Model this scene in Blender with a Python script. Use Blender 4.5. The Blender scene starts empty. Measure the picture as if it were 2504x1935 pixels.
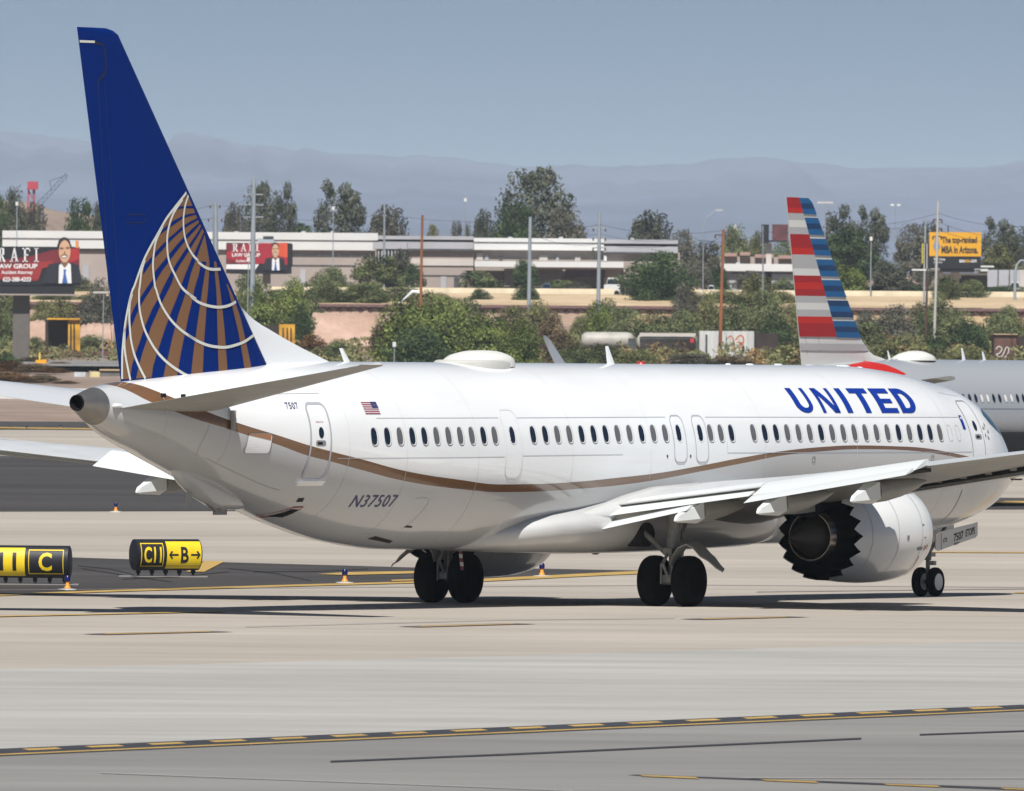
import bpy, bmesh, math, random
from mathutils import Vector, Matrix
random.seed(7)
SC = bpy.context.scene
COL = SC.collection
R = math.radians

# ---------------------------------------------------------------- camera, light, sky, exposure
PW, PH = 2504.0, 1935.0
FOC, CAMH, PSI, ROLL, PIT = 34284.5, 5.280349, 1.045008, 0.006999, 0.002069
PX0, PY0 = 1.090577, 311.308278
cam_d = bpy.data.cameras.new('camera'); cam = bpy.data.objects.new('camera', cam_d); COL.objects.link(cam)
cam_d.sensor_width = 36.0; cam_d.lens = FOC / PW * 36.0; cam_d.clip_start = 1.0; cam_d.clip_end = 90000.0
_f = Vector((0, math.cos(PIT), -math.sin(PIT))); _u = Vector((0, math.sin(PIT), math.cos(PIT))); _r = Vector((1, 0, 0))
_r2 = _r * math.cos(ROLL) + _u * math.sin(ROLL); _u2 = _u * math.cos(ROLL) - _r * math.sin(ROLL)
cam.matrix_world = Matrix(((_r2.x, _u2.x, -_f.x, 0), (_r2.y, _u2.y, -_f.y, 0), (_r2.z, _u2.z, -_f.z, CAMH), (0, 0, 0, 1)))
SC.camera = cam
cam_d.dof.use_dof = True; cam_d.dof.focus_distance = 292.0; cam_d.dof.aperture_fstop = 12.0

SUN_EL = R(51); SUN_DIR = Vector((0.048, 0.84, 0)).normalized()   # horizontal direction in which shadows fall
world = bpy.data.worlds.new('World'); SC.world = world; world.use_nodes = True
wn = world.node_tree; bg = wn.nodes['Background']
sky = wn.nodes.new('ShaderNodeTexSky'); sky.sky_type = 'NISHITA'; sky.sun_disc = False
sky.sun_elevation = SUN_EL; sky.sun_rotation = math.atan2(-SUN_DIR.x, -SUN_DIR.y)
sky.altitude = 340; sky.air_density = 1.0; sky.dust_density = 0.0; sky.ozone_density = 3.0
_tc = wn.nodes.new('ShaderNodeTexCoord'); _va = wn.nodes.new('ShaderNodeVectorMath'); _va.operation = 'ADD'; _va.inputs[1].default_value = (0, 0, 0.20)
_vn = wn.nodes.new('ShaderNodeVectorMath'); _vn.operation = 'NORMALIZE'
wn.links.new(_tc.outputs['Generated'], _va.inputs[0]); wn.links.new(_va.outputs[0], _vn.inputs[0]); wn.links.new(_vn.outputs[0], sky.inputs[0])
wn.links.new(sky.outputs[0], bg.inputs[0]); bg.inputs[1].default_value = 0.042
sl = bpy.data.lights.new('sun', 'SUN'); sun = bpy.data.objects.new('sun', sl); COL.objects.link(sun)
sl.energy = 5.0; sl.angle = R(0.53); sl.color = (1.0, 0.965, 0.91)
to_sun = Vector((-SUN_DIR.x * math.cos(SUN_EL), -SUN_DIR.y * math.cos(SUN_EL), math.sin(SUN_EL)))
sun.rotation_euler = to_sun.to_track_quat('Z', 'Y').to_euler(); sun.location = (0, 100, 200)
SC.view_settings.view_transform = 'Standard'; SC.view_settings.look = 'None'
SC.view_settings.gamma = 1.0; SC.view_settings.exposure = 0.27
try:
    SC.cycles.volume_bounces = 0; SC.cycles.volume_step_rate = 1.0
except Exception: pass

# ---------------------------------------------------------------- survey helpers
def ray(x, y):
    dx, dy = x - PW / 2, y - PH / 2
    c, s = math.cos(ROLL), math.sin(ROLL)
    u = c * dx + s * dy; v = -s * dx + c * dy
    X = u / FOC; Z = -v / FOC
    yw = math.cos(PIT) + Z * math.sin(PIT); zw = -math.sin(PIT) + Z * math.cos(PIT)
    return X / yw, zw / yw
def at(x, y, D):
    a, b = ray(x, y); return Vector((a * D, D, CAMH + b * D))
VK = PW / 2184.0
def av(x, y, D): return at(x * VK, y * VK, D)
def gp(x, y, z=0.0):
    a, b = ray(x, y); D = (z - CAMH) / b; return Vector((a * D, D, z))
ZT = [(-2000, 0), (1000, 0), (1200, 1.7), (1350, 3.6), (1400, 4.4), (1450, 5.0), (1500, 5.4), (1650, 7.1), (1738, 8.8), (1744, 12.3), (1790, 14.3), (1900, 15.3), (3000, 17), (34000, 20)]
def zt(D):
    for (a, za), (b, zb) in zip(ZT, ZT[1:]):
        if D <= b: return za + (zb - za) * (D - a) / (b - a)
    return ZT[-1][1]

# ---------------------------------------------------------------- materials
MATS = {}
def mat(name, col, rough=0.6, metal=0.0, coat=0.0, var=0.0, scale=1.0, col2=None, spec=0.5, emit=None, bump=0.0, sv=(1, 1, 1)):
    if name in MATS: return MATS[name]
    m = bpy.data.materials.new(name); m.use_nodes = True; nt = m.node_tree; b = nt.nodes['Principled BSDF']
    b.inputs['Base Color'].default_value = (*col, 1); b.inputs['Roughness'].default_value = rough
    b.inputs['Metallic'].default_value = metal; b.inputs['Specular IOR Level'].default_value = spec
    if coat: b.inputs['Coat Weight'].default_value = coat; b.inputs['Coat Roughness'].default_value = 0.04
    if var or col2:
        tc = nt.nodes.new('ShaderNodeTexCoord'); mp = nt.nodes.new('ShaderNodeMapping'); mp.inputs['Scale'].default_value = sv
        n = nt.nodes.new('ShaderNodeTexNoise'); n.inputs['Scale'].default_value = scale; n.inputs['Detail'].default_value = 5
        nt.links.new(tc.outputs['Object'], mp.inputs[0]); nt.links.new(mp.outputs[0], n.inputs[0])
        cr = nt.nodes.new('ShaderNodeValToRGB'); cr.color_ramp.elements[0].position = 0.33; cr.color_ramp.elements[1].position = 0.67
        a = col if col2 else tuple(c * (1 - var) for c in col); c2 = col2 if col2 else tuple(min(1, c * (1 + var)) for c in col)
        cr.color_ramp.elements[0].color = (*a, 1); cr.color_ramp.elements[1].color = (*c2, 1)
        nt.links.new(n.outputs[0], cr.inputs[0]); nt.links.new(cr.outputs[0], b.inputs['Base Color'])
        if bump:
            bp = nt.nodes.new('ShaderNodeBump'); bp.inputs['Strength'].default_value = bump; bp.inputs['Distance'].default_value = 0.05
            nt.links.new(n.outputs[0], bp.inputs['Height']); nt.links.new(bp.outputs[0], b.inputs['Normal'])
    if emit: b.inputs['Emission Color'].default_value = (*emit[0], 1); b.inputs['Emission Strength'].default_value = emit[1]
    MATS[name] = m; return m
def leafmat(name, c1, c2, scale=0.5):
    if name in MATS: return MATS[name]
    m = mat(name, c1, 0.65, col2=c2, scale=scale, spec=0.25); nt = m.node_tree; b = nt.nodes['Principled BSDF']
    b.inputs['Transmission Weight'].default_value = 0.0
    at_ = nt.nodes.new('ShaderNodeAttribute'); at_.attribute_name = 'tone'
    mx = nt.nodes.new('ShaderNodeMix'); mx.data_type = 'RGBA'; mx.blend_type = 'MULTIPLY'; mx.inputs[0].default_value = 1.0
    lk = [l for l in nt.links if l.to_socket == b.inputs['Base Color']][0]; src = lk.from_socket
    nt.links.new(src, mx.inputs[6]); nt.links.new(at_.outputs['Color'], mx.inputs[7]); nt.links.new(mx.outputs[2], b.inputs['Base Color'])
    return m

# ---------------------------------------------------------------- mesh helpers
class MB:
    def __init__(self): self.v = []; self.f = []; self.m = []
    def add(self, vs, fs, mi=0):
        o = len(self.v); self.v += [tuple(p) for p in vs]; self.f += [tuple(i + o for i in f) for f in fs]; self.m += [mi] * len(fs); return self
    def box(self, c, s, rz=0.0, mi=0):
        cx, cy, cz = c; a, b, d = s[0] / 2, s[1] / 2, s[2] / 2; cr, sr = math.cos(rz), math.sin(rz); P = []
        for z in (-d, d):
            for x, y in ((-a, -b), (a, -b), (a, b), (-a, b)): P.append((cx + x * cr - y * sr, cy + x * sr + y * cr, cz + z))
        return self.add(P, [(3, 2, 1, 0), (4, 5, 6, 7), (0, 1, 5, 4), (1, 2, 6, 5), (2, 3, 7, 6), (3, 0, 4, 7)], mi)
    def loft(self, rings, mi=0, cap=(True, True), closed=True):
        n = len(rings[0]); P = [p for r in rings for p in r]; F = []
        for i in range(len(rings) - 1):
            for j in range(n if closed else n - 1):
                k = (j + 1) % n; F.append((i * n + j, i * n + k, (i + 1) * n + k, (i + 1) * n + j))
        if cap[0]: F.append(tuple(range(n - 1, -1, -1)))
        if cap[1]: F.append(tuple((len(rings) - 1) * n + j for j in range(n)))
        return self.add(P, F, mi)
    def tube(self, pts, rs, n=10, mi=0, cap=True):
        pts = [Vector(p) for p in pts]
        if not isinstance(rs, (list, tuple)): rs = [rs] * len(pts)
        rings = []
        for i, p in enumerate(pts):
            d = (pts[min(i + 1, len(pts) - 1)] - pts[max(i - 1, 0)]).normalized()
            a = d.orthogonal().normalized() if i == 0 else (a - d * a.dot(d)).normalized()
            b = d.cross(a); rings.append([p + (a * math.cos(t) + b * math.sin(t)) * rs[i] for t in [2 * math.pi * k / n for k in range(n)]])
        return self.loft(rings, mi, (cap, cap))
    def build(self, name, mats, parent=None, smooth=False, fix=True):
        me = bpy.data.meshes.new(name); me.from_pydata(self.v, [], self.f)
        for m in (mats if isinstance(mats, (list, tuple)) else [mats]): me.materials.append(m)
        me.polygons.foreach_set('material_index', self.m)
        if fix:
            b = bmesh.new(); b.from_mesh(me); bmesh.ops.recalc_face_normals(b, faces=b.faces); b.to_mesh(me); b.free()
        if smooth is True: me.polygons.foreach_set('use_smooth', [True] * len(me.polygons))
        elif smooth:
            me.polygons.foreach_set('use_smooth', [True] * len(me.polygons))
            try: me.set_sharp_from_angle(angle=R(smooth))
            except Exception: pass
        me.update(); o = bpy.data.objects.new(name, me); COL.objects.link(o)
        if parent is not None: o.parent = parent
        return o
def tag(o, label=None, cat=None, group=None, kind=None):
    if label: o['label'] = label
    if cat: o['category'] = cat
    if group: o['group'] = group
    if kind: o['kind'] = kind
    return o
def thing(name, label, cat, loc=(0, 0, 0), rz=0.0, group=None):
    o = bpy.data.objects.new(name, None); COL.objects.link(o); o.location = loc; o.rotation_euler = (0, 0, rz); o.empty_display_size = 0.3
    return tag(o, label, cat, group)
def copy_tree(o, parent=None):
    c = o.copy(); COL.objects.link(c)
    if parent is not None: c.parent = parent
    for ch in [x for x in COL.objects if x.parent == o]: copy_tree(ch, c)
    return c
def interp(tab, k, x):
    if x <= tab[0][0]: return tab[0][k]
    for a, b in zip(tab, tab[1:]):
        if x <= b[0]:
            t = (x - a[0]) / (b[0] - a[0]); return a[k] + (b[k] - a[k]) * t
    return tab[-1][k]
def pchip(xs, ys):
    n = len(xs); h = [xs[i + 1] - xs[i] for i in range(n - 1)]; d = [(ys[i + 1] - ys[i]) / h[i] for i in range(n - 1)]; m = [0.0] * n
    m[0], m[-1] = d[0], d[-1]
    for i in range(1, n - 1):
        if d[i - 1] * d[i] > 0:
            w1 = 2 * h[i] + h[i - 1]; w2 = h[i] + 2 * h[i - 1]; m[i] = (w1 + w2) / (w1 / d[i - 1] + w2 / d[i])
    def f(x):
        x = min(max(x, xs[0]), xs[-1]); i = 0
        while i < n - 2 and x > xs[i + 1]: i += 1
        t = (x - xs[i]) / h[i]
        return (1 + 2 * t) * (1 - t) ** 2 * ys[i] + t * (1 - t) ** 2 * h[i] * m[i] + t * t * (3 - 2 * t) * ys[i + 1] + t * t * (t - 1) * h[i] * m[i + 1]
    return f
def poly_cells(polys, cuts_s, cuts_z):
    """2D polygons (or meshes) cut along grid lines, returned as a bmesh in the x-z plane"""
    b = bmesh.new()
    for vs, fs in polys:
        vv = [b.verts.new((p[0], 0, p[1])) for p in vs]
        for f in fs:
            try: b.faces.new([vv[i] for i in f])
            except ValueError: pass
    bmesh.ops.triangulate(b, faces=b.faces[:])
    for s in cuts_s:
        bmesh.ops.bisect_plane(b, geom=b.verts[:] + b.edges[:] + b.faces[:], plane_co=(s, 0, 0), plane_no=(1, 0, 0))
    for z in cuts_z:
        bmesh.ops.bisect_plane(b, geom=b.verts[:] + b.edges[:] + b.faces[:], plane_co=(0, 0, z), plane_no=(0, 0, 1))
    return b
def ribbon(pts, w, closed=False):
    """2D ribbon mesh along pts, w wide"""
    n = len(pts); V = []; F = []
    for i in range(n):
        a = pts[(i - 1) % n] if (closed or i > 0) else pts[i]; c = pts[(i + 1) % n] if (closed or i < n - 1) else pts[i]
        dx, dz = c[0] - a[0], c[1] - a[1]; l = math.hypot(dx, dz) or 1
        nx, nz = -dz / l * w / 2, dx / l * w / 2
        V += [(pts[i][0] + nx, pts[i][1] + nz), (pts[i][0] - nx, pts[i][1] - nz)]
    for i in range(n if closed else n - 1):
        j = (i + 1) % n; F.append((2 * i, 2 * j, 2 * j + 1, 2 * i + 1))
    return V, F
def smooth_line(pts, k=4):
    out = []
    n = len(pts)
    for i in range(n - 1):
        p0 = pts[max(i - 1, 0)]; p1 = pts[i]; p2 = pts[i + 1]; p3 = pts[min(i + 2, n - 1)]
        for j in range(k):
            t = j / k
            out.append(tuple(0.5 * ((2 * p1[a]) + (-p0[a] + p2[a]) * t + (2 * p0[a] - 5 * p1[a] + 4 * p2[a] - p3[a]) * t * t + (-p0[a] + 3 * p1[a] - 3 * p2[a] + p3[a]) * t ** 3) for a in (0, 1)))
    out.append(tuple(pts[-1])); return out
def rrect(s0, s1, z0, z1, r, n=5):
    P = []
    for cx, cz, a0 in ((s1 - r, z1 - r, 0), (s0 + r, z1 - r, 90), (s0 + r, z0 + r, 180), (s1 - r, z0 + r, 270)):
        for i in range(n + 1):
            a = R(a0 + 90 * i / n); P.append((cx + r * math.cos(a), cz + r * math.sin(a)))
    return P
def text_mesh(txt, w=None, h=1.0, shear=0.0, bold=0.0, space=1.0):
    cu = bpy.data.curves.new('t', 'FONT'); cu.body = txt; cu.offset = bold; cu.shear = shear; cu.space_character = space; cu.resolution_u = 3
    o = bpy.data.objects.new('t', cu); COL.objects.link(o)
    dg = bpy.context.evaluated_depsgraph_get(); me = bpy.data.meshes.new_from_object(o.evaluated_get(dg))
    V = [(v.co.x, v.co.y) for v in me.vertices]; F = [tuple(p.vertices) for p in me.polygons]
    COL.objects.unlink(o); bpy.data.objects.remove(o); bpy.data.curves.remove(cu); bpy.data.meshes.remove(me)
    x0 = min(v[0] for v in V); x1 = max(v[0] for v in V); y0 = min(v[1] for v in V); y1 = max(v[1] for v in V)
    sy = h / (y1 - y0); sx = (w / (x1 - x0)) if w else sy
    return [((v[0] - x0) * sx, (v[1] - y0) * sy) for v in V], F, (x1 - x0) * sx
def flat_on(b, fn, mi=0, mb=None):
    """map a 2D bmesh (x,z) through fn -> 3D and add to MB"""
    mb = mb or MB(); b.verts.index_update(); V = [fn(v.co.x, v.co.z) for v in b.verts]; F = [tuple(v.index for v in f.verts) for f in b.faces]
    b.free(); return mb.add(V, F, mi)
# ---------------------------------------------------------------- the blue-tailed airliner
WHITE = (0.86, 0.88, 0.89)
m_white = mat('aircraft_white', WHITE, 0.22, coat=0.6)
m_blue = mat('tail_blue', (0.0002, 0.018, 0.145), 0.65, spec=.06)
m_letblue = mat('letter_blue', (0.004, 0.035, 0.30), 0.3)
m_navy = mat('registration_navy', (0.01, 0.015, 0.12), 0.4)
m_gold = mat('tail_gold', (0.19, 0.095, 0.045), 0.5, spec=.25)
m_globe = mat('globe_white', (0.62, 0.63, 0.58), 0.35)
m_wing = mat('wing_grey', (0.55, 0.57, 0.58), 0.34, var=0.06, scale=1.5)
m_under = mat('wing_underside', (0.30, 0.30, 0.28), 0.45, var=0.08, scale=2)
m_flap = mat('flap_sunlit_white', (0.66, 0.69, 0.69), 0.35)  # lighter than the wing grey, sunlight on the flaps put into the colour
m_line = mat('panel_line', (0.22, 0.23, 0.25), 0.6)
m_dark = mat('dark_gap', (0.012, 0.012, 0.013), 0.8)
m_black = mat('exhaust_black', (0.009, 0.009, 0.010), 0.75, spec=0.15)
m_core = mat('core_dark', (0.055, 0.045, 0.04), 0.55, metal=0.2)
m_tyre = mat('tyre_rubber', (0.006, 0.006, 0.007), 0.9, spec=0.1)
m_steel = mat('gear_steel', (0.22, 0.22, 0.21), 0.45, metal=0.2, var=0.2, scale=8)
m_tail = mat('bare_metal', (0.27, 0.26, 0.245), 0.42, metal=0.8, var=0.12, scale=3)
m_silver = mat('polished_ring', (0.42, 0.38, 0.33), 0.3, metal=1.0)
m_glass = mat('window_dark', (0.008, 0.016, 0.035), 0.2, spec=.4)
m_shade = mat('window_shade', (0.12, 0.125, 0.135), 0.35, spec=.3)
m_bezel = mat('window_bezel', (0.80, 0.80, 0.78), 0.4)
m_seal = mat('window_rim', (0.14, 0.145, 0.16), 0.5)
m_outline = mat('door_outline', (0.42, 0.43, 0.47), 0.4)
m_red = mat('mark_red', (0.32, 0.02, 0.02), 0.4)
m_cockpit = mat('cockpit_glass', (0.02, 0.09, 0.13), 0.12, coat=0.5)

S0 = 21.18
def L(s, lat, z): return (S0 - s, -lat, z)
PROF = [(.5,2.84,2.84,0.0),(.56,3.05,2.68,.2),(.7,3.2,2.54,.36),(1.0,3.36,2.38,.60),(1.5,3.67,2.16,.86),(2.1,4.03,1.95,1.15),(2.7,4.43,1.79,1.385),(3.3,4.72,1.67,1.54),(4.0,4.92,1.56,1.655),(5,5.06,1.44,1.71),(6.5,5.24,1.35,1.82),(8.5,5.35,1.3,1.88),(10,5.36,1.28,1.88),(27,5.36,1.27,1.88),(29,5.36,1.29,1.88),(31,5.36,1.44,1.85),(33,5.33,1.78,1.73),(35,5.24,2.27,1.51),(37,5.12,2.83,1.2),(39,4.96,3.38,.85),(40.3,4.86,3.76,.57),(40.85,4.78,3.99,.405),(41.2,4.70,4.15,.29),(41.5,4.62,4.29,.175)]
_x = [p[0] for p in PROF]; f_t = pchip(_x, [p[1] for p in PROF]); f_b = pchip(_x, [p[2] for p in PROF]); f_w = pchip(_x, [p[3] for p in PROF])
def surf(s, z, off=0.0, side=1):
    zt_, zb_, w = f_t(s), f_b(s), f_w(s); c = (zt_ + zb_) / 2; r = (zt_ - zb_) / 2
    u = max(-0.9995, min(0.9995, (z - c) / r)); lat = w * math.sqrt(1 - u * u)
    ny, nz = lat / (w * w), (z - c) / (r * r); l = math.hypot(ny, nz)
    return L(s, side * (lat + off * ny / l), z + off * nz / l)
def ring(s, n=96):
    zt_, zb_, w = f_t(s), f_b(s), f_w(s); c = (zt_ + zb_) / 2; r = (zt_ - zb_) / 2
    return [L(s, w * math.cos(t), c + r * math.sin(t)) for t in [2 * math.pi * k / n for k in range(n)]]

U = thing('passenger_airliner', 'white twin-engine airliner with blue tail bearing a gold and white globe, taxiing in front', 'airliner', (PX0, PY0, 0), PSI)

# fuselage paint: white above, gold cheat line, pale grey belly (a fixed paint pattern along the hull)
TOPL = [(.7,1.9),(.85,2.3),(1.0,2.75),(1.5,2.93),(3,3.08),(4.5,3.2),(6.22,3.36),(7.78,3.48),(9.24,3.52),(11,3.54),(12.44,3.51),(14.2,3.43),(16.3,3.27),(18.33,3.08),(20,2.94),(22,2.83),(23.5,2.76),(25.1,2.715),(26.8,2.71),(28.76,2.82),(30.98,3.01),(32.8,3.28),(33.8,3.43),(34.58,3.56),(35.77,3.80),(36.68,3.98),(37.68,4.21),(38.5,4.45),(38.95,4.6),(39.3,4.72),(39.57,4.83),(40,4.93),(41,5.0)]
BOTL = [(.82,1.9),(1.0,2.3),(1.15,2.62),(1.6,2.82),(3,2.99),(4.5,3.11),(6.5,3.3),(7.8,3.39),(9.25,3.44),(11,3.45),(12.45,3.41),(14.2,3.33),(16.3,3.14),(18.3,2.95),(20,2.79),(21.9,2.66),(23.4,2.60),(25,2.55),(26.7,2.54),(28.7,2.62),(30.9,2.79),(32.74,3.05),(33.85,3.23),(34.52,3.33),(35.74,3.60),(36.7,3.79),(37.3,3.92),(38.4,4.14),(39.1,4.32),(39.65,4.48),(39.9,4.58),(40.15,4.72),(40.43,4.84),(41,5.0)]
def hull_mat():
    m = bpy.data.materials.new('hull_paint'); m.use_nodes = True; nt = m.node_tree; b = nt.nodes['Principled BSDF']
    b.inputs['Roughness'].default_value = 0.2; b.inputs['Coat Weight'].default_value = 0.6; b.inputs['Coat Roughness'].default_value = 0.03
    tc = nt.nodes.new('ShaderNodeTexCoord'); sp = nt.nodes.new('ShaderNodeSeparateXYZ'); nt.links.new(tc.outputs['Object'], sp.inputs[0])
    def M(op, a, b_):
        n = nt.nodes.new('ShaderNodeMath'); n.operation = op
        for i, v in ((0, a), (1, b_)):
            if isinstance(v, (int, float)): n.inputs[i].default_value = v
            else: nt.links.new(v, n.inputs[i])
        return n.outputs[0]
    t = M('DIVIDE', M('SUBTRACT', S0, sp.outputs[0]), 42.0)
    zz = M('DIVIDE', sp.outputs[2], 6.0); res = []
    for tab in (TOPL, BOTL):
        fc = nt.nodes.new('ShaderNodeFloatCurve'); cv = fc.mapping.curves[0]
        cv.points[0].location = (0, 0.0); cv.points[1].location = (1, tab[-1][1] / 6)
        for s, z in tab: cv.points.new(s / 42.0, z / 6.0)
        for p in cv.points: p.handle_type = 'AUTO_CLAMPED'
        fc.mapping.update(); nt.links.new(t, fc.inputs[1]); res.append(M('GREATER_THAN', zz, fc.outputs[0]))
    mx = nt.nodes.new('ShaderNodeMix'); mx.data_type = 'RGBA'; mx.inputs[6].default_value = (0.49, 0.505, 0.515, 1); mx.inputs[7].default_value = (0.17, 0.085, 0.038, 1); nt.links.new(res[1], mx.inputs[0])
    my = nt.nodes.new('ShaderNodeMix'); my.data_type = 'RGBA'; my.inputs[7].default_value = (*WHITE, 1); nt.links.new(mx.outputs[2], my.inputs[6]); nt.links.new(res[0], my.inputs[0])
    # faint grime in streaks
    nz = nt.nodes.new('ShaderNodeTexNoise'); nz.inputs['Scale'].default_value = 1.1; nz.inputs['Detail'].default_value = 6
    mp = nt.nodes.new('ShaderNodeMapping'); mp.inputs['Scale'].default_value = (0.35, 1, 2.2); nt.links.new(tc.outputs['Object'], mp.inputs[0]); nt.links.new(mp.outputs[0], nz.inputs[0])
    cr = nt.nodes.new('ShaderNodeValToRGB'); cr.color_ramp.elements[0].position = .3; cr.color_ramp.elements[0].color = (.945, .94, .93, 1); cr.color_ramp.elements[1].position = .6; nt.links.new(nz.outputs[0], cr.inputs[0])
    mz = nt.nodes.new('ShaderNodeMix'); mz.data_type = 'RGBA'; mz.blend_type = 'MULTIPLY'; mz.inputs[0].default_value = 1; nt.links.new(my.outputs[2], mz.inputs[6]); nt.links.new(cr.outputs[0], mz.inputs[7]); nt.links.new(mz.outputs[2], b.inputs['Base Color'])
    return m
m_hull = hull_mat()
SS = [.5 + .01 * i for i in range(8)] + [.6 + .06 * i for i in range(12)] + [1.3 + .12 * i for i in range(40)] + [6.2 + .5 * i for i in range(44)] + [28.4 + .2 * i for i in range(64)]
SS = sorted(s for s in SS if s < 40.85) + [40.85]
fus = MB().loft([ring(s) for s in SS], cap=(False, True)).build('fuselage', m_hull, U, smooth=60)
# tail cone, bare metal, with the dark exhaust
tc_ = [40.85, 40.95, 41.05, 41.15, 41.25, 41.35, 41.5]
MB().loft([[Vector(p) * 1.0 for p in ring(s, 48)] for s in tc_], cap=(True, False)).build('tail_cone', m_tail, U, smooth=50)
ex = MB(); zc = (f_t(41.5) + f_b(41.5)) / 2
ex.loft([[L(s, r * math.cos(t), zc + r * math.sin(t)) for t in [2 * math.pi * k / 24 for k in range(24)]] for s, r in ((41.46, .175), (41.54, .17), (41.54, .15), (41.35, .13))], cap=(False, True))
ex.build('exhaust_outlet', m_black, U, smooth=30)
tl = MB().loft([[L(s, .50 + o, 4.55 + r * math.sin(t)) if False else L(s, lat_ + r * math.cos(t), 4.40 + r * math.sin(t)) for t in [2 * math.pi * k / 10 for k in range(10)]] for s, r, lat_, o in ((40.5, .02, .49, 0), (40.6, .045, .50, 0), (40.8, .045, .48, 0), (40.84, .02, .48, 0))])
tl.build('tail_light', m_white, U, smooth=50)

def hull_decal(name, polys, m, off=0.008, parent=None, mats=None):
    mb = MB()
    for k, (V, F) in enumerate(polys):
        s0 = min(v[0] for v in V); s1 = max(v[0] for v in V); z0 = min(v[1] for v in V); z1 = max(v[1] for v in V)
        b = poly_cells([(V, F)], [s0 + .25 * i for i in range(1, int((s1 - s0) / .25) + 1)], [z0 + .05 * i for i in range(1, int((z1 - z0) / .05) + 1)])
        flat_on(b, lambda s, z: surf(s, z, off + (.006 * k if mats else 0)), k if mats else 0, mb)
    return mb.build(name, mats or m, parent or U, fix=False)
def P1(pts): return (pts, [tuple(range(len(pts)))])

# cabin windows
def cabin_window(s, z, shade, parent):
    def oval(ds, dz, cs=0.0, cz=0.0, n=22):
        P = []
        for k in range(n):
            t = 2 * math.pi * k / n; c, s_ = math.cos(t), math.sin(t)
            P.append((s + cs + ds * math.copysign(abs(c) ** .8, c), z + cz + dz * math.copysign(abs(s_) ** .7, s_)))
        return P
    mb = MB()
    for k, (P, off) in enumerate(((oval(.142, .205), .006), (oval(.126, .19), .010), (oval(.104, .176, .030, .012), .014))):
        b = poly_cells([P1(P)], [], [z - .1, z, z + .1]); flat_on(b, lambda a, c: surf(a, c, off), k, mb)
    return mb.build('cabin_window', [m_seal, m_bezel, m_shade if shade else m_glass], parent, fix=False)
rear = [32.26, 31.75, 31.25, 30.74, 30.24, 29.73, 29.22, 28.72, 28.22, 27.72, 27.23]
mid = [25.56 - .5345 * i for i in range(12)]
front = [15.65 - .525 * i for i in range(18)]
for i, s in enumerate(rear): cabin_window(s, 3.745 + (32.26 - s) * .004, i in (2, 5, 6, 7, 8, 10), U)
cabin_window(26.47, 3.77, False, U)
for i, s in enumerate(mid): cabin_window(s, 3.78 + i * .0025, i in (2, 3, 7, 8, 10, 11), U)
for i, s in enumerate((17.63, 17.15, 16.67)): cabin_window(s, 3.81, i < 2, U)
for i, s in enumerate(front): cabin_window(s, 3.815, i in (0, 3, 4, 5, 7, 8, 9, 10, 11, 12, 14, 17), U)

# doors, each a panel with outline
def door(name, s0, s1, z0, z1, r, win=None, handle=None, w=.05, om=None):
    P = rrect(s0, s1, z0, z1, r)
    d = hull_decal(name, [P1(P)], m_hull, .006)
    hull_decal('door_outline', [ribbon(P, w, True)], om or m_outline, .011, d)
    if win: hull_decal('door_window', [P1([(win[0] + .09 * math.cos(t), win[1] + .12 * math.sin(t)) for t in [2 * math.pi * k / 16 for k in range(16)]])], m_glass, .014, d)
    if handle:
        hull_decal('door_handle', [P1(rrect(handle[0] - .17, handle[0] + .17, handle[1] - .055, handle[1] + .055, .05)), P1(rrect(handle[0] - .05, handle[0] + .12, handle[1] - .03, handle[1] + .02, .02))], None, .015, d, [m_line, m_black])
    return d
door('rear_service_door', 33.88, 34.58, 2.84, 4.46, .16, (34.22, 3.84), (34.24, 3.62), .055)
sill = MB()
b = poly_cells([P1([(34.62, 2.72), (33.84, 2.72), (33.86, 2.84), (34.6, 2.84)])], [], [2.78]); flat_on(b, lambda s, z: surf(s, z, .03 + (z - 2.72) * .4), 0, sill); sill.build('door_sill', m_white, U, fix=False)
door('middle_exit_door', 26.14, 26.84, 2.84, 4.33, .2, w=.02, om=mat('faint_outline', (.66, .67, .68), .4))
for sc in (19.08, 18.1):
    d = door('overwing_exit', sc - .27, sc + .29, 3.17, 4.21, .17, w=.03)
    cabin_window(sc, 3.81, False, d).name = 'exit_window'
door('front_service_door', 4.36, 5.03, 3.1, 4.55, .15, (4.66, 3.98), (4.63, 3.73), .025, m_line)
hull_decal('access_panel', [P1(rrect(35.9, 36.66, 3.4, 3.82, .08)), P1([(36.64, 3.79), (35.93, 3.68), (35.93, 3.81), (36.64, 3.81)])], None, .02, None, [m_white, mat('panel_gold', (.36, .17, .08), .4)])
hull_decal('access_panel_outline', [ribbon(rrect(35.9, 36.66, 3.4, 3.82, .08), .012, True)], m_line, .023)
# panel seams
seams = [[(32.05, 4.15), (26.9, 4.16)], [(26.1, 4.16), (19.5, 4.18)], [(17.7, 4.18), (5.4, 4.18)], [(33.6, 3.29), (26.9, 3.31)], [(26.1, 3.33), (21.7, 3.35)], [(16.95, 3.38), (5.1, 3.38)], [(16.95, 3.62), (16.95, 3.38)],
         [(35.35, 4.66), (33.8, 4.68)], [(30.3, 2.42), (29.75, 2.40), (29.8, 2.1), (30.0, 1.75)], [(37.6, 3.3), (36.9, 3.1), (35.6, 2.75), (34.9, 2.6)], [(37.9, 4.0), (38.0, 3.6), (37.9, 3.35)], [(5.6, 4.75), (4.5, 4.66)]]
hull_decal('panel_seam', [ribbon(smooth_line(p) if len(p) > 2 else [(p[0][0] + (p[1][0] - p[0][0]) * k / 8, p[0][1] + (p[1][1] - p[0][1]) * k / 8) for k in range(9)], .012) for p in seams], m_outline, .005)
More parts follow.
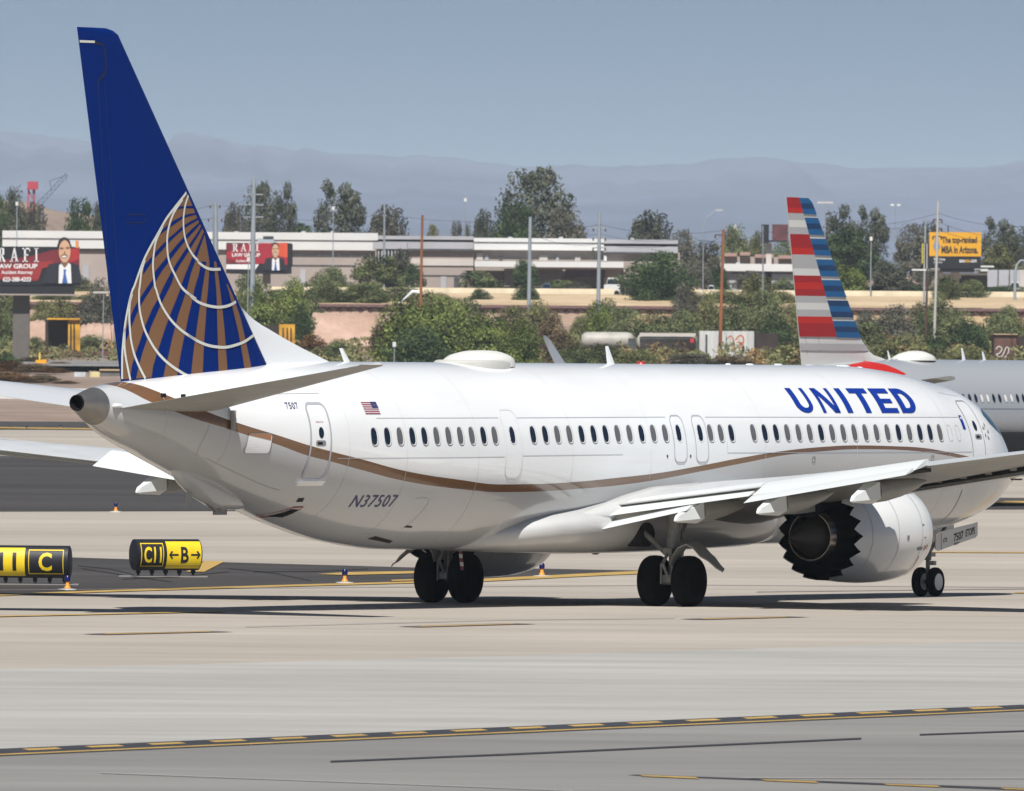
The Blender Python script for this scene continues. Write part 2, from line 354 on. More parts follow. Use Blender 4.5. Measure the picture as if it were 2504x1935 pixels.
for v_ in ([(34.16, 2.36), (34.0, 2.36), (34.04, 2.44), (34.2, 2.44)], [(30.7, 1.545), (29.7, 1.44), (29.75, 1.49), (30.6, 1.6)], [(30.0, 1.79), (29.7, 1.78), (29.72, 1.81), (29.95, 1.83)]): hull_decal('small_vent', [P1(v_)], m_dark, .01)
for s_j, z_lo, z_hi in ((1.75, 2.1, 3.6), (6.35, 1.5, 5.1), (10.9, 1.5, 5.2), (15.2, 2.7, 5.2), (20.4, 2.8, 5.2), (23.9, 2.7, 5.2), (28.0, 1.5, 5.2), (31.0, 1.6, 5.2), (33.2, 2.0, 5.15), (37.2, 3.0, 4.3), (39.2, 3.6, 4.7)):
    hull_decal('skin_joint', [ribbon([(s_j, z_lo + (z_hi - z_lo) * k / 24) for k in range(25)], .011)], mat('joint_tone', (.60, .605, .61), .4), .004)
hull_decal('nose_gear_seam', [ribbon(smooth_line([(5.3, 2.5), (5.25, 2.2), (5.2, 1.95), (5.25, 1.75)]), .03)], m_line, .006)
hull_decal('outflow_valve', [ribbon([(34.34, 2.05), (34.05, 2.24), (33.82, 2.25), (33.8, 2.2), (34.05, 2.02)], .025, True), P1([(34.12, 2.05), (33.86, 2.03), (33.84, 2.19), (34.02, 2.2)])], None, .012, None, [m_red, m_black])
for s in (19.7, 18.65): hull_decal('lamp_port', [P1([(s + .035 * math.cos(t), 3.31 + .035 * math.sin(t)) for t in [k * .785 for k in range(8)]])], m_dark, .01)
for s, z in ((12.96, 3.22), (7.26, 3.24)): hull_decal('drain_port', [ribbon([(s + .07 * math.cos(t), z + .07 * math.sin(t)) for t in [k * .524 for k in range(12)]], .02, True)], m_line, .01)
for s in (6.21, 5.74): hull_decal('window_plug', [ribbon(rrect(s - .11, s + .11, 3.63, 4.0, .1), .01, True)], m_outline, .008)
# writing
def hull_text(name, txt, sl_, sr, z0, z1, m, shear=0.0, bold=0.0, space=1.0, parent=None):
    V, F, w = text_mesh(txt, abs(sl_ - sr), z1 - z0, shear, bold, space)
    return hull_decal(name, [([(sl_ - v[0], z0 + v[1]) for v in V], F)], m, .012, parent)
hull_text('fleet_number', '7507', 35.26, 34.82, 4.345, 4.48, m_navy, bold=.0, space=1.1)
hull_text('registration_mark', 'N37507', 32.52, 31.02, 2.24, 2.50, m_navy, shear=.0, bold=.0, space=1.12)
hull_text('small_caution', 'EMERGENCY EXIT', 34.36, 34.1, 4.05, 4.08, m_red)
def letters():
    t = .25; polys = []; z0, H = 4.275, .555
    def put(pts, sL): polys.append(([(sL - x, z0 + y * H) for x, y in pts], None))
    def rect(sL, x0, x1, y0, y1): polys.append(P1([(sL - x0, z0 + y0 * H), (sL - x1, z0 + y0 * H), (sL - x1, z0 + y1 * H), (sL - x0, z0 + y1 * H)]))
    def band(sL, outer, inner):   # ring strip between two matched polylines
        V = [(sL - x, z0 + y * H) for x, y in outer + inner]; n = len(outer)
        polys.append((V, [(i, i + 1, n + i + 1, n + i) for i in range(n - 1)]))
    # U
    w = .80; o = [(0, 1)] + [(w / 2 - w / 2 * math.cos(a), .36 - .36 * math.sin(a)) for a in [math.pi * k / 14 for k in range(15)]] + [(w, 1)]
    wi = w / 2 - t * .72; i_ = [(t, 1)] + [(t + (w - t - .16) / 2 * (1 - math.cos(a)), .40 - .2 * math.sin(a)) for a in [math.pi * k / 14 for k in range(15)]] + [(w - .16, 1)]
    band(13.27, o, i_)
    # N
    rect(12.12, 0, .15, 0, 1); rect(12.12, .66, .81, 0, 1)
    polys.append(P1([(12.12 - .0, z0 + H), (12.12 - .25, z0 + H), (12.12 - .81, z0), (12.12 - .56, z0)]))
    rect(10.97, 0, .26, 0, 1)                                     # I
    rect(10.40, 0, .86, .8, 1); rect(10.40, .30, .56, 0, .8)       # T
    rect(9.36, 0, .27, 0, 1); rect(9.36, .27, .84, .8, 1); rect(9.36, .27, .74, .4, .58); rect(9.36, .27, .84, 0, .2)   # E
    w = .86; o = [(.27, 1), (.42, 1)] + [(.42 + (w - .42) * math.sin(a), .5 + .5 * math.cos(a)) for a in [math.pi * k / 14 for k in range(1, 14)]] + [(.42, 0), (.27, 0)]
    i_ = [(.27, .8), (.40, .8)] + [(.40 + (w - .66) * math.sin(a), .5 + .3 * math.cos(a)) for a in [math.pi * k / 14 for k in range(1, 14)]] + [(.40, .2), (.27, .2)]
    band(8.36, o, i_); rect(8.36, 0, .27, 0, 1)
    return polys
hull_decal('airline_lettering', letters(), m_letblue, .012)
# flag: stripes lean with the hull
fl = []
for k in range(7): fl.append(P1([(32.42, 4.49 - k * .0385), (31.84, 4.49 - k * .0385), (31.84, 4.468 - k * .0385), (32.42, 4.468 - k * .0385)]))
m_flr = mat('flag_red', (.25, .02, .05), .4)
fg = [P1([(32.43, 4.50), (31.83, 4.50), (31.83, 4.23), (32.43, 4.23)])] + fl + [P1([(32.06, 4.495), (31.83, 4.495), (31.83, 4.355), (32.06, 4.355)])]
st = [P1([(32.03 - .045 * i + .006 * math.cos(a), 4.375 + .03 * j + .006 * math.sin(a)) for a in (0, 1.57, 3.14, 4.71)]) for i in range(5) for j in range(4)]
mb = MB()
for k, (V, F) in enumerate(fg + st):
    b = poly_cells([(V, F)], [], [V[0][1] - .05 * q_ for q_ in range(1, 6)]); o_ = .008 if k == 0 else (.012 if k < 8 else (.016 if k == 8 else .02)); flat_on(b, lambda s, z: surf(s, z, o_), 0 if k == 0 or k > 8 else (1 if k < 8 else 2), mb)
mb.build('flag', [m_white, m_flr, m_navy], U, fix=False)
hull_decal('door_badge', [P1([(5.37, 3.90), (5.22, 3.90), (5.22, 4.22), (5.37, 4.22)])], m_letblue, .012)
hull_decal('badge_mark', [P1([(5.33, 4.13), (5.26, 4.13), (5.26, 4.18), (5.33, 4.18)])], m_white, .015)
# star alliance style mark: five small triangles
hull_decal('alliance_mark', [P1([(4.12 + .16 * math.cos(a), 3.85 + .2 * math.sin(a)), (4.12 + .05 * math.cos(a + .5), 3.85 + .07 * math.sin(a + .5)), (4.12 + .15 * math.cos(a + .55), 3.85 + .19 * math.sin(a + .55))]) for a in [R(90 + 72 * k) for k in range(5)]], m_line, .012)
# cockpit side window
hull_decal('cockpit_window', [P1([(3.78, 4.22), (3.7, 4.32), (3.3, 4.40), (2.8, 4.16), (2.35, 3.9), (2.4, 3.78), (2.7, 3.74), (3.25, 3.88), (3.6, 4.03)])], m_cockpit, .012)
0 and hull_decal('windshield', [P1([(2.62, 4.26), (2.0, 3.9), (1.78, 3.76), (1.74, 3.82), (2.0, 3.98), (2.5, 4.27)])], m_cockpit, .012)
pitot = MB()
for s, z in ((1.25, 2.72),):
    p = Vector(surf(s, z)); pitot.tube([p, p + Vector((-.02, -.12, 0)), p + Vector((.25, -.14, 0))], .02, 6)
pitot.build('pitot_probe', m_dark, U)

# ---- antennas and radome on the crown
rd = MB(); rr_ = []
for s, w, h in ((26.45, .05, .005), (26.25, .26, .06), (25.95, .42, .16), (25.65, .52, .25), (25.3, .58, .295), (24.95, .60, .305), (24.65, .59, .30), (24.42, .54, .26), (24.27, .46, .19), (24.17, .36, .1), (24.1, .22, .02)):
    rr_.append([L(s - .22, w * 1.06 * math.cos(t), 5.27 + (h + .06) * max(0, math.sin(t)) ** .6) for t in [math.pi * k / 16 for k in range(17)]])
rd.loft(rr_, cap=(False, False), closed=False)
rd.build('satcom_radome', mat('radome_cream', (.70, .70, .66), .4), U, smooth=50)
rb = MB()
for k, w in ((0, 1),):
    rb.loft([[L(25.05 + a * 1.24 * math.cos(t), a * .66 * math.sin(t), z) for t in [2 * math.pi * j / 40 for j in range(40)]] for a, z in ((1.05, 5.18), (1.04, 5.36), (.98, 5.41), (.9, 5.42))])
rb.build('radome_skirt', mat('radome_skirt', (.5, .5, .47), .5), U, smooth=40)
def blade(name, s, h, c0, c1, sweep, z0=5.33, m=None):
    rings = []
    for k in range(5):
        t = k / 4; c = c0 + (c1 - c0) * t; x = s + sweep * t; z = z0 + h * t
        rings.append([L(x - c / 2, 0, z), L(x - c * .1, .02, z), L(x + c / 2, 0, z), L(x - c * .1, -.02, z)])
    return MB().loft(rings).build(name, m or m_white, U, smooth=30)
blade('blade_antenna', 30.45, .32, .28, .16, .28); blade('blade_antenna', 18.95, .42, .36, .14, .2); blade('blade_antenna', 11.2, .06, .5, .3, .1); blade('blade_antenna', 9.7, .07, .4, .3, .1, 5.30)
b_ = MB().loft([[L(17.6 + r * math.cos(t), r * math.sin(t), z) for t in [2 * math.pi * k / 12 for k in range(12)]] for r, z in ((.11, 5.32), (.10, 5.39), (.05, 5.42))])
b_.build('beacon_light', m_red, U, smooth=60)
b_ = MB().loft([[L(19.6 + r * math.cos(t), r * math.sin(t), z) for t in [2 * math.pi * k / 12 for k in range(12)]] for r, z in ((.13, 1.24), (.11, 1.14), (.05, 1.1))])
b_.build('beacon_light', m_red, U, smooth=60)
for s, w in ((13.6, .1), (12.6, .14), (8.2, .24), (7.4, .12)):
    MB().loft([[L(s + a * w * math.cos(t), a * w * .5 * math.sin(t), f_t(s) - .03 + dz) for t in [2 * math.pi * k / 12 for k in range(12)]] for a, dz in ((1.1, 0), (1, .045), (.4, .06))]).build('top_fitting', m_white, U, smooth=50)
# belly fittings: tail bumper fairing, drain masts
MB().loft([[L(s, w * math.cos(t), z + h * math.sin(t)) for t in [2 * math.pi * k / 20 for k in range(20)]] for s, w, h, z in ((37.7, .05, .05, 3.06), (37.3, .2, .2, 2.93), (36.7, .3, .28, 2.72), (36.0, .32, .28, 2.50), (35.3, .26, .2, 2.37), (34.7, .08, .08, 2.28))]).build('tail_skid_fairing', m_hull, U, smooth=60)
sk = MB().box(L(35.72, 0, 2.14), (.42, .10, .13)); sk.tube([L(36.4, 0, 2.42), L(35.8, 0, 2.14)], .06, 8); sk.build('tail_skid', m_steel, U)
MB().box(L(37.15, .1, 2.42), (.2, .03, .3)).build('drain_mast', m_under, U)

# ---------------------------------------------------------------- fin
LEz = lambda z: 40.1 - .88 * (12.32 - z)
TEz = lambda z: 41.61 - (12.3 - z) * .249
def finlat(s, z, t=.095):
    c = TEz(z) - LEz(z); u = min(.999, max(.0005, (s - LEz(z)) / c))
    return 5 * t * c * (.2969 * math.sqrt(u) - .126 * u - .3516 * u * u + .2843 * u ** 3 - .1036 * u ** 4)
us = [0, .003, .01, .025, .05, .1, .2, .3, .42, .55, .7, .85, 1.0]
def finring(z, dz=0, k=1.0, cut=0.0):
    c = TEz(z) - LEz(z); l0 = LEz(z) + cut
    A = [(l0 + u * (TEz(z) - l0), finlat(LEz(z) + u * c, z) * k) for u in us]
    return [L(s, a, z + dz) for s, a in A] + [L(s, -a, z + dz) for s, a in A[-1:0:-1]]
fin = MB().loft([finring(z) for z in [4.75 + .25 * i for i in range(30)]] + [finring(12.2), finring(12.28, 0, .8, .12), finring(12.33, 0, .35, .35)]).build('fin', m_blue, U, smooth=50)
ART = {"W":{"w1":[(37.41,8.92),(37.67,8.78),(37.96,8.6),(38.26,8.39),(38.46,8.2),(38.65,8.0),(38.85,7.79),(39.06,7.54),(39.21,7.31),(39.42,6.92),(39.49,6.82),(39.6,6.53),(39.7,6.13),(39.75,5.76),(39.77,5.43),(39.75,4.96)],"w2":[(37.62,8.78),(37.89,8.59),(38.06,8.43),(38.19,8.22),(38.26,8.02),(38.27,7.82),(38.24,7.59),(38.14,7.37),(37.94,7.14),(37.74,6.93),(37.53,6.81),(37.15,6.66),(37.44,6.77),(37.13,6.62),(36.78,6.54),(36.37,6.5),(36.02,6.51),(35.73,6.55),(35.41,6.62)],"w3":[(38.44,8.19),(38.61,7.99),(38.71,7.82),(38.76,7.58),(38.78,7.4),(38.76,7.22),(38.69,6.92),(38.65,6.86),(38.48,6.57),(38.18,6.28),(37.87,6.08),(37.54,5.93),(37.17,5.8),(37.43,5.89),(37.05,5.76),(36.66,5.68),(36.29,5.65),(35.96,5.65),(35.56,5.7),(35.18,5.77),(34.8,5.87),(34.48,5.93)],"w4":[(39.07,7.48),(39.13,7.36),(39.19,7.21),(39.23,6.92),(39.25,6.83),(39.24,6.56),(39.19,6.35),(39.07,6.08),(38.9,5.85),(38.62,5.58),(38.3,5.37),(37.98,5.22),(37.71,5.12),(37.5,5.05),(37.22,5.01)],"w5":[(39.49,6.75),(39.56,6.56),(39.57,6.29),(39.54,6.05),(39.49,5.79),(39.37,5.5),(39.18,5.23),(38.95,4.97)],"w6":[(39.72,6.03),(39.71,5.83),(39.7,5.63),(39.63,5.36),(39.47,4.94)],"w7":[(37.32,8.86),(37.5,8.68),(37.6,8.46),(37.63,8.25),(37.6,8.03),(37.49,7.81),(37.29,7.61),(37.05,7.47),(37.08,7.46),(36.83,7.36),(36.6,7.31),(36.35,7.3),(36.04,7.31)],"w8":[(33.72,5.33),(34.17,5.21)]},"R":{"r1":[(37.13,8.64),(37.53,8.63),(37.76,8.62),(37.89,8.59),(37.89,8.54),(37.77,8.57),(37.54,8.59),(37.12,8.59)],"r2":[(37.04,8.49),(37.42,8.46),(37.68,8.41),(38.03,8.31),(38.3,8.19),(38.48,8.12),(38.52,8.02),(38.3,8.12),(38.04,8.24),(37.68,8.36),(37.43,8.41),(37.0,8.46)],"r3":[(36.96,8.39),(37.31,8.31),(37.67,8.2),(37.95,8.06),(38.23,7.93),(38.47,7.78),(38.68,7.65),(38.85,7.52),(39.09,7.36),(39.12,7.16),(38.84,7.41),(38.68,7.54),(38.47,7.67),(38.22,7.84),(37.95,7.99),(37.62,8.15),(37.32,8.25),(36.92,8.35)],"r4":[(36.87,8.3),(37.22,8.17),(37.58,7.99),(37.9,7.8),(38.19,7.6),(38.46,7.4),(38.69,7.23),(38.78,7.06),(38.99,6.87),(39.2,6.67),(39.39,6.47),(39.52,6.28),(39.64,6.05),(39.68,5.89),(39.64,5.77),(39.49,6.04),(39.34,6.29),(39.19,6.49),(39.04,6.66),(38.81,6.88),(38.61,7.07),(38.66,7.04),(38.42,7.27),(38.14,7.49),(37.86,7.7),(37.58,7.89),(37.23,8.08),(36.83,8.27)],"r5":[(36.82,8.21),(37.24,7.93),(37.59,7.68),(37.9,7.42),(38.07,7.26),(38.26,7.04),(38.18,7.1),(38.38,6.9),(38.55,6.67),(38.77,6.43),(39.01,6.07),(39.16,5.76),(39.31,5.5),(39.42,5.23),(39.47,4.97),(39.27,4.97),(39.19,5.23),(39.08,5.5),(38.94,5.77),(38.8,6.06),(38.54,6.43),(38.37,6.65),(38.19,6.86),(38.0,7.1),(38.11,6.99),(37.94,7.22),(37.75,7.41),(37.45,7.66),(37.15,7.91),(36.77,8.17)],"r6":[(36.72,8.09),(37.03,7.81),(37.29,7.54),(37.52,7.25),(37.7,6.98),(37.75,6.87),(37.95,6.57),(38.13,6.3),(38.28,6.04),(38.42,5.77),(38.56,5.5),(38.68,5.23),(38.73,4.98),(38.32,5.0),(38.25,5.24),(38.14,5.5),(38.05,5.77),(37.94,6.04),(37.83,6.31),(37.7,6.57),(37.52,6.85),(37.48,6.93),(37.34,7.23),(37.15,7.5),(36.93,7.79),(36.68,8.05)],"r7":[(36.91,7.46),(37.04,7.17),(37.21,6.88),(37.09,7.11),(37.27,6.71),(37.43,6.31),(37.57,5.91),(37.7,5.51),(37.77,5.24),(37.83,5.0),(37.32,5.06),(37.26,5.44),(37.2,5.73),(37.13,6.02),(37.06,6.31),(36.98,6.6),(36.9,6.89),(36.8,7.17),(36.7,7.46)]},"G":{"g0":[(37.39,8.88),(37.96,8.6),(38.26,8.39),(38.46,8.2),(38.65,8.0),(38.85,7.79),(39.06,7.54),(39.21,7.31),(39.41,6.92),(39.49,6.82),(39.6,6.53),(39.7,6.13),(39.75,5.76),(39.77,5.43),(39.75,4.95),(37.32,5.06),(36.88,5.09),(36.86,5.45),(36.84,5.73),(36.8,6.02),(36.76,6.31),(36.73,6.6),(36.66,6.89),(36.61,7.18),(36.55,7.46),(36.68,8.09),(36.92,8.32),(37.14,8.63),(37.3,8.86)],"g1":[(36.33,7.47),(36.34,7.18),(36.31,6.89),(36.31,6.6),(36.31,6.31),(36.31,6.03),(36.3,5.74),(36.29,5.45),(36.27,5.12),(35.92,5.14),(35.97,5.45),(36.0,5.74),(36.02,6.03),(36.06,6.32),(36.1,6.6),(36.14,6.89),(36.18,7.18),(36.21,7.47)],"g2":[(35.8,7.0),(35.71,6.82),(35.64,6.61),(35.55,6.32),(35.44,6.03),(35.35,5.74),(35.28,5.45),(35.22,5.18),(34.9,5.19),(34.99,5.45),(35.09,5.74),(35.17,6.03),(35.27,6.32),(35.43,6.61),(35.57,6.82),(35.74,6.99)]}}
def fin_decal(name, polys, m, off):
    mb = MB()
    for V, F in polys:
        z0 = min(v[1] for v in V); z1 = max(v[1] for v in V); s0 = min(v[0] for v in V); s1 = max(v[0] for v in V)
        b = poly_cells([(V, F)], [s0 + .2 * i for i in range(1, int((s1 - s0) / .2) + 1)], [z0 + .2 * i for i in range(1, int((z1 - z0) / .2) + 1)])
        flat_on(b, lambda s, z: L(s, finlat(max(s, LEz(z) + .012), z) + off, z), 0, mb)
    return mb.build(name, m, U, fix=False)
def clipLE(pts): return [(max(s, LEz(z) + .03), z) for s, z in pts]
fin_decal('globe_gold_field', [P1(clipLE(ART['G'][k])) for k in ('g0', 'g1', 'g2')], m_gold, .006)
fin_decal('globe_blue_rays', [P1(clipLE(v)) for v in ART['R'].values()], m_blue, .011)
fin_decal('globe_meridians', [ribbon(smooth_line(clipLE(v), 3), .062) for v in ART['W'].values()], m_globe, .016)
fin_decal('rudder_gap', [ribbon([(41.45, 12.02), (41.0, 12.02), (40.7, 11.98), (40.62, 11.85), (40.58, 11.45), (40.62, 11.38), (40.85, 11.2)], .045)], m_dark, .006)
fin_decal('rudder_gap_edge', [ribbon([(41.52, 12.03), (41.0, 12.03)], .05)], m_globe, .009)
fin_decal('rudder_seam', [ribbon([(40.85 - .1 * k, 11.2 - .78 * k) for k in range(8)], .018), ribbon([(40.62 - .12 * k, 11.2 - .78 * k) for k in range(8)], .014), ribbon([(39.7, 8.43), (39.1, 8.43), (39.05, 8.33), (39.15, 8.25), (39.75, 8.25)], .02)], mat('seam_blue', (.002, .008, .05), .4), .005)
# white dorsal fin ahead of the blue
dor = MB(); DP = [(35.2, 6.72), (35.0, 6.55), (34.7, 6.38), (34.3, 6.2), (33.7, 6.02), (33.03, 5.82), (32.2, 5.6), (31.31, 5.38), (30.6, 5.2)]
_dz = pchip([d[1] for d in DP[::-1]], [d[0] for d in DP[::-1]]); rings = []
for k in range(17):
    z = 5.2 + 1.5 * k / 16; a = _dz(z); e = LEz(z) + .10; w1 = finlat(e, z) + .012; w0 = .015 + .05 * (1 - k / 16)
    a = min(a, e - .12); row = []
    for u in (0, .04, .3, .6, 1.0): row.append((a + (e - a) * u, w0 * (0.0 if u == 0 else 1) + (w1 - w0) * u))
    rings.append([L(s_, w_, z) for s_, w_ in row] + [L(s_, -w_, z) for s_, w_ in row[:0:-1]])
dor.loft(rings)
dor.build('dorsal_fin', m_white, U, smooth=40)

# ---------------------------------------------------------------- tailplanes
AF = [(0, 0), (.01, .16), (.03, .27), (.08, .42), (.18, .5), (.3, .5), (.45, .43), (.65, .29), (.85, .13), (1.0, .012)]
def foil(le, te, lat, zle, zte, t, side, camb=0.0):
    up = [(u, zle + (zte - zle) * u + h * t + camb * (u * (1 - u) * 4)) for u, h in AF]; lo = [(u, zle + (zte - zle) * u - h * t * .9 + camb * (u * (1 - u) * 4)) for u, h in AF]
    P = [L(le + (te - le) * u, side * lat, z) for u, z in up] + [L(le + (te - le) * u, side * lat, z) for u, z in lo[::-1]][:-1]
    return P
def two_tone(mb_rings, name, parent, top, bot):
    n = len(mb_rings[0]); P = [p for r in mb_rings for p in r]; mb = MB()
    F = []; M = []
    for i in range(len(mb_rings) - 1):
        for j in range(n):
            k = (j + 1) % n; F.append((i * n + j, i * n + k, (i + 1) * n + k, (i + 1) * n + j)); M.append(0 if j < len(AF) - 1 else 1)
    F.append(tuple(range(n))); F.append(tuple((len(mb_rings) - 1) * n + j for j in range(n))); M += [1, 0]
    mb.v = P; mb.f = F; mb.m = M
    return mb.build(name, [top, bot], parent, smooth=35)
for side in (1, -1):
    rs = []
    for k in range(8):
        y = .35 + 6.83 * k / 7; t = k / 7; le = 36.75 + (y - .35) * .63; te = 40.55 + (y - .35) * .228
        z = 4.42 + (y - .9) * .138; c = te - le; rs.append(foil(le, te, y, z + .02, z - .02, .1 * c, side))
    rs.append(foil(41.15, 42.08, 7.24, 5.31, 5.3, .03, side))
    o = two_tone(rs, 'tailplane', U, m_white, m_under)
# stabiliser pivot fittings
for zz in (4.62,):
    MB().box(L(39.35, .80, zz), (.14, .05, .09)).build('tailplane_fitting', m_black, U)
    MB().box(L(38.75, .92, zz - .02), (.12, .05, .10)).build('tailplane_fitting', m_black, U)
MB().box(L(37.2, 1.22, 4.1), (.12, .06, .42)).build('tailplane_seal', m_under, U)

# ---------------------------------------------------------------- wings
def wle(y): return 15.4 + (y - 1.88) * .504 if y > 4.6 else 16.77 - (4.6 - y) * .72
def wte(y): return 22.2 + (y - 1.88) * .11 if y < 5.9 else 22.65 + (y - 5.9) * .152
for side in (1, -1):
    def wz(y): return 2.22 + (y - 1.88) * (.113 if side == 1 else .098)
    rs = []
    for y in (1.2, 1.88, 3, 4.6, 5.9, 7.5, 9.2, 11, 13, 15, 16.6, 17.16):
        le, te = wle(y), wte(y); c = te - le; tk = .15 - min(y, 7) / 7 * .045 - max(0, y - 7) / 10 * .015
        rs.append(foil(le, te, y, wz(y) - .10 * max(0, (6 - y) / 6), wz(y), tk * c, side, .012 * c))
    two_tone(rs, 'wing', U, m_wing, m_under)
    # split winglet
    wl = MB(); ru = []; rl = []
    for y, z, a, c in ((17.16, wz(17.16), 23.12, 1.22), (17.5, wz(17.16) + .15, 23.35, 1.1), (17.75, wz(17.16) + .7, 23.8, .85), (17.95, wz(17.16) + 1.7, 24.5, .55), (18.05, wz(17.16) + 2.45, 25.1, .3)):
        ru.append([L(a, side * y, z), L(a + c * .3, side * (y + .05), z), L(a + c, side * y, z), L(a + c * .3, side * (y - .05), z)])
    for y, z, a, c in ((17.3, wz(17.16) + .02, 23.4, .9), (17.65, wz(17.16) - .35, 23.9, .6), (17.95, wz(17.16) - .95, 24.5, .3)):
        rl.append([L(a, side * y, z), L(a + c * .3, side * (y + .03), z), L(a + c, side * y, z), L(a + c * .3, side * (y - .03), z)])
    wl.loft(ru); wl.loft(rl); wl.build('winglet', m_white, U, smooth=30)
    # flaps: main and aft elements, drooped
    def flap(name, A, B, c0, c1, th=.13):
        rings = []
        for k in range(5):
            t = k / 4; s = A[0] + (B[0] - A[0]) * t; y = A[1] + (B[1] - A[1]) * t; z = A[2] + (B[2] - A[2]) * t; c = c0 + (c1 - c0) * t; dz = c * .30
            rings.append([L(s - c * (1 - u), side * y, z + dz * (1 - u) + v * th) for u, v in ((0, 0), (.06, .5), (.25, .62), (.6, .35), (1, .02), (1, -.02), (.5, -.35), (.1, -.45))])
        return MB().loft(rings).build(name, [m_flap], U, smooth=25)
    flap('inboard_flap', (22.62, 2.02, 2.0), (22.85, 5.72, 2.48), 1.05, .9)
    flap('inboard_aft_flap', (22.9, 2.0, 1.70), (23.05, 4.25, 2.14), .55, .5, .08)
    flap('outboard_flap', (23.1, 5.95, 2.50), (23.85, 10.4, 3.10), .8, .62)
    flap('outboard_aft_flap', (23.5, 5.95, 2.33), (24.2, 10.35, 2.99), .5, .42, .07)
    # dark gap between the wing's fixed edge and the flaps
    gp_ = MB()
    for (ya, yb) in ((5.95, 10.35),):
        rings = []
        for k in range(5):
            y = ya + (yb - ya) * k / 4; s = wte(y); z = wz(y)
            rings.append([L(s - .3, side * y, z - .04), L(s + .01, side * y, z - .03), L(s + .01, side * y, z - .075), L(s - .3, side * y, z - .12)])
        gp_.loft(rings)
    gp_.build('flap_cove', m_dark, U)
    # canoe fairings
    for (y, s_t, z_t) in ((4.15, 23.35, 1.89), (6.55, 23.95, 2.09), (9.1, 24.35, 2.38)):
        rings = []; zc_ = z_t + .2
        for ds, w, h, dz in ((1.05, .20, .23, .02), (1.5, .21, .24, .06), (2.2, .19, .2, .12), (2.9, .12, .13, .2), (3.4, .02, .02, .26)):
            rings.append([L(s_t - ds, side * (y + w * math.cos(t)), zc_ + dz + h * math.sin(t)) for t in [2 * math.pi * k / 14 for k in range(14)]])
        MB().loft(rings).build('flap_track_fairing', m_under, U, smooth=50)
        rings = []
        for ds, w, h, dz in ((0, .03, .02, -.16), (.1, .06, .07, -.13), (.98, .2, .23, .02)):
            rings.append([L(s_t - ds, side * (y + a * w), zc_ + dz + c * h) for a, c in ((1, -.6), (.85, 1), (-.85, 1), (-1, -.6), (0, -1.1))])
        MB().loft(rings).build('fairing_tail', m_flap, U)  # lit faces of the tail painted in the sunlit flap tone
    # slat along the leading edge, extended, with dark gap behind
    sr = []; dg = []
    for k in range(10):
        y = 6.3 + 10.2 * k / 9; s = wle(y); z = wz(y)
        sr.append([L(s - .42, side * y, z - .12), L(s - .36, side * y, z - .03), L(s - .1, side * y, z + .12), L(s + .12, side * y, z + .12), L(s - .1, side * y, z + .08), L(s - .33, side * y, z - .08), L(s - .14, side * y, z - .25), L(s - .3, side * y, z - .27)])
        dg.append([L(s + .02, side * y, z + .02), L(s + .0, side * y, z - .20), L(s + .5, side * y, z - .22), L(s + .4, side * y, z - .02)])
    MB().loft(sr).build('slat', m_flap, U, smooth=30)
    if side == 1: MB().loft(dg).build('slat_cove', m_dark, U)
    for k in range(12):
        y = 6.8 + .85 * k; s = wle(y); z = wz(y); side == 1 and MB().box(L(s + .25, side * y, z - .14), (.56, .16, .08)).build('slat_track', m_under, U)

# wing to body fairing
wb = MB(); rings = []
for s, w, zc_, h in ((12.6, .3, 1.75, .2), (13.3, 1.25, 1.8, .5), (14.5, 1.75, 1.85, .62), (16, 2.0, 1.9, .7), (18, 2.12, 1.9, .74), (20, 2.16, 1.88, .74), (22, 2.14, 1.86, .72), (23.2, 2.06, 1.83, .66), (24.2, 1.88, 1.78, .59), (25.0, 1.62, 1.71, .5), (25.7, 1.22, 1.62, .37), (26.2, .7, 1.53, .25), (26.4, .25, 1.48, .15)):
    P = []
    for k in range(40):
        t = 2 * math.pi * k / 40; c, s_ = math.cos(t), math.sin(t)
        P.append(L(s, w * math.copysign(abs(c) ** (.62 if s_ < 0 else .8), c), zc_ + h * (1 if s_ < 0 else (.62 if s > 22.5 else .85)) * math.copysign(abs(s_) ** .85, s_)))
    rings.append(P)
m_fair = mat('fairing_paint', (.52, .525, .52), .3, coat=.4, var=.03, scale=1.2)
wb.loft(rings).build('wing_body_fairing', m_fair, U, smooth=60)
for side in (1, -1):
    rt = MB(); rings = []
    for s, y, z, w, h in ((23.5, 1.7, 1.95, .05, .05), (23.0, 1.78, 2.0, .2, .14), (22.4, 1.85, 2.06, .3, .22), (21.6, 1.92, 2.16, .36, .3), (20.5, 2.0, 2.28, .38, .36), (18.5, 1.95, 2.38, .36, .34), (17.3, 1.88, 2.36, .28, .3), (16.2, 1.82, 2.32, .18, .18), (15.4, 1.75, 2.3, .05, .05)):
        rings.append([L(s, side * (y + w * math.cos(t)), z + h * math.sin(t)) for t in [2 * math.pi * k / 20 for k in range(20)]])
    rt.loft(rings).build('wing_root_fillet', m_fair, U, smooth=60)
    MB().loft([[L(21.1 + .32 * math.cos(t), side * y, 1.58 + .27 * math.sin(t)) for t in [2 * math.pi * k / 24 for k in range(24)]] for y in (1.7, 2.19)]).build('wheel_well', m_dark, U, smooth=30)

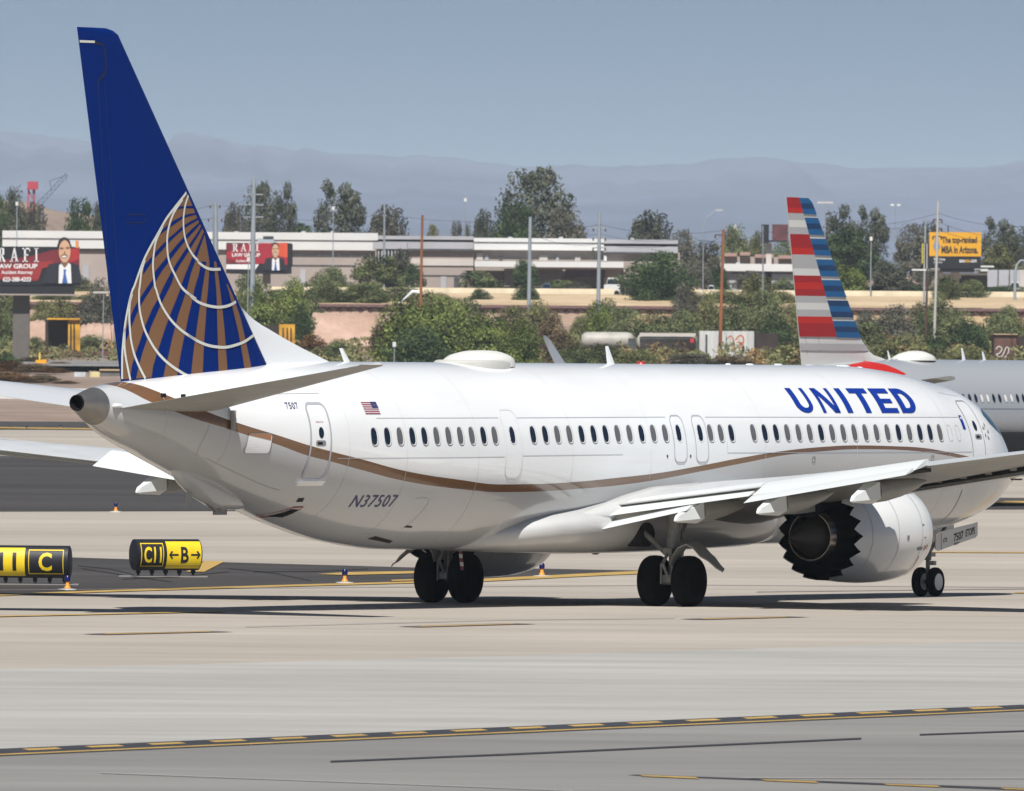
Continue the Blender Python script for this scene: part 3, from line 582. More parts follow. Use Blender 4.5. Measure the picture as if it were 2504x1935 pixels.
# ---------------------------------------------------------------- engines
m_nac = mat('nacelle_white', (.74, .75, .74), .25, coat=.5)
def rev(prof, yc, n=72, cap=(False, False), zz=None):
    rings = []
    for s, r in prof:
        zc_ = 1.62 - .02 * (s - 15)
        rings.append([L(s, yc + r * math.cos(t), zc_ + (r * math.sin(t) if math.sin(t) > -.2 or r < .8 else -.2 * r + (math.sin(t) + .2) * r * .97)) for t in [2 * math.pi * k / n for k in range(n)]])
    return rings
for side in (1, -1):
    yc = side * 4.83
    E_ = MB()
    outer = [(14.52, .93), (14.56, 1.0), (14.7, 1.05), (15.1, 1.105), (15.7, 1.13), (16.4, 1.12), (17.0, 1.085), (17.5, 1.04), (17.75, 1.015)]
    R1 = rev(outer, yc); n = 72; zig = []
    for k in range(n):
        ph = (k % 4) / 4.0; a = 1 - abs(2 * ph - 1); s = 17.82 + .34 * (a ** .8); t = 2 * math.pi * k / n; r = 1.005 - .03 * a
        zig.append(L(s, yc + r * math.cos(t), 1.62 - .02 * (s - 15) + r * math.sin(t)))
    E_.loft(R1 + [zig], cap=(False, False))
    nac = E_.build('engine_nacelle', m_nac, U, smooth=50)
    I_ = MB(); zi = [tuple(Vector(p)) for p in zig]
    zi2 = []
    for k in range(n):
        t = 2 * math.pi * k / n; p = zig[k]; zi2.append((p[0] + .01, p[1] + .02 * math.cos(t), p[2] - .02 * math.sin(t)))
    inner = [(17.75, .985), (17.2, .99), (16.4, .95)]
    I_.loft([zi2] + rev(inner, yc), cap=(False, True)); I_.build('nozzle_inner', m_black, nac, smooth=40)
    MB().loft(rev([(14.52, .93), (14.6, .88), (15.0, .87), (15.4, .88)], yc), cap=(False, True)).build('intake_inner', m_core, nac, smooth=40)
    MB().loft(rev([(16.5, .80), (17.2, .80), (17.7, .70), (18.1, .60), (18.25, .57)], yc), cap=(True, False)).build('core_cowl', m_black, nac, smooth=40)
    MB().loft(rev([(18.25, .57), (18.46, .535), (18.46, .515), (18.1, .51)], yc), cap=(False, False)).build('exhaust_ring', m_silver, nac, smooth=30)
    MB().loft(rev([(18.1, .505), (18.3, .46), (18.6, .38), (19.0, .21), (19.42, .02)], yc), cap=(False, True)).build('exhaust_plug', m_core, nac, smooth=60)
    py = MB(); rings = []
    for s, w, z0, z1 in ((15.0, .05, 2.70, 2.78), (15.6, .16, 2.6, 2.88), (16.6, .2, 2.5, 2.86), (17.6, .2, 2.32, 2.7), (18.4, .19, 2.12, 2.5), (19.4, .14, 2.05, 2.45), (20.6, .04, 2.1, 2.3)):
        rings.append([L(s, yc + a * w, z) for a, z in ((-1, z0), (-1, (z0 + z1) / 2), (-.5, z1), (.5, z1), (1, (z0 + z1) / 2), (1, z0))])
    py.loft(rings).build('pylon', m_under, U, smooth=30)
    MB().loft([[L(s, yc + w * a, z) for a, z in ((-1, z1), (-1, z0), (1, z0), (1, z1))] for s, w, z0, z1 in ((16.9, .24, 2.3, 2.6), (17.8, .24, 2.05, 2.5), (18.5, .2, 1.98, 2.4), (18.8, .1, 2.0, 2.3))]).build('pylon_heat_shield', m_black, U, smooth=20)
    # seams and marks on the outer side
    def ns(s, a, off=.008):
        r = interp(outer, 1, s) + off; zc_ = 1.62 - .02 * (s - 15); sn = math.sin(a)
        return L(s, yc + r * math.cos(a), zc_ + (r * sn if sn > -.2 else -.2 * r + (sn + .2) * r * .97))
    se = MB()
    for s, w in ((15.25, .012), (16.35, .012), (17.45, .01)):
        se.loft([[ns(s, 2 * math.pi * k / 60) for k in range(60)], [ns(s + w, 2 * math.pi * k / 60) for k in range(60)]], cap=(False, False))
    se.build('cowl_seam', m_line, nac, fix=False)
    if side == 1:
        mk = MB()
        mk.loft([[ns(15.18 - .1 * math.sin(k / 10 * 1.5), R(-28 - 3.2 * k)) for k in range(11)], [ns(15.21 - .1 * math.sin(k / 10 * 1.5), R(-28 - 3.2 * k)) for k in range(11)]], 0, (False, False), False)
        for s, a in ((15.05, -18), (14.93, -17)):
            P = []; Q = []
            for k in range(13):
                t = 2 * math.pi * k / 12; P.append(ns(s + .055 * math.cos(t), R(a + 2.9 * math.sin(t)))); Q.append(ns(s + .035 * math.cos(t), R(a + 1.8 * math.sin(t))))
            mk.loft([P, Q], 0, (False, False), False)
        mk.build('cowl_red_mark', m_red, nac, fix=False)
        for s, a, ds, da in ((15.95, -4, .05, 2.6), (15.2, 10, .05, .7), (15.12, -5, .05, .7), (15.3, -18, .12, 2)):
            V = [ns(s - ds, R(a - da)), ns(s + ds, R(a - da)), ns(s + ds, R(a + da)), ns(s - ds, R(a + da))]; MB().add(V, [(0, 1, 2, 3)]).build('cowl_dark_mark', mat('mark_grey', (.2, .2, .2), .5), nac, fix=False)

# ---------------------------------------------------------------- landing gear
def wheel(parent, s, y, rad, wid, rimm, name='wheel'):
    prof = [(-.5, .58), (-.5, .80), (-.42, .93), (-.25, .99), (0, 1.0), (.25, .99), (.42, .93), (.5, .80), (.5, .58)]
    rings = [[L(s + r * rad * math.cos(t), y + w * wid, rad + r * rad * math.sin(t)) for t in [2 * math.pi * k / 40 for k in range(40)]] for w, r in prof]
    ty = MB().loft(rings, cap=(False, False)).build('tyre', m_tyre, parent, smooth=60)
    rg = [[L(s + r * rad * math.cos(t), y + w * wid, rad + r * rad * math.sin(t)) for t in [2 * math.pi * k / 28 for k in range(28)]] for w, r in ((-.5, .58), (-.36, .53), (-.30, .2), (-.42, .16), (.42, .16), (.30, .2), (.36, .53), (.5, .58))]
    MB().loft(rg).build('rim', rimm, ty, smooth=30)
for side in (1, -1):
    gname = 'main_gear_leg'
    g = MB(); g.tube([L(21.18, side * 2.86, .56), L(21.16, side * 2.86, 1.3)], .085, 12); g.tube([L(21.16, side * 2.86, 1.25), L(21.1, side * 2.88, 2.15)], .15, 14)
    g.tube([L(21.18, side * (2.86 - .45), .56), L(21.18, side * (2.86 + .45), .56)], .08, 12)
    g.tube([L(21.2, side * 2.75, 1.15), L(21.2, side * 2.0, 1.75), L(21.2, side * 1.8, 1.95)], [.06, .07, .07], 8)
    g.tube([L(21.35, side * 2.86, 1.2), L(21.6, side * 2.86, .95), L(21.35, side * 2.86, .65)], .04, 8)
    g.tube([L(20.95, side * 2.86, 1.3), L(20.2, side * 2.7, 2.0)], .05, 8); g.tube([L(21.3, side * 2.9, .7), L(21.25, side * 2.9, 1.9)], .018, 6)
    g.tube([L(21.05, side * 3.02, .75), L(21.0, side * 3.05, 1.25), L(20.98, side * 3.0, 1.9)], .014, 5); g.box(L(21.32, side * 2.86, 1.22), (.16, .22, .14)); g.box(L(21.3, side * 2.86, .62), (.2, .3, .16)); g.tube([L(21.42, side * 2.72, .5), L(21.42, side * 2.72, .95)], .03, 6); g.tube([L(21.42, side * 3.0, .5), L(21.42, side * 3.0, .95)], .03, 6)
    leg = g.build(gname, m_steel, U, smooth=40)
    for d in (-.43, .43): wheel(leg, 21.18, side * (2.86 + d), .565, .40, mat('main_rim', (.005, .005, .006), .9, spec=.05))
    # curved door panel hinged outboard
    dr = [(3.02, .98), (3.08, 1.18), (3.22, 1.36), (3.42, 1.44), (3.6, 1.36), (3.78, 1.18), (3.95, 1.08), (4.12, .92), (4.25, .84)]
    V = []; 
    rings = []
    for k, (y, z) in enumerate(dr):
        w = (.34 if k < 6 else .34 - (k - 5) * .08) * .85
        rings.append([L(21.18 - w + .2, side * y, z + .02), L(21.18 + w + .1, side * y, z - .06 + .02), L(21.18 + w + .1, side * y, z - .09 + .02), L(21.18 - w + .2, side * y, z - .01)])
    MB().loft(rings).build('gear_door', m_under, U, smooth=30)
g = MB(); g.tube([L(4.01, 0, .34), L(4.03, 0, .9)], .05, 10); g.tube([L(4.03, 0, .85), L(3.9, 0, 1.7)], .085, 12); g.tube([L(4.01, -.24, .34), L(4.01, .24, .34)], .045, 8)
g.tube([L(4.05, 0, .95), L(3.2, 0, 1.6)], .045, 8); g.box(L(4.22, .1, .98), (.22, .3, .1)); g.box(L(4.15, .2, .78), (.12, .12, .1))
leg = g.build('nose_gear_leg', m_steel, U, smooth=40)
for d in (-.19, .19): wheel(leg, 4.01, d, .34, .19, mat('nose_rim', (.55, .56, .56), .4))
for side in (1, -1):
    y = side * .30
    dr = MB().loft([[L(s, y, z0), L(s, y + side * .03, z0), L(s, y + side * .03, z1), L(s, y, z1)] for s, z0, z1 in ((2.2, 1.42, 1.72), (2.3, 1.36, 1.70), (3.2, 1.22, 1.60), (4.1, 1.07, 1.5), (4.25, 1.1, 1.46))])
    dd = dr.build('nose_gear_door', m_fair, U)
    if side == 1:
        def dmap(x, z): return L(4.2 - x, y + .034, z + 1.02 + x * .155)
        for txt, x0, w, z, h in (('7507', .82, .48, .12, .19), ('ETOPS', 1.4, .46, .14, .17), ('172', .3, .2, .18, .1), ('MAX 9', .85, .24, .03, .06)):
            V, F, _ = text_mesh(txt, w, h, 0, .02)
            b = poly_cells([([(x0 + v[0], z + v[1]) for v in V], F)], [], []); flat_on(b, dmap).build('door_writing', m_dark, dd, fix=False)
        b = poly_cells([P1([(.2, .03), (.225, .03), (.225, .42), (.2, .42)])], [], []); flat_on(b, dmap).build('door_stripe', m_red, dd, fix=False)
# striped drain mast beneath the far wing root
ds_ = MB()
for k in range(6): ds_.add([L(23.1 - .02 * k, -1.5, 1.3 - k * .09), L(22.95 - .02 * k, -1.5, 1.3 - k * .09), L(22.95 - .02 * (k + 1), -1.5, 1.3 - (k + 1) * .09), L(23.1 - .02 * (k + 1), -1.5, 1.3 - (k + 1) * .09)], [(0, 1, 2, 3)], k % 2)
ds_.build('striped_strut', [m_white, m_red], U)
# ---------------------------------------------------------------- the second airliner, beyond
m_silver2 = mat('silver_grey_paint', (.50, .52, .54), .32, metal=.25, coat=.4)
m_bel2 = mat('belly_shaded_silver', (.16, .165, .17), .35, metal=.3)  # silver belly darkened: its shade and dark ground reflection are in the colour
m_fred = mat('flag_bright_red', (.48, .018, .012), .45, spec=.3); m_fred2 = mat('flag_deep_red', (.33, .012, .018), .45, spec=.3)
m_fbl = mat('flag_mid_blue', (.004, .10, .27), .45, spec=.3); m_fbl2 = mat('flag_deep_blue', (.002, .035, .115), .45, spec=.3)
m_fg1 = mat('flag_white', (.62, .62, .60), .45, spec=.3); m_fg2 = mat('flag_grey', (.40, .40, .41), .45, spec=.3)
S2 = 42.6
def L2(s, lat, z): return (S2 - s, -lat, z)
PR2 = [(0,3.3,3.3,0),(.1,3.55,3.05,.28),(.5,3.9,2.7,.62),(1.5,4.5,2.1,1.15),(3,5.1,1.7,1.6),(5,5.55,1.52,1.9),(7,5.66,1.5,1.975),(31,5.66,1.5,1.975),(34,5.66,1.85,1.92),(38,5.58,2.9,1.5),(41,5.42,3.7,1.0),(44,5.08,4.4,.42),(44.5,4.95,4.6,.2)]
g_t, g_b, g_w = [pchip([p[0] for p in PR2], [p[k] for p in PR2]) for k in (1, 2, 3)]
def surf2(s, z, off=0.0, side=1):
    a, b_, w = g_t(s), g_b(s), g_w(s); c = (a + b_) / 2; r = (a - b_) / 2; u = max(-.9995, min(.9995, (z - c) / r)); lat = w * math.sqrt(1 - u * u)
    ny, nz = lat / (w * w), (z - c) / (r * r); l = math.hypot(ny, nz); return L2(s, side * (lat + off * ny / l), z + off * nz / l)
A2 = thing('passenger_airliner', 'silver airliner with red, white and blue striped tail, behind the nearer nose', 'airliner', (10.895, 528.0, 0), R(62.6))
def ring2(s, n=56):
    a, b_, w = g_t(s), g_b(s), g_w(s); c = (a + b_) / 2; r = (a - b_) / 2
    return [L2(s, w * math.cos(t), c + r * math.sin(t)) for t in [2 * math.pi * k / n for k in range(n)]]
mb = MB().loft([ring2(s) for s in [0, .05, .1, .2, .35, .5, .8, 1.2, 1.6, 2.2, 3, 4, 5, 6] + [7 + 2 * i for i in range(12)] + [31 + .5 * i for i in range(28)]])
nr = 56
mb.m = [1 if (len(f) == 4 and sum(mb.v[i][2] for i in f) / 4 < 2.9) else 0 for f in mb.f]  # low faces take the shade-darkened belly tone
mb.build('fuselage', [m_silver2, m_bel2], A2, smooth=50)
def dec2(name, polys, mats, off=.008):
    mb = MB()
    for k, (V, F) in enumerate(polys):
        s0 = min(v[0] for v in V); s1 = max(v[0] for v in V); z0 = min(v[1] for v in V); z1 = max(v[1] for v in V)
        b = poly_cells([(V, F)], [s0 + .5 * i for i in range(1, int((s1 - s0) / .5) + 1)], [z0 + .08 * i for i in range(1, int((z1 - z0) / .08) + 1)])
        flat_on(b, lambda s, z: surf2(s, z, off + .004 * k), k if len(mats) > 1 else 0, mb)
    return mb.build(name, mats, A2, fix=False)
dec2('red_tail_band', [P1([(43.2, 5.12), (42.7, 5.2), (37.6, 5.58), (36.9, 5.45), (36.2, 5.10), (38, 4.85), (42.9, 4.2)])], [m_fred])
for k in range(17):
    s = 32.37 - .533 * k; sh = k in (3, 4, 7, 8, 12, 13)
    ov = [[(s + a * math.cos(t) + da, 4.19 + b_ * math.sin(t)) for t in [2 * math.pi * j / 14 for j in range(14)]] for a, b_, da in ((.145, .185, 0), (.115, .16, .012))]
    dec2('cabin_window', [P1(ov[0]), P1(ov[1])], [m_line, m_bezel if sh else m_glass])
dec2('panel_seam', [ribbon([(33 - k, 3.79) for k in range(16)], .02)], [m_line])
LE2 = lambda z: 37.61 + (z - 6.45) * .833; TE2 = lambda z: 42.67 + (z - 5.65) * .226
def fl2(s, z):
    l = LE2(z) if z > 6.5 else _fil(z); c = TE2(z) - l; u = min(.999, max(.0005, (s - l) / c)); return 5 * .085 * min(c, 4.8) * (.2969 * math.sqrt(u) - .126 * u - .3516 * u * u + .2843 * u ** 3 - .1036 * u ** 4)
_fp = [(5.45, 34.6), (5.68, 35.57), (5.82, 36.49), (6.13, 37.15), (6.5, 37.65)]; _fil = pchip([a for a, b_ in _fp], [b_ for a, b_ in _fp])
rings = []
for z in [5.2, 5.5, 5.6, 5.7, 5.8, 5.95, 6.1, 6.3, 6.5] + [6.9 + .4 * i for i in range(11)] + [11.3, 11.5, 11.62, 11.7, 11.72]:
    l = LE2(z) if z > 6.5 else _fil(z)
    cut = 0 if z <= 11.3 else (z - 11.3) ** 2 * 2.0; c = TE2(z) - l; kk = 1 if z < 11.6 else .5
    pts = [(l + cut + u * (TE2(z) - l - cut), fl2(l + u * c, z) * kk) for u in us]
    rings.append([L2(s, a, z) for s, a in pts] + [L2(s, -a, z) for s, a in pts[-1:0:-1]])
MB().loft(rings).build('fin', m_fg1, A2, smooth=50)
ZY = lambda y: 11.72 - (y - 223) * .0056
bs = lambda z: 43.14 - (11.74 - z) * .59
def rows(y0, y1, shades, kind):
    out = []; n = len(shades)
    for i, mi in enumerate(shades):
        za, zb = ZY(y0 + (y1 - y0) * i / n), ZY(y0 + (y1 - y0) * (i + 1) / n)
        if kind == 'L': V = [(TE2(za) - .01, za), (bs(za), za), (bs(zb), zb), (TE2(zb) - .01, zb)]
        else: V = [(bs(za), za), (LE2(za) + .03 + (0 if za < 11.3 else (za - 11.3) ** 2 * 2), za), (LE2(zb) + .03, zb), (bs(zb), zb)]
        out.append((V, mi))
    return out
FR = []
for y0, y1, sh in ((224, 328, (3, 3, 2)), (330, 470, (5, 4, 5)), (470, 607, (3, 3, 2)), (607, 747, (5, 5, 4)), (747, 884, (3, 2, 3)), (884, 1022, (5, 4, 5)), (1022, 1158, (2, 3, 3))): FR += rows(y0, y1, sh, 'L')
for y0, y1 in ((226, 335), (358, 472), (498, 610), (637, 750), (775, 888), (912, 1025), (1050, 1163)): FR += rows(y0, y1, (0, 1, 0), 'R') if y0 != 912 else rows(y0, y1, (1, 0, 1), 'R')
FR += [([(TE2(ZY(1205)), ZY(1205)), (37.4, ZY(1205)), (37.0, ZY(1250)), (TE2(ZY(1250)), ZY(1250))], 5)]
mb = MB()
for V, mi in FR:
    b = poly_cells([P1(V)], [37.4 + .12 * i for i in range(56)], []); flat_on(b, lambda s, z: L2(s, fl2(max(s, (LE2(z) if z > 6.5 else _fil(z)) + .02), z) + .03, z), mi, mb)
mb.build('tail_flag_stripes', [m_fbl, m_fbl2, m_fred, m_fred2, m_fg1, m_fg2], A2, fix=False)
b = MB()
for pts in ([(43.6, 10.9), (42.2, 5.8)], [(43.1, 10.9), (41.2, 5.9)]):
    V, F = ribbon([(pts[0][0] + (pts[1][0] - pts[0][0]) * k / 9, pts[0][1] + (pts[1][1] - pts[0][1]) * k / 9) for k in range(10)], .02); flat_on(poly_cells([(V, F)], [], []), lambda s, z: L2(s, fl2(s, z) + .012, z), 0, b)
b.build('rudder_seam', m_line, A2, fix=False)
for side in (1, -1):
    rings = []
    for k in range(5):
        y = .5 + 5.7 * k / 4; le = 38.6 + (y - .5) * .62; te = 42.2 + (y - .5) * .3; z = 4.35 + (y - .5) * .105; c = te - le
        rings.append([L2(le + (te - le) * u, side * y, z + h * .1 * c) for u, h in AF] + [L2(le + (te - le) * u, side * y, z - h * .09 * c) for u, h in AF[-2:0:-1]])
    MB().loft(rings).build('tailplane', m_under, A2, smooth=40)
    rings = []
    for y in (1.5, 4, 6.4, 10, 14, 17.0):
        le = 15.6 + (y - 1.9) * .62 if y > 1 else 15; te = 24.2 if y < 6.4 else 24.2 + (y - 6.4) * .33; c = te - le; z = 2.5 + (y - 1.5) * .105
        rings.append([L2(le + (te - le) * u, side * y, z + h * .12 * c) for u, h in AF] + [L2(le + (te - le) * u, side * y, z - h * .1 * c) for u, h in AF[-2:0:-1]])
    MB().loft(rings).build('wing', m_silver2, A2, smooth=40)
    rings = []
    for y, z, a, c in ((17.0, 4.12, 25.7, 1.7), (17.5, 4.4, 26.3, 1.4), (17.75, 5.0, 26.9, 1.1), (17.95, 5.9, 27.8, .75), (18.0, 6.35, 28.35, .5), (18.0, 6.5, 28.75, .2)):
        rings.append([L2(a, side * y, z), L2(a + c * .3, side * (y + .06), z), L2(a + c, side * y, z), L2(a + c * .3, side * (y - .06), z)])
    MB().loft(rings).build('winglet', m_silver2, A2, smooth=30)
    MB().loft([[L2(s, side * 5.75 + r * math.cos(t), 1.65 + r * math.sin(t)) for t in [2 * math.pi * k / 30 for k in range(30)]] for s, r in ((13.0, .95), (13.5, 1.1), (14.5, 1.15), (16, 1.0), (16.8, .6), (17.6, .3))]).build('engine_nacelle', m_silver2, A2, smooth=50)
    g = MB().tube([L2(22.0, side * 3.8, .6), L2(22.0, side * 3.8, 2.5)], .14, 10).build('main_gear_leg', m_steel, A2, smooth=40)
    for d in (-.46, .46):
        MB().loft([[L2(22.0 + r * math.cos(t), side * 3.8 + d + w, .58 + r * math.sin(t)) for t in [2 * math.pi * k / 24 for k in range(24)]] for w, r in ((-.2, .48), (-.1, .58), (.1, .58), (.2, .48))]).build('wheel', m_tyre, g, smooth=50)
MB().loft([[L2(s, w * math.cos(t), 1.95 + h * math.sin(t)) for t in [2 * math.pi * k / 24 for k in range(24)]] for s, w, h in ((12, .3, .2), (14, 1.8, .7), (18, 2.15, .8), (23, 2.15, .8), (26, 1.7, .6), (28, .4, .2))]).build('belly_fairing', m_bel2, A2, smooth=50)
rings = []
for s, w, h in ((34.4, .1, .02), (34.0, .45, .17), (33.5, .60, .28), (33.0, .66, .34), (32.5, .66, .34), (32.1, .58, .27), (31.85, .4, .14), (31.75, .1, .02)):
    rings.append([L2(s, w * math.cos(t), 5.62 + (h + .03) * math.sin(t)) for t in [math.pi * k / 12 for k in range(13)]])
MB().loft(rings, closed=False, cap=(False, False)).build('satcom_radome', MATS['radome_cream'], A2, smooth=50)
for s, h, c0 in ((35.05, .32, .25), (28.5, .45, .35), (26.65, .32, .35)):
    MB().loft([[L2(s + sw - c / 2, 0, z), L2(s + sw, .02, z), L2(s + sw + c / 2, 0, z), L2(s + sw, -.02, z)] for z, c, sw in ((5.6, c0, -.1), (5.66 + h, c0 * .4, .12))]).build('blade_antenna', m_white, A2)

# ---------------------------------------------------------------- ground, pavements and markings
def gt(x, y):
    a, b_ = ray(x, y); lo, hi = 100.0, 30000.0
    D = 100.0
    while D < 3000:
        if CAMH + b_ * D <= zt(D): break
        D += 2
    lo = D - 2; hi = D
    for _ in range(25):
        m = (lo + hi) / 2
        if CAMH + b_ * m <= zt(m): hi = m
        else: lo = m
    return Vector((a * hi, hi, zt(hi)))
def ground_mat(name, c1, c2, c3=None, big=.03, fine=.5, rough=.85, streak=(1, 1, 1), amt=.12):
    m = bpy.data.materials.new(name); m.use_nodes = True; nt = m.node_tree; b = nt.nodes['Principled BSDF']; b.inputs['Roughness'].default_value = rough; b.inputs['Specular IOR Level'].default_value = .3
    tc = nt.nodes.new('ShaderNodeTexCoord'); mp = nt.nodes.new('ShaderNodeMapping'); mp.inputs['Scale'].default_value = streak; nt.links.new(tc.outputs['Object'], mp.inputs[0])
    n1 = nt.nodes.new('ShaderNodeTexNoise'); n1.inputs['Scale'].default_value = big; n1.inputs['Detail'].default_value = 8; n1.inputs['Roughness'].default_value = .62; nt.links.new(mp.outputs[0], n1.inputs[0])
    cr = nt.nodes.new('ShaderNodeValToRGB'); cr.color_ramp.elements[0].position = .34; cr.color_ramp.elements[0].color = (*c1, 1); cr.color_ramp.elements[1].position = .66; cr.color_ramp.elements[1].color = (*c2, 1)
    if c3: e = cr.color_ramp.elements.new(.5); e.color = (*c3, 1)
    nt.links.new(n1.outputs[0], cr.inputs[0])
    n2 = nt.nodes.new('ShaderNodeTexNoise'); n2.inputs['Scale'].default_value = fine; n2.inputs['Detail'].default_value = 6; n2.inputs['Roughness'].default_value = .7; nt.links.new(mp.outputs[0], n2.inputs[0])
    c2_ = nt.nodes.new('ShaderNodeValToRGB'); c2_.color_ramp.elements[0].position = .3; c2_.color_ramp.elements[0].color = (1 - amt, 1 - amt, 1 - amt, 1); c2_.color_ramp.elements[1].position = .7; c2_.color_ramp.elements[1].color = (1 + amt, 1 + amt, 1 + amt, 1)
    nt.links.new(n2.outputs[0], c2_.inputs[0])
    mx = nt.nodes.new('ShaderNodeMix'); mx.data_type = 'RGBA'; mx.blend_type = 'MULTIPLY'; mx.inputs[0].default_value = 1; nt.links.new(cr.outputs[0], mx.inputs[6]); nt.links.new(c2_.outputs[0], mx.inputs[7]); nt.links.new(mx.outputs[2], b.inputs['Base Color'])
    return m
m_conc = ground_mat('concrete_beige', (.33, .292, .25), (.435, .388, .332), (.38, .339, .291), .045, .35, streak=(.35, 1, 1))
m_grey = ground_mat('concrete_light_grey', (.325, .315, .295), (.41, .398, .37), (.366, .355, .33), .05, .4, streak=(.3, 1, 1))
m_near = ground_mat('apron_grey', (.175, .171, .162), (.265, .257, .241), (.218, .212, .2), .06, .5, streak=(.25, 1, 1))
m_asph = ground_mat('asphalt_dark', (.040, .036, .034), (.068, .061, .058), (.052, .048, .046), .06, .4, streak=(.3, 1, 1), amt=.2)
m_dirt = ground_mat('desert_dirt', (.19, .145, .115), (.33, .25, .195), (.26, .195, .155), .08, .6, amt=.22)
m_grav = ground_mat('rail_gravel', (.16, .155, .15), (.28, .27, .26), None, .1, .8, amt=.25)
m_tan = ground_mat('tan_dirt', (.42, .31, .18), (.60, .46, .30), None, .07, .5, amt=.15)
m_yel = mat('marking_yellow', (.46, .30, .085), .7, var=.18, scale=1.5)
m_blk = mat('marking_black', (.035, .036, .042), .75, var=.2, scale=1.0)
m_wht = mat('marking_white', (.6, .6, .58), .7); m_fwh = mat('worn_white', (.34, .335, .32), .8)
gv = []; gf = []; ys = [-800, 0, 300, 600, 1000, 1100, 1200, 1280, 1350, 1400, 1450, 1500, 1575, 1650, 1700, 1738, 1744, 1790, 1850, 1900, 2400, 3000, 8000, 20000, 34000]
xs = [-7000, -2000, -600, -200, -120, -80, -60, -40, -20, 0, 20, 40, 60, 80, 120, 200, 600, 2000, 7000]
for y in ys:
    for x in xs:
        h = 0.0
        if 1300 < y < 1740 and abs(x) < 200: h = .25 * math.sin(x * .23 + y * .05) + .2 * math.sin(x * .61 + y)
        gv.append((x, y, zt(y) + h * (0 if y < 1390 else .6)))
for i in range(len(ys) - 1):
    for j in range(len(xs) - 1): gf.append((i * len(xs) + j, i * len(xs) + j + 1, (i + 1) * len(xs) + j + 1, (i + 1) * len(xs) + j))
tag(MB().add(gv, gf).build('ground', m_dirt, fix=False), kind='structure')
def sheet(name, pts, m, z=.01, terr=False):
    P = [gt(x, y) if terr else gp(x, y) for x, y in pts]
    return tag(MB().add([(p.x, p.y, p.z + z) for p in P], [tuple(range(len(P)))]).build(name, m, fix=False), kind='structure')
tag(MB().add([(-900, -300, .004), (900, -300, .004), (900, 1000, .004), (-900, 1000, .004)], [(0, 1, 2, 3)]).build('taxiway', m_conc, fix=False), kind='structure')
sheet('apron', [(-900, 1886), (3400, 1696), (9000, 4200), (-7000, 4200)], m_near, .012)
sheet('taxiway_shoulder', [(-900, 1886), (-900, 1662), (0, 1638), (1252, 1605), (2504, 1568), (3400, 1540), (3400, 1696)], m_grey, .008)
sheet('asphalt_island', [(-500, 1345), (165, 1364), (543, 1376), (1012, 1389), (1335, 1392), (1640, 1398), (1500, 1404), (1184, 1421), (700, 1434), (0, 1456), (-500, 1474)], m_asph, .012)
sheet('asphalt_strip', [(-500, 1114), (1400, 1120), (1500, 1180), (1900, 1214), (3000, 1222), (3000, 1246), (-500, 1253)], m_asph, .012)
sheet('far_taxiway', [(-500, 1054), (3000, 1062), (3000, 1120), (-500, 1112)], m_conc, .12, True)
sheet('far_asphalt', [(-500, 1034), (3000, 1044), (3000, 1062), (-500, 1052)], m_asph, .14, True)
# markings: one object each line
def mark(name, polys, mats):
    mb = MB()
    for k, (pts, mi, z) in enumerate(polys): mb.add([(p.x, p.y, p.z + z) for p in [gp(x, y) for x, y in pts]], [tuple(range(len(pts)))], mi)
    return tag(mb.build(name, mats, fix=False), kind='structure')
bl = lambda x: 1850.5 - .0438 * x - (x / 2504) * 0
pl = [([(-600, bl(-600) - 17), (3000, bl(3000) - 15), (3000, bl(3000) + 1), (-600, bl(-600) + 2)], 0, .016)]
pl.append(([(-600, bl(-600) - 3), (3000, bl(3000) - 3.3), (3000, bl(3000) - 1), (-600, bl(-600) - 0.2)], 1, .02))
x = -560.0; k = 0
while x < 2900:
    sc_ = 1 - x / 2504 * .12; w = 82 * sc_; y = bl(x) - 11
    pl.append(([(x - 8, y - 1.8), (x + w - 8, y - 1.8 - .0438 * w), (x + w + 10, y + 1.6 - .0438 * w), (x + 10, y + 1.6)], 1, .02)); x += 153 * sc_; k += 1
mark('boundary_marking', pl, [m_blk, m_yel])
def tl_(name, pts, w, mi=0, mats=None, ext=None):
    pl = []
    for (x0, y0), (x1, y1) in zip(pts, pts[1:]): pl.append(([(x0, y0 - w / 2), (x1, y1 - w / 2), (x1, y1 + w / 2), (x0, y0 + w / 2)], 0, .022))
    return mark(name, pl, mats or [m_blk])
tl_('dark_line', [(808, 1866), (1252, 1848), (2106, 1809.5)], 3.6); tl_('dark_line', [(2249, 1800), (2504, 1791), (2700, 1784)], 3.2)
tl_('white_line', [(246, 1894), (1204, 1930), (1400, 1938)], 1.4, mats=[m_fwh]); tl_('white_line', [(1815, 1906), (2700, 1908)], 1.4, mats=[m_fwh])
P0, P1_ = (1533, 1898), (2700, 1939)
pl = [([(1533, 1899), (1560, 1898), (2700, 1938), (2700, 1944)], 0, .02)]
for a, b_ in ((1573, 1710), (1871, 2003), (2169, 2301), (2456, 2590)):
    ya = 1899 + (a - 1533) * .0355; yb = 1899 + (b_ - 1533) * .0355; pl.append(([(a - 10, ya - .6), (b_ - 10, yb - .4), (b_, yb + 3.4), (a, ya + 2.4)], 1, .024))
mark('dashed_marking', pl, [m_blk, m_yel])
for x0, x1, y0, y1 in ((200, 573, 1552.5, 1547), (970, 1315, 1534, 1528), (1660, 1982, 1515.5, 1511)):
    pl = [([(x0, y0), (x0 + 60, y0 - 2.2), (x1 - 60, y1 - 2.0), (x1, y1), (x1 - 60, y1 + 1.2), (x0 + 60, y0 + 1.8)], 0, .016), ([(x0 + 55, y0 - .8), (x1 - 55, y1 - .9), (x1 - 60, y1 + .5), (x0 + 60, y0 + .8)], 1, .02)]
    mark('centreline_dash', pl, [mat('marking_dark', (.14, .12, .12), .8), m_yel])
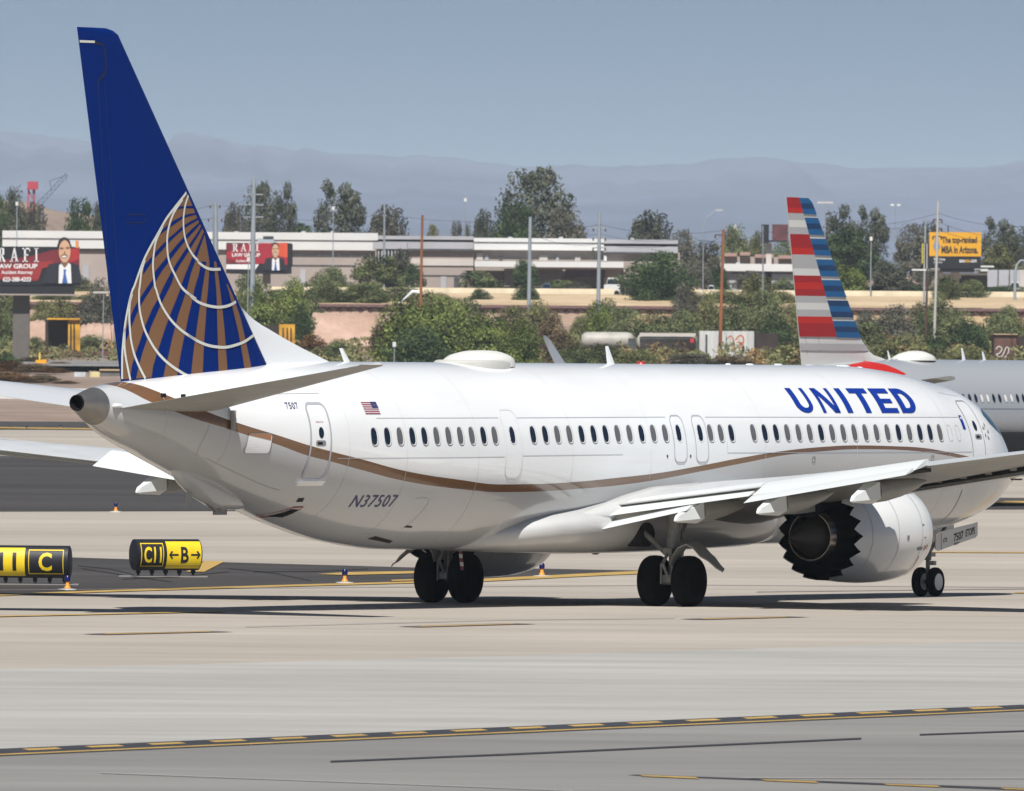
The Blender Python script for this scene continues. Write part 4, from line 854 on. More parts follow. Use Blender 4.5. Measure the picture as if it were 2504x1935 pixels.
tl_('yellow_line', [(-300, 1511), (0, 1509.5), (550, 1497.5)], 2.2, mats=[m_yel])
tl_('yellow_line', [(2480, 1451.5), (2800, 1448)], 2.0, mats=[m_yel])
tl_('island_edge_line', [(-500, 1476), (0, 1457), (280, 1447), (700, 1434.5), (1184, 1421.5)], 4.2, mats=[m_yel])
tl_('island_edge_line', [(1184, 1420.5), (1500, 1404.5), (1640, 1399)], 7, mats=[m_yel])
mark('island_marking', [([(775, 1407), (850, 1402), (1100, 1398), (1100, 1403), (850, 1409)], 0, .03), ([(955, 1421), (1100, 1417), (1100, 1420), (960, 1424)], 0, .03), ([(455, 1401), (503, 1374), (548, 1376), (500, 1401)], 0, .03)], [m_yel])
tl_('thin_joint', [(-300, 1448), (600, 1440), (1700, 1432), (2800, 1440)], .8, mats=[mat('joint_grey', (.25, .23, .22), .9)])
for k, (xa, ya, xb, yb) in enumerate(((190, 1385, 330, 1408), (200, 1392, 420, 1425), (560, 1392, 760, 1422), (620, 1400, 900, 1393), (-100, 1370, 120, 1398), (300, 1418, 560, 1400))): tl_('asphalt_crack', [(xa, ya), ((xa + xb) / 2 + 12, (ya + yb) / 2 + (3 if k % 2 else -3)), (xb, yb)], 1.6, mats=[mat('crack_dark', (.02, .018, .018), .9)])
tl_('thin_joint', [(600, 1535), (1250, 1518), (1650, 1514)], .8, mats=[MATS['joint_grey']]); tl_('thin_joint', [(1850, 1449), (2800, 1438)], 1.2, mats=[MATS['joint_grey']])
mark('far_marking', [([(2430, 1231), (2460, 1227), (2800, 1227), (2800, 1231), (2500, 1235)], 0, .03)], [m_yel])
tl_('far_line', [(2280, 1352), (2800, 1354)], 2.2, mats=[m_yel])
def tmark(name, pts, w, m):
    mb = MB()
    for (x0, y0), (x1, y1) in zip(pts, pts[1:]):
        mb.add([(p.x, p.y, p.z + .2) for p in [gt(x0, y0 - w / 2), gt(x1, y1 - w / 2), gt(x1, y1 + w / 2), gt(x0, y0 + w / 2)]], [(0, 1, 2, 3)])
    return tag(mb.build(name, m, fix=False), kind='structure')
tmark('far_line', [(140, 1072), (170, 1078), (283, 1090), (500, 1094)], 5, m_yel)
tmark('far_line', [(-200, 1050), (260, 1056), (400, 1058)], 3, m_yel)
# ---------------------------------------------------------------- taxiway signs
m_sy = mat('sign_yellow', (.80, .56, .015), .45, var=.05, scale=2); m_sb = mat('sign_black', (.012, .013, .018), .5)
def taxi_sign(label, pos, rz, length, panels, group):
    t = thing('taxiway_sign', label, 'taxiway sign', pos, rz, group)
    RY, RZ, ZC = .27, .385, .56
    def sp(u, v, off=.0):
        v = max(-.998, min(.998, v / RZ)); return (u, -(RY * math.sqrt(1 - v * v) + off), ZC + v * RZ)
    body = MB().loft([[(u, RY * k_ * math.cos(a), ZC + RZ * k_ * math.sin(a)) for a in [2 * math.pi * j / 40 for j in range(40)]] for u, k_ in ((-length / 2 - .02, .9), (-length / 2, 1), (length / 2, 1), (length / 2 + .02, .9))])
    body.build('sign_body', m_sb, t, smooth=40)
    def dec(name, V, F, m, off, par=None):
        b = poly_cells([(V, F)], [], [-.35 + .05 * i for i in range(15)]); return flat_on(b, lambda u, v: sp(u, v, off)).build(name, m, par or t, fix=False)
    for u0, u1, colr, items in panels:
        V = [(u0 + .008, -.34), (u1 - .008, -.34), (u1 - .008, .33), (u0 + .008, .33)]
        pn = dec('sign_panel', V, [(0, 1, 2, 3)], m_sy if colr == 'y' else m_sb, .006)
        if colr == 'b': dec('sign_border', *ribbon([(u0 + .07, -.28), (u1 - .07, -.28), (u1 - .07, .28), (u0 + .07, .28)], .03, True), m_sy, .011, pn)
        ink = m_sb if colr == 'y' else m_sy
        for txt, ua, ub, va, vb in items:
            if txt in '<>':
                mid = (va + vb) / 2; h = (vb - va) / 2; d = -1 if txt == '<' else 1; tip = ua if d < 0 else ub; tail = ub if d < 0 else ua
                V, F = ribbon([(tail, mid), (tip, mid)], .045); dec('sign_arrow', V, F, ink, .012, pn)
                V, F = ribbon([(tip - d * h * .8, mid + h), (tip, mid), (tip - d * h * .8, mid - h)], .045); dec('sign_arrow', V, F, ink, .014, pn)
            else:
                V, F, _ = text_mesh(txt, ub - ua, vb - va, 0, .025); dec('sign_text', [(ua + v[0], va + v[1]) for v in V], F, ink, .012, pn)
    n = max(3, int(length / .33)); 
    for k in range(n):
        u = -length / 2 + .12 + (length - .24) * k / (n - 1); MB().tube([(u, 0, 0), (u, 0, .24)], .035, 8).box((u, 0, .15), (.09, .09, .1)).build('sign_leg', m_sb, t)
    return t
g1 = gp(60, 1431); 
t1 = taxi_sign('taxiway sign with yellow panel reading 11 beside a black panel with yellow C', (at(-22, 1431, g1.y).x, g1.y, 0), R(-9), 3.8,
    [(-1.88, -.05 + .92, 'y', [('C', -.95, -.62, -.22, .22), ('11', .25, .66, -.21, .22)]), (.89, 1.86, 'b', [('C', 1.2, 1.52, -.22, .22)])], 'taxiway signs on the asphalt island')
g2 = gp(400, 1412)
t2 = taxi_sign('taxiway sign with black C11 panel and yellow panel with B between two arrows', (g2.x + .05, g2.y, 0), R(27), 1.75,
    [(-.86, -.12, 'b', [('C11', -.72, -.24, -.2, .2)]), (-.10, .86, 'y', [('<', -.02, .22, -.09, .09), ('B', .29, .5, -.2, .2), ('>', .56, .80, -.09, .09)])], 'taxiway signs on the asphalt island')
tag(MB().box((g2.x, g2.y, .02), (2.2, .9, .03)).build('sign_base', mat('pad_concrete', (.22, .21, .2), .9)), kind='structure'); tag(MB().box((g1.x - .8, g1.y, .02), (4.2, .9, .03)).build('sign_base', MATS['pad_concrete']), kind='structure')

# ---------------------------------------------------------------- taxiway edge lights
m_or = mat('cone_orange', (.75, .28, .03), .5); m_lb = mat('lamp_blue', (.003, .005, .07), .3)
def edge_light(x, y, label, far=False):
    p = gt(x, y) if far else gp(x, y)
    t = thing('taxiway_edge_light', label, 'edge light', p, 0, 'blue taxiway edge lights')
    MB().loft([[(r * math.cos(a), r * math.sin(a), z) for a in [2 * math.pi * k / 16 for k in range(16)]] for r, z in ((.22, .0), (.22, .03), (.08, .04))]).build('base_plate', m_wht, t)
    MB().loft([[(r * math.cos(a), r * math.sin(a), z) for a in [2 * math.pi * k / 12 for k in range(12)]] for r, z in ((.085, .05), (.045, .12), (.04, .22))]).build('stem', m_or, t, smooth=40)
    MB().loft([[(r * math.cos(a), r * math.sin(a), z) for a in [2 * math.pi * k / 12 for k in range(12)]] for r, z in ((.05, .20), (.07, .22), (.07, .31), (.04, .35))]).build('lens', m_lb, t, smooth=40)
edge_light(165, 1444, 'blue edge light on orange stem at the right foot of the C sign')
edge_light(843, 1427, 'blue edge light on orange stem between the arrow sign and the main wheels')
edge_light(1325, 1411, 'edge light between the left and right main wheels, beyond the far engine')
edge_light(283, 1253, 'edge light on the far dark asphalt below the far wing flap')
edge_light(65, 1053, 'farthest edge light, under the left tailplane', True)
edge_light(148, 1050, 'small dark edge light right of the farthest one, left of the tail cone', True)

# ---------------------------------------------------------------- rail yard, wall, buildings, billboards, poles, plants, hills
def vbox(name, parent, m, x0, x1, y0, y1, D, depth, z0=None):
    """box whose near face stands at distance D, between picture columns x0..x1 and rows y0..y1 (survey rows of the 2184 px print)"""
    a = av(x0, y1, D); b = av(x1, y0, D); lo = a.z if z0 is None else z0
    o = MB().box(((a.x + b.x) / 2, D + depth / 2, (lo + b.z) / 2), (b.x - a.x, depth, b.z - lo)).build(name, m, parent)
    return o
def base(x, D): p = av(x, 700, D); return Vector((p.x, D, zt(D)))
def rel(o, loc):                      # move an object's geometry so that it is local to loc, for parenting
    for v in o.data.vertices: v.co -= Vector(loc)
    return o
def part(t, name, m, x0, x1, y0, y1, D, depth, z0=None, parent=None):
    o = vbox(name, parent or t, m, x0, x1, y0, y1, D, depth, z0); return rel(o, t.location)

m_bw = mat('warehouse_white', (.60, .60, .585), .7, var=.05, scale=.15, sv=(1, 1, 4)); m_bgry = mat('warehouse_grey', (.36, .36, .38), .7, var=.08, scale=.2)
m_btaupe = mat('warehouse_taupe', (.33, .28, .25), .85, var=.09, scale=.12); m_bdark = mat('warehouse_dark', (.05, .055, .055), .7, var=.4, scale=.6)
m_btl = mat('warehouse_pale', (.5, .46, .42), .8, var=.1, scale=.2)
# long warehouse
wh = thing('warehouse', 'long pale warehouse with white roof bands and dark window strip, behind the billboards', 'warehouse', base(520, 1900))
part(wh, 'wall', m_btaupe, 5, 1290, 529, 640, 1900, 40, 14.8)
part(wh, 'white_band', m_bw, 5, 800, 513.5, 529, 1899.4, 42); part(wh, 'window_strip', m_bdark, 4, 806, 507.5, 513.5, 1899.8, 40); part(wh, 'roof_edge', m_bw, 5, 806, 497.5, 507.5, 1899.2, 42)
part(wh, 'wall_groove', m_bdark, 560, 800, 545.2, 546.4, 1899.9, 1); part(wh, 'wall_groove', m_bdark, 560, 760, 566, 566.9, 1899.9, 1); part(wh, 'wall_groove', m_bdark, 170, 232, 533, 534, 1899.9, 1)
g_ = thing('warehouse', 'grey fronted warehouse section between the two white ones, dark window strip', 'warehouse', base(900, 1885))
part(g_, 'wall', m_btaupe, 806, 1010, 532, 640, 1886, 12, 14.8); part(g_, 'grey_band', m_bgry, 806, 1010, 517, 532, 1885.4, 14); part(g_, 'window_strip', m_bdark, 806, 1010, 510.5, 517, 1885.7, 12); part(g_, 'roof_edge', m_bgry, 806, 1010, 504.5, 510.5, 1885.2, 14); part(g_, 'lower_strip', m_bdark, 830, 1009, 531.5, 534.5, 1885.3, 1)
part(g_, 'pale_panel', m_btl, 840, 1010, 553, 566, 1885.8, 1); part(g_, 'wall_groove', m_bdark, 860, 1000, 587.5, 588.5, 1885.9, 1)
w2 = thing('warehouse', 'white warehouse section with white loading canopy, behind the widest tree', 'warehouse', base(1150, 1892))
part(w2, 'wall', m_btaupe, 1010, 1290, 533, 640, 1894, 30, 14.8); part(w2, 'white_band', m_bw, 1010, 1288, 519, 533, 1893, 32); part(w2, 'window_strip', m_bdark, 1010, 1288, 516, 519.5, 1893.4, 30); part(w2, 'roof_edge', m_bw, 1010, 1288, 509.5, 516, 1892.8, 32)
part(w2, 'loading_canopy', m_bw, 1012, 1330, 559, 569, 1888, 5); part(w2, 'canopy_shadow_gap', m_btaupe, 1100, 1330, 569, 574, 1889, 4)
for x0, x1, y0, y1, m in ((1016, 1030, 541, 556, m_btl), (1064, 1072, 548, 556, m_bdark), (1034, 1042, 544, 556, m_bgry), (1150, 1168, 545, 557, m_btl), (1186, 1192, 546, 560, m_bgry), (1226, 1238, 546, 558, m_btl)): part(w2, 'wall_opening', m, x0, x1, y0, y1, 1893.8, .5)
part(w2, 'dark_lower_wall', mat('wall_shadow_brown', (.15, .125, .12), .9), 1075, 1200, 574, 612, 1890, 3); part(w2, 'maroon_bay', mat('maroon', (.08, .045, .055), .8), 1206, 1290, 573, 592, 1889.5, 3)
w3 = thing('warehouse', 'grey warehouse with dark window strip, left of the street light on tall mast', 'warehouse', base(1370, 1890))
part(w3, 'wall', m_btaupe, 1288, 1450, 539, 640, 1891, 20, 14.8); part(w3, 'grey_band', m_bgry, 1288, 1446, 526, 539, 1890.4, 22); part(w3, 'window_strip', m_bdark, 1290, 1446, 519.5, 526, 1890.7, 20); part(w3, 'roof_edge', m_bgry, 1288, 1446, 512, 519.5, 1890.1, 22); part(w3, 'lower_strip', m_bdark, 1290, 1430, 538.5, 541.5, 1890.2, 1)
part(w3, 'wall_opening', m_bw, 1288, 1294, 545, 557, 1890.5, .5)
w4 = thing('warehouse', 'low grey warehouse with bright white roof, left of the striped tail', 'warehouse', base(1600, 1880))
part(w4, 'wall', m_bgry, 1520, 1735, 577, 640, 1881, 20, 14.8); part(w4, 'roof', m_bw, 1518, 1738, 564, 578, 1880, 24)
part(w4, 'wall_groove', m_bdark, 1560, 1735, 583, 584, 1880.8, .5)
w5 = thing('office_building', 'low building with pink tile roofs among trees, behind the tall wooden utility pole', 'building', base(1600, 1960))
for x0, x1, y0 in ((1545, 1572, 540), (1578, 1600, 538), (1610, 1650, 543), (1660, 1700, 545)): part(w5, 'roof', mat('pink_tile', (.35, .22, .19), .8), x0, x1, y0, y0 + 7, 1960, 8); 
part(w5, 'wall', m_btaupe, 1500, 1740, 549, 640, 1961, 6, 14.8)
# rooftop plant and small storage shed
t = thing('storage_shed', 'dark slatted open shed in front of the grey fronted warehouse', 'shed', base(840, 1870)); part(t, 'roof', m_bgry, 795, 868, 517, 531, 1870, 8)
for k in range(9): part(t, 'slat', m_bgry, 806 + 7 * k, 809 + 7 * k, 535, 560, 1870, .3)
part(t, 'back', m_bdark, 803, 870, 531, 560, 1875, 1, 14.5)
t = thing('rooftop_box', 'grey box standing on the red billboard at its right end', 'box', av(515, 515, 1702.5)); part(t, 'cabinet', mat('pale_blue_grey', (.38, .42, .46), .6), 549, 584, 509, 517, 1702.2, 2); part(t, 'vent', m_bdark, 561, 583, 504, 508.5, 1702.1, 2)
# building behind the yellow billboard
w6 = thing('roadside_building', 'dark fronted building with white canopy and grey panels, right of the yellow billboard', 'building', base(2080, 1850))
part(w6, 'wall', mat('brown_wall', (.11, .09, .08), .8), 2000, 2120, 583, 640, 1852, 10, 14.2); part(w6, 'canopy', m_bw, 1985, 2108, 574, 578, 1846, 5); part(w6, 'canopy_end', m_bw, 2052, 2120, 567, 570, 1846, 5)
part(w6, 'dark_band', m_bdark, 2060, 2115, 570, 575, 1846.5, 4)
for x0, x1 in ((2028, 2046), (1996, 2004)): part(w6, 'column', m_btl, x0, x1, 580, 612, 1850, 1)
for x0, x1 in ((2106, 2126), (2130, 2150), (2154, 2176)): part(w6, 'grey_panel', mat('panel_grey', (.36, .37, .40), .6, var=.04, scale=.5), x0, x1, 576, 612, 1840, .5)
for x0 in (2125, 2149): part(w6, 'post', m_bgry, x0 + .5, x0 + 3, 576, 626, 1841, .4)
part(w6, 'pale_wing', m_btl, 2174, 2230, 576, 612, 1852, 6)

# small things that break up the warehouse fronts
m_unit = mat('roof_unit', (.40, .41, .42), .6, var=.1, scale=.8)
for x0, w_, own, D_ in ((60, 9, wh, 1905), (150, 7, wh, 1905), (500, 8, wh, 1905), (642, 10, wh, 1905), (705, 6, wh, 1905), (1085, 8, w2, 1900), (1192, 9, w2, 1900), (1345, 7, w3, 1895), (1570, 8, w4, 1886)):
    yb_ = 497.5 if own is wh else (509.5 if own is w2 else (512 if own is w3 else 564)); t_ = own; part(own, 'roof_unit', m_unit, x0, x0 + w_, yb_ - 4, yb_ + 3, D_, 3)
for k in range(18):
    x0 = 640 + k * 36 + (k % 3) * 5
    if 800 < x0 < 1010: continue
    own, D_ = (wh, 1899.7) if x0 < 800 else (w2, 1893.7)
    if x0 < 1280: part(own, 'down_pipe', m_bgry, x0, x0 + .8, 534, 600, D_, .2)
for x0, x1, y0, y1, m in ((176, 190, 566, 600, m_bgry), (640, 652, 575, 612, m_bgry), (700, 716, 580, 614, m_bdark), (940, 952, 590, 614, m_bgry), (968, 980, 592, 614, m_bdark)): part(wh if x0 < 800 else g_, 'loading_door', m, x0, x1, y0, y1, 1899.6 if x0 < 800 else 1885.6, .4)
m_van = mat('van_white', (.62, .62, .6), .4); m_carb = mat('car_blue', (.08, .12, .22), .4)
def parked(label, x0, x1, yb, D, m, h):
    z0_ = max(zt(D), 14.5); a = av(x0, yb, D).x; b = av(x1, yb, D).x; t = thing('parked_van' if h > 1.7 else 'parked_car', label, 'van' if h > 1.7 else 'car', ((a + b) / 2, D, z0_), 0, 'vehicles parked by the warehouses'); l = b - a
    MB().loft([[(x, y, z) for x, z in ((-l / 2, .35), (-l / 2, h * .6), (-l * .36, h * .62), (-l * .24, h), (l * .34, h), (l * .48, h * .6), (l / 2, .5), (l / 2, .35))] for y in (-.85, .85)]).build('body', m, t)
    MB().loft([[(x, y, z) for x, z in ((-l * .33, h * .64), (-l * .23, h * .92), (l * .32, h * .92), (l * .42, h * .64))] for y in (-.87, .87)]).build('side_window', m_glass, t)
    for sx in (-.3, .3): MB().loft([[(l * sx + .33 * math.cos(q_), y, .33 + .33 * math.sin(q_)) for q_ in [k * math.pi / 8 for k in range(16)]] for y in (-.9, .9)]).build('wheel', m_tyre, t)
parked('white van below the loading canopy right of the wide steel poles', 1288, 1322, 610, 1805, m_van, 2.3); parked('pale blue car beside the dark bush at the smooth steel pole', 1153, 1176, 615, 1808, m_carb, 1.5); parked('white van at the far right under the signal arm', 2150, 2176, 612, 1812, m_van, 2.2); parked('small white car right of the lamp mast with angled head', 1508, 1524, 612, 1815, m_van, 1.45)

# retaining wall with swirled frieze, in two runs
m_wall = mat('wall_pinkish_tan', (.40, .29, .215), .85, var=.10, scale=.18); m_wall2 = mat('wall_golden_tan', (.47, .345, .20), .85, var=.08, scale=.2); m_fri = mat('frieze_maroon', (.16, .09, .085), .8, var=.2, scale=2)
def retaining(x0, x1, label, m, D=1741):
    a = av(x0, 700, D).x; b = av(x1, 700, D).x; zb = 8.4; ztop = 12.75
    t = thing('retaining_wall', label, 'wall', ((a + b) / 2, D, 8.6), 0, 'tan retaining walls below the road')
    def put(mb, n, mm): o = mb.build(n, mm, t); return rel(o, t.location)
    put(MB().box(((a + b) / 2, D + .4, (zb + ztop) / 2), (b - a, .8, ztop - zb)), 'wall_face', m)
    put(MB().box(((a + b) / 2, D - .03, ztop - .02), (b - a, .95, .34)), 'coping', m_fri)
    fr = MB(); n = int((b - a) / 1.25)
    for k in range(n):
        cx = a + (k + .5) * (b - a) / n; P = []
        for j in range(20):
            th = j / 19 * 2 * math.pi * 1.35; r = .42 * (1 - j / 19 * .8); P.append((cx + r * math.cos(th + 1.2), ztop - .62 + r * .85 * math.sin(th + 1.2)))
        V, F = ribbon(P, .13); fr.add([(p[0], D - .015, p[1]) for p in V], F)
        V, F = ribbon([(cx - .62, ztop - .3), (cx - .2, ztop - .55), (cx + .2, ztop - .2), (cx + .62, ztop - .3)], .2); fr.add([(p[0], D - .02, p[1]) for p in V], F)
    put(fr, 'frieze', m_fri)
    return t
retaining(-60, 470, 'tan retaining wall with swirled frieze, left of the blue tail', m_wall)
retaining(560, 1330, 'pinkish retaining wall with swirled maroon frieze, right of the blue tail', m_wall)
retaining(1332, 2300, 'golden tan retaining wall with swirled frieze, around the striped tail', m_wall2)
sheet_y = MB().add([(-90, 1746, 12.9), (90, 1746, 12.9), (90, 1792, 14.6), (-90, 1792, 14.6)], [(0, 1, 2, 3)]).build('road_bank', m_tan, fix=False); tag(sheet_y, kind='structure')
def barrier(x0, x1, label):
    a = av(x0, 630, 1793).x; b = av(x1, 630, 1793).x; t = tag(MB().box(((a + b) / 2, 1793, 14.9), (b - a, .4, .75)).build('road_barrier', mat('barrier_cream', (.72, .62, .44), .8, var=.1, scale=.6)), label, 'barrier', 'cream barriers along the raised road')
barrier(560, 1310, 'cream road barrier below the warehouses, left of the wide dark tree'); barrier(1445, 2300, 'cream road barrier running behind the striped tail to the right edge')
# dirt mound and rail bed
def mound(name, x0, x1, ytop, D, dep, m):
    a = av(x0, 700, D).x; b = av(x1, 700, D).x; H = av(0, ytop, D).z - zt(D); V = []; F = []; n, k2 = 28, 10
    rnd = random.Random(int(x0) + 5)
    for i in range(n + 1):
        for j in range(k2 + 1):
            u, v = i / n, j / k2; e = min(1, math.sin(math.pi * u) * 2.2) * math.sin(math.pi * v); V.append((a + (b - a) * u, D - dep / 2 + dep * v, zt(D - dep / 2 + dep * v) - .3 + (H + .3) * e * (1 + rnd.uniform(-.08, .08))))
    for i in range(n):
        for j in range(k2): F.append((i * (k2 + 1) + j, (i + 1) * (k2 + 1) + j, (i + 1) * (k2 + 1) + j + 1, i * (k2 + 1) + j + 1))
    return tag(MB().add(V, F).build(name, m, smooth=True), kind='structure')
m_mound = ground_mat('pink_dirt', (.38, .25, .18), (.52, .36, .28), None, .12, .7, amt=.12)
mound('dirt_mound', 40, 160, 684, 1665, 30, m_mound); mound('dirt_mound', 160, 260, 690, 1660, 30, m_mound); mound('dirt_mound', 640, 830, 662, 1700, 30, m_mound); mound('dirt_mound', 2000, 2120, 700, 1690, 24, m_mound)
tag(MB().add([(-80, 1410, zt(1410) + .5), (80, 1410, zt(1410) + .5), (80, 1480, zt(1480) + .35), (-80, 1480, zt(1480) + .35)], [(0, 1, 2, 3)]).build('rail_bed', m_grav, fix=False), kind='structure')
# concrete blocks beside the rail yard
m_cb = mat('block_concrete', (.5, .45, .36), .85, var=.15, scale=.6)
t = thing('concrete_barrier', 'low pale concrete barrier across the far side of the airfield, left of the tail cone', 'barrier', (av(60, 850, 1235).x, 1235, zt(1235)))
a = av(-40, 700, 1235).x; b = av(700, 700, 1235).x; rel(MB().box(((a + b) / 2, 1235, zt(1235) + .45), (b - a, .5, .95)).build('barrier_run', m_bw, t), t.location)
t = thing('concrete_blocks', 'stacked grey concrete blocks left of the blue tail foot', 'concrete blocks', base(190, 1385))
for x0, x1, y0, y1 in ((189, 206, 791, 812), (213, 240, 790, 815), (240, 262, 792, 815)): part(t, 'block', mat('block_dark', (.12, .115, .11), .9, var=.2, scale=1), x0, x1, y0, y1, 1385, 2)
part(t, 'coping', m_tan, 212, 260, 788, 790.5, 1384.8, 2)
t = tag(vbox('utility_cabinet', None, mat('cabinet_grey', (.45, .47, .5), .6, var=.2, scale=1.5), 158, 183, 794, 818, 1380, 1.5), 'pale grey utility cabinet on the rail bank, above the tail cone', 'cabinet')
t = tag(vbox('equipment_crate', None, mat('crate_yellow', (.5, .42, .22), .7, var=.25, scale=1.2), 191, 213, 793, 822, 1378, 1.5), 'yellowish crate beside the grey utility cabinet', 'crate')

# rail cars
m_ylw = mat('railcar_yellow', (.52, .27, .02), .6, var=.35, scale=.8); m_brn = mat('railcar_brown', (.035, .02, .017), .8, var=.3, scale=.5); m_rst = mat('railcar_rust', (.10, .05, .035), .85, var=.3, scale=.8)
t = thing('boxcar', 'dark boxcar with yellow end, on the rails left of the blue tail', 'rail car', base(130, 1560))
part(t, 'side_wall', m_brn, 96, 144, 682, 758, 1562, 9); part(t, 'end_wall', m_ylw, 145, 171, 682, 762, 1560, .4); part(t, 'roof_edge', m_ylw, 100, 170, 679, 682, 1559.6, 9)
for k, (x0, x1) in enumerate(((149, 152.5), (156, 159.5))): part(t, 'end_ladder', m_brn, x0, x1, 688 + 2 * k, 752, 1559.4, .3)
t = thing('flatcar', 'low dark flat rail car behind the boxcar', 'rail car', base(180, 1555)); part(t, 'deck', m_rst, 92, 275, 750, 759, 1554, 6)
for k in range(6): part(t, 'wheel_set', m_bdark, 96 + 27 * k, 108 + 27 * k, 759, 767, 1554, 4)
t = thing('boxcar', 'dark boxcar with yellow end, low behind the sloping white dorsal fin', 'rail car', base(600, 1560)); part(t, 'side_wall', m_brn, 545, 594, 694, 760, 1562, 9); part(t, 'end_wall', m_ylw, 595, 629, 692, 745, 1560, .4)
for x0 in (602, 611, 619): part(t, 'end_ladder', m_brn, x0, x0 + 3, 700, 735, 1559.5, .3)
m_hop = mat('railcar_white', (.55, .56, .55), .6, var=.15, scale=.5, sv=(3, 1, .4)); m_graf = mat('graffiti_orange', (.42, .12, .03), .6); m_tankw = mat('tanker_white', (.40, .38, .34), .55, var=.16, scale=.6)
t = thing('hopper_car', 'white ribbed hopper rail car with orange graffiti, by the wooden pole foot', 'rail car', base(1545, 1540))
def zx(x, y, D=1540): p = av(x, y, D); return (p.x, p.z)
(xa, ztp), (xb, zbt) = zx(1492, 706), zx(1608, 765)
bd = MB().loft([[(x, 1540 + w, ztp), (x, 1540 - w * 0 , ztp), (x, 1540.3, zbt + (.9 if i in (0, 3) else 0)), (x, 1542.5, zbt + (.9 if i in (0, 3) else 0)), (x, 1543, ztp)] for i, (x, w) in enumerate(((xa, 3), (xa + 1.2, 3), (xb - 1.2, 3), (xb, 3)))])
rel(bd.build('hopper_body', m_hop, t), t.location)
for k in range(13): 
    x = 1494 + 9 * k; part(t, 'rib', m_bw, x, x + 1.4, 706, 758, 1539.7, .3)
    if k >= 99: break
part(t, 'end_bay', m_bdark, 1487, 1496, 712, 765, 1540.5, 1); part(t, 'end_bay', m_bdark, 1503, 1509, 714, 765, 1539.85, .5)
def blot(name, parent, m, pts, D, w=1.6, s_=0.0):
    V, F = ribbon(smooth_line([(x, y) for x, y in pts], 3), w); mb = MB(); mb.add([tuple(av(v[0], v[1], D)) for v in V], F); return rel(mb.build(name, m, parent, fix=False), t.location)
blot('graffiti', t, m_graf, [(1553, 722), (1558, 717), (1563, 722), (1566, 735), (1564, 745)], 1539.4, 3); blot('graffiti', t, m_graf, [(1569, 726), (1576, 717), (1584, 718), (1586, 730), (1580, 738), (1576, 748)], 1539.4, 3.4); blot('graffiti', t, m_graf, [(1571, 730), (1583, 731)], 1539.35, 3)
blot('graffiti', t, m_bdark, [(1519, 745), (1527, 752), (1538, 749), (1546, 743)], 1539.4, 1.5); blot('graffiti', t, m_bdark, [(1551, 719), (1549, 728)], 1539.4, 1.2)
t = thing('tank_car', 'cream and white rail tank car with red mark, left of the ribbed hopper car', 'rail car', base(1430, 1545))
(xa, ztp), (xb, zbt) = zx(1358, 712, 1545), zx(1486, 752, 1545); zc_ = (ztp + zbt) / 2; r_ = (ztp - zbt) / 2
rel(MB().loft([[(x, 1546.6 + r_ * k_ * math.cos(a_), zc_ + r_ * k_ * math.sin(a_)) for a_ in [2 * math.pi * j / 24 for j in range(24)]] for x, k_ in ((xa, .5), (xa + .3, .9), (xa + .7, 1), (xb - .7, 1), (xb - .3, .9), (xb, .5))]).build('tank', m_tankw, t, smooth=50), t.location)
part(t, 'walkway', m_btl, 1364, 1484, 711, 716, 1544.6, 1); part(t, 'side_stripe', m_bdark, 1364, 1484, 721, 723.5, 1544.3, .2); part(t, 'red_mark', mat('mark_bright_red', (.5, .03, .03), .5), 1472, 1480, 722, 731, 1544.1, .1); part(t, 'frame', m_rst, 1352, 1490, 752, 758, 1545, 2); part(t, 'hatch', m_bdark, 1340, 1356, 722, 748, 1545.5, 2)
t = thing('tank_car', 'dusty white rail tank car half hidden by brush, left of the red marked one', 'rail car', base(1300, 1550)); (xa, ztp), (xb, zbt) = zx(1240, 708, 1550), zx(1352, 745, 1550); zc_ = (ztp + zbt) / 2; r_ = (ztp - zbt) / 2
rel(MB().loft([[(x, 1551.6 + r_ * k_ * math.cos(a_), zc_ + r_ * k_ * math.sin(a_)) for a_ in [2 * math.pi * j / 24 for j in range(24)]] for x, k_ in ((xa, .5), (xa + .3, .9), (xa + .7, 1), (xb - .7, 1), (xb - .3, .9), (xb, .5))]).build('tank', m_tankw, t, smooth=50), t.location); part(t, 'frame', m_rst, 1238, 1354, 745, 750, 1550, 2)
t = thing('boxcar', 'rust brown boxcar with white graffiti at the right edge, above the second airliner', 'rail car', base(2150, 1540)); part(t, 'body', m_rst, 2120, 2168, 714, 775, 1540, 9); part(t, 'end_panel', m_brn, 2168.5, 2230, 718, 775, 1541, 9); part(t, 'roof_edge', m_tan, 2119, 2170, 712.5, 714, 1539.7, 9)
blot('graffiti', t, m_bw, [(2124, 745), (2130, 739), (2137, 744), (2132, 753), (2125, 756), (2133, 762), (2140, 755), (2146, 741), (2152, 745), (2148, 757), (2141, 764)], 1539.5, 1.8)
t = thing('boxcar', 'dark brown boxcar right of the ribbed hopper car', 'rail car', base(1625, 1540)); part(t, 'body', m_brn, 1611, 1660, 711, 770, 1541, 8)
t = thing('rail_loader', 'small yellow track machine with raised boom, below the boxcar at left', 'track machine', base(88, 1440)); part(t, 'body', mat('machine_yellow', (.75, .36, .015), .55, var=.1, scale=1), 76, 97, 768, 782, 1440, 2); part(t, 'counterweight', mat('machine_orange', (.75, .33, .02), .5), 88, 99, 767, 783, 1439.6, 2); part(t, 'boom', mat('boom_yellow', (.7, .55, .05), .5), 83, 86, 752, 768, 1440, .3); part(t, 'track', m_bdark, 88, 98, 783, 786, 1440, 1)
t = thing('rail_loader', 'yellow machine half hidden in brush, right of the striped tail', 'track machine', base(1932, 1520)); part(t, 'body', MATS['machine_yellow'], 1922, 1940, 735, 742, 1520, 2); part(t, 'arm', MATS['machine_orange'], 1918, 1926, 737, 752, 1520, 1)

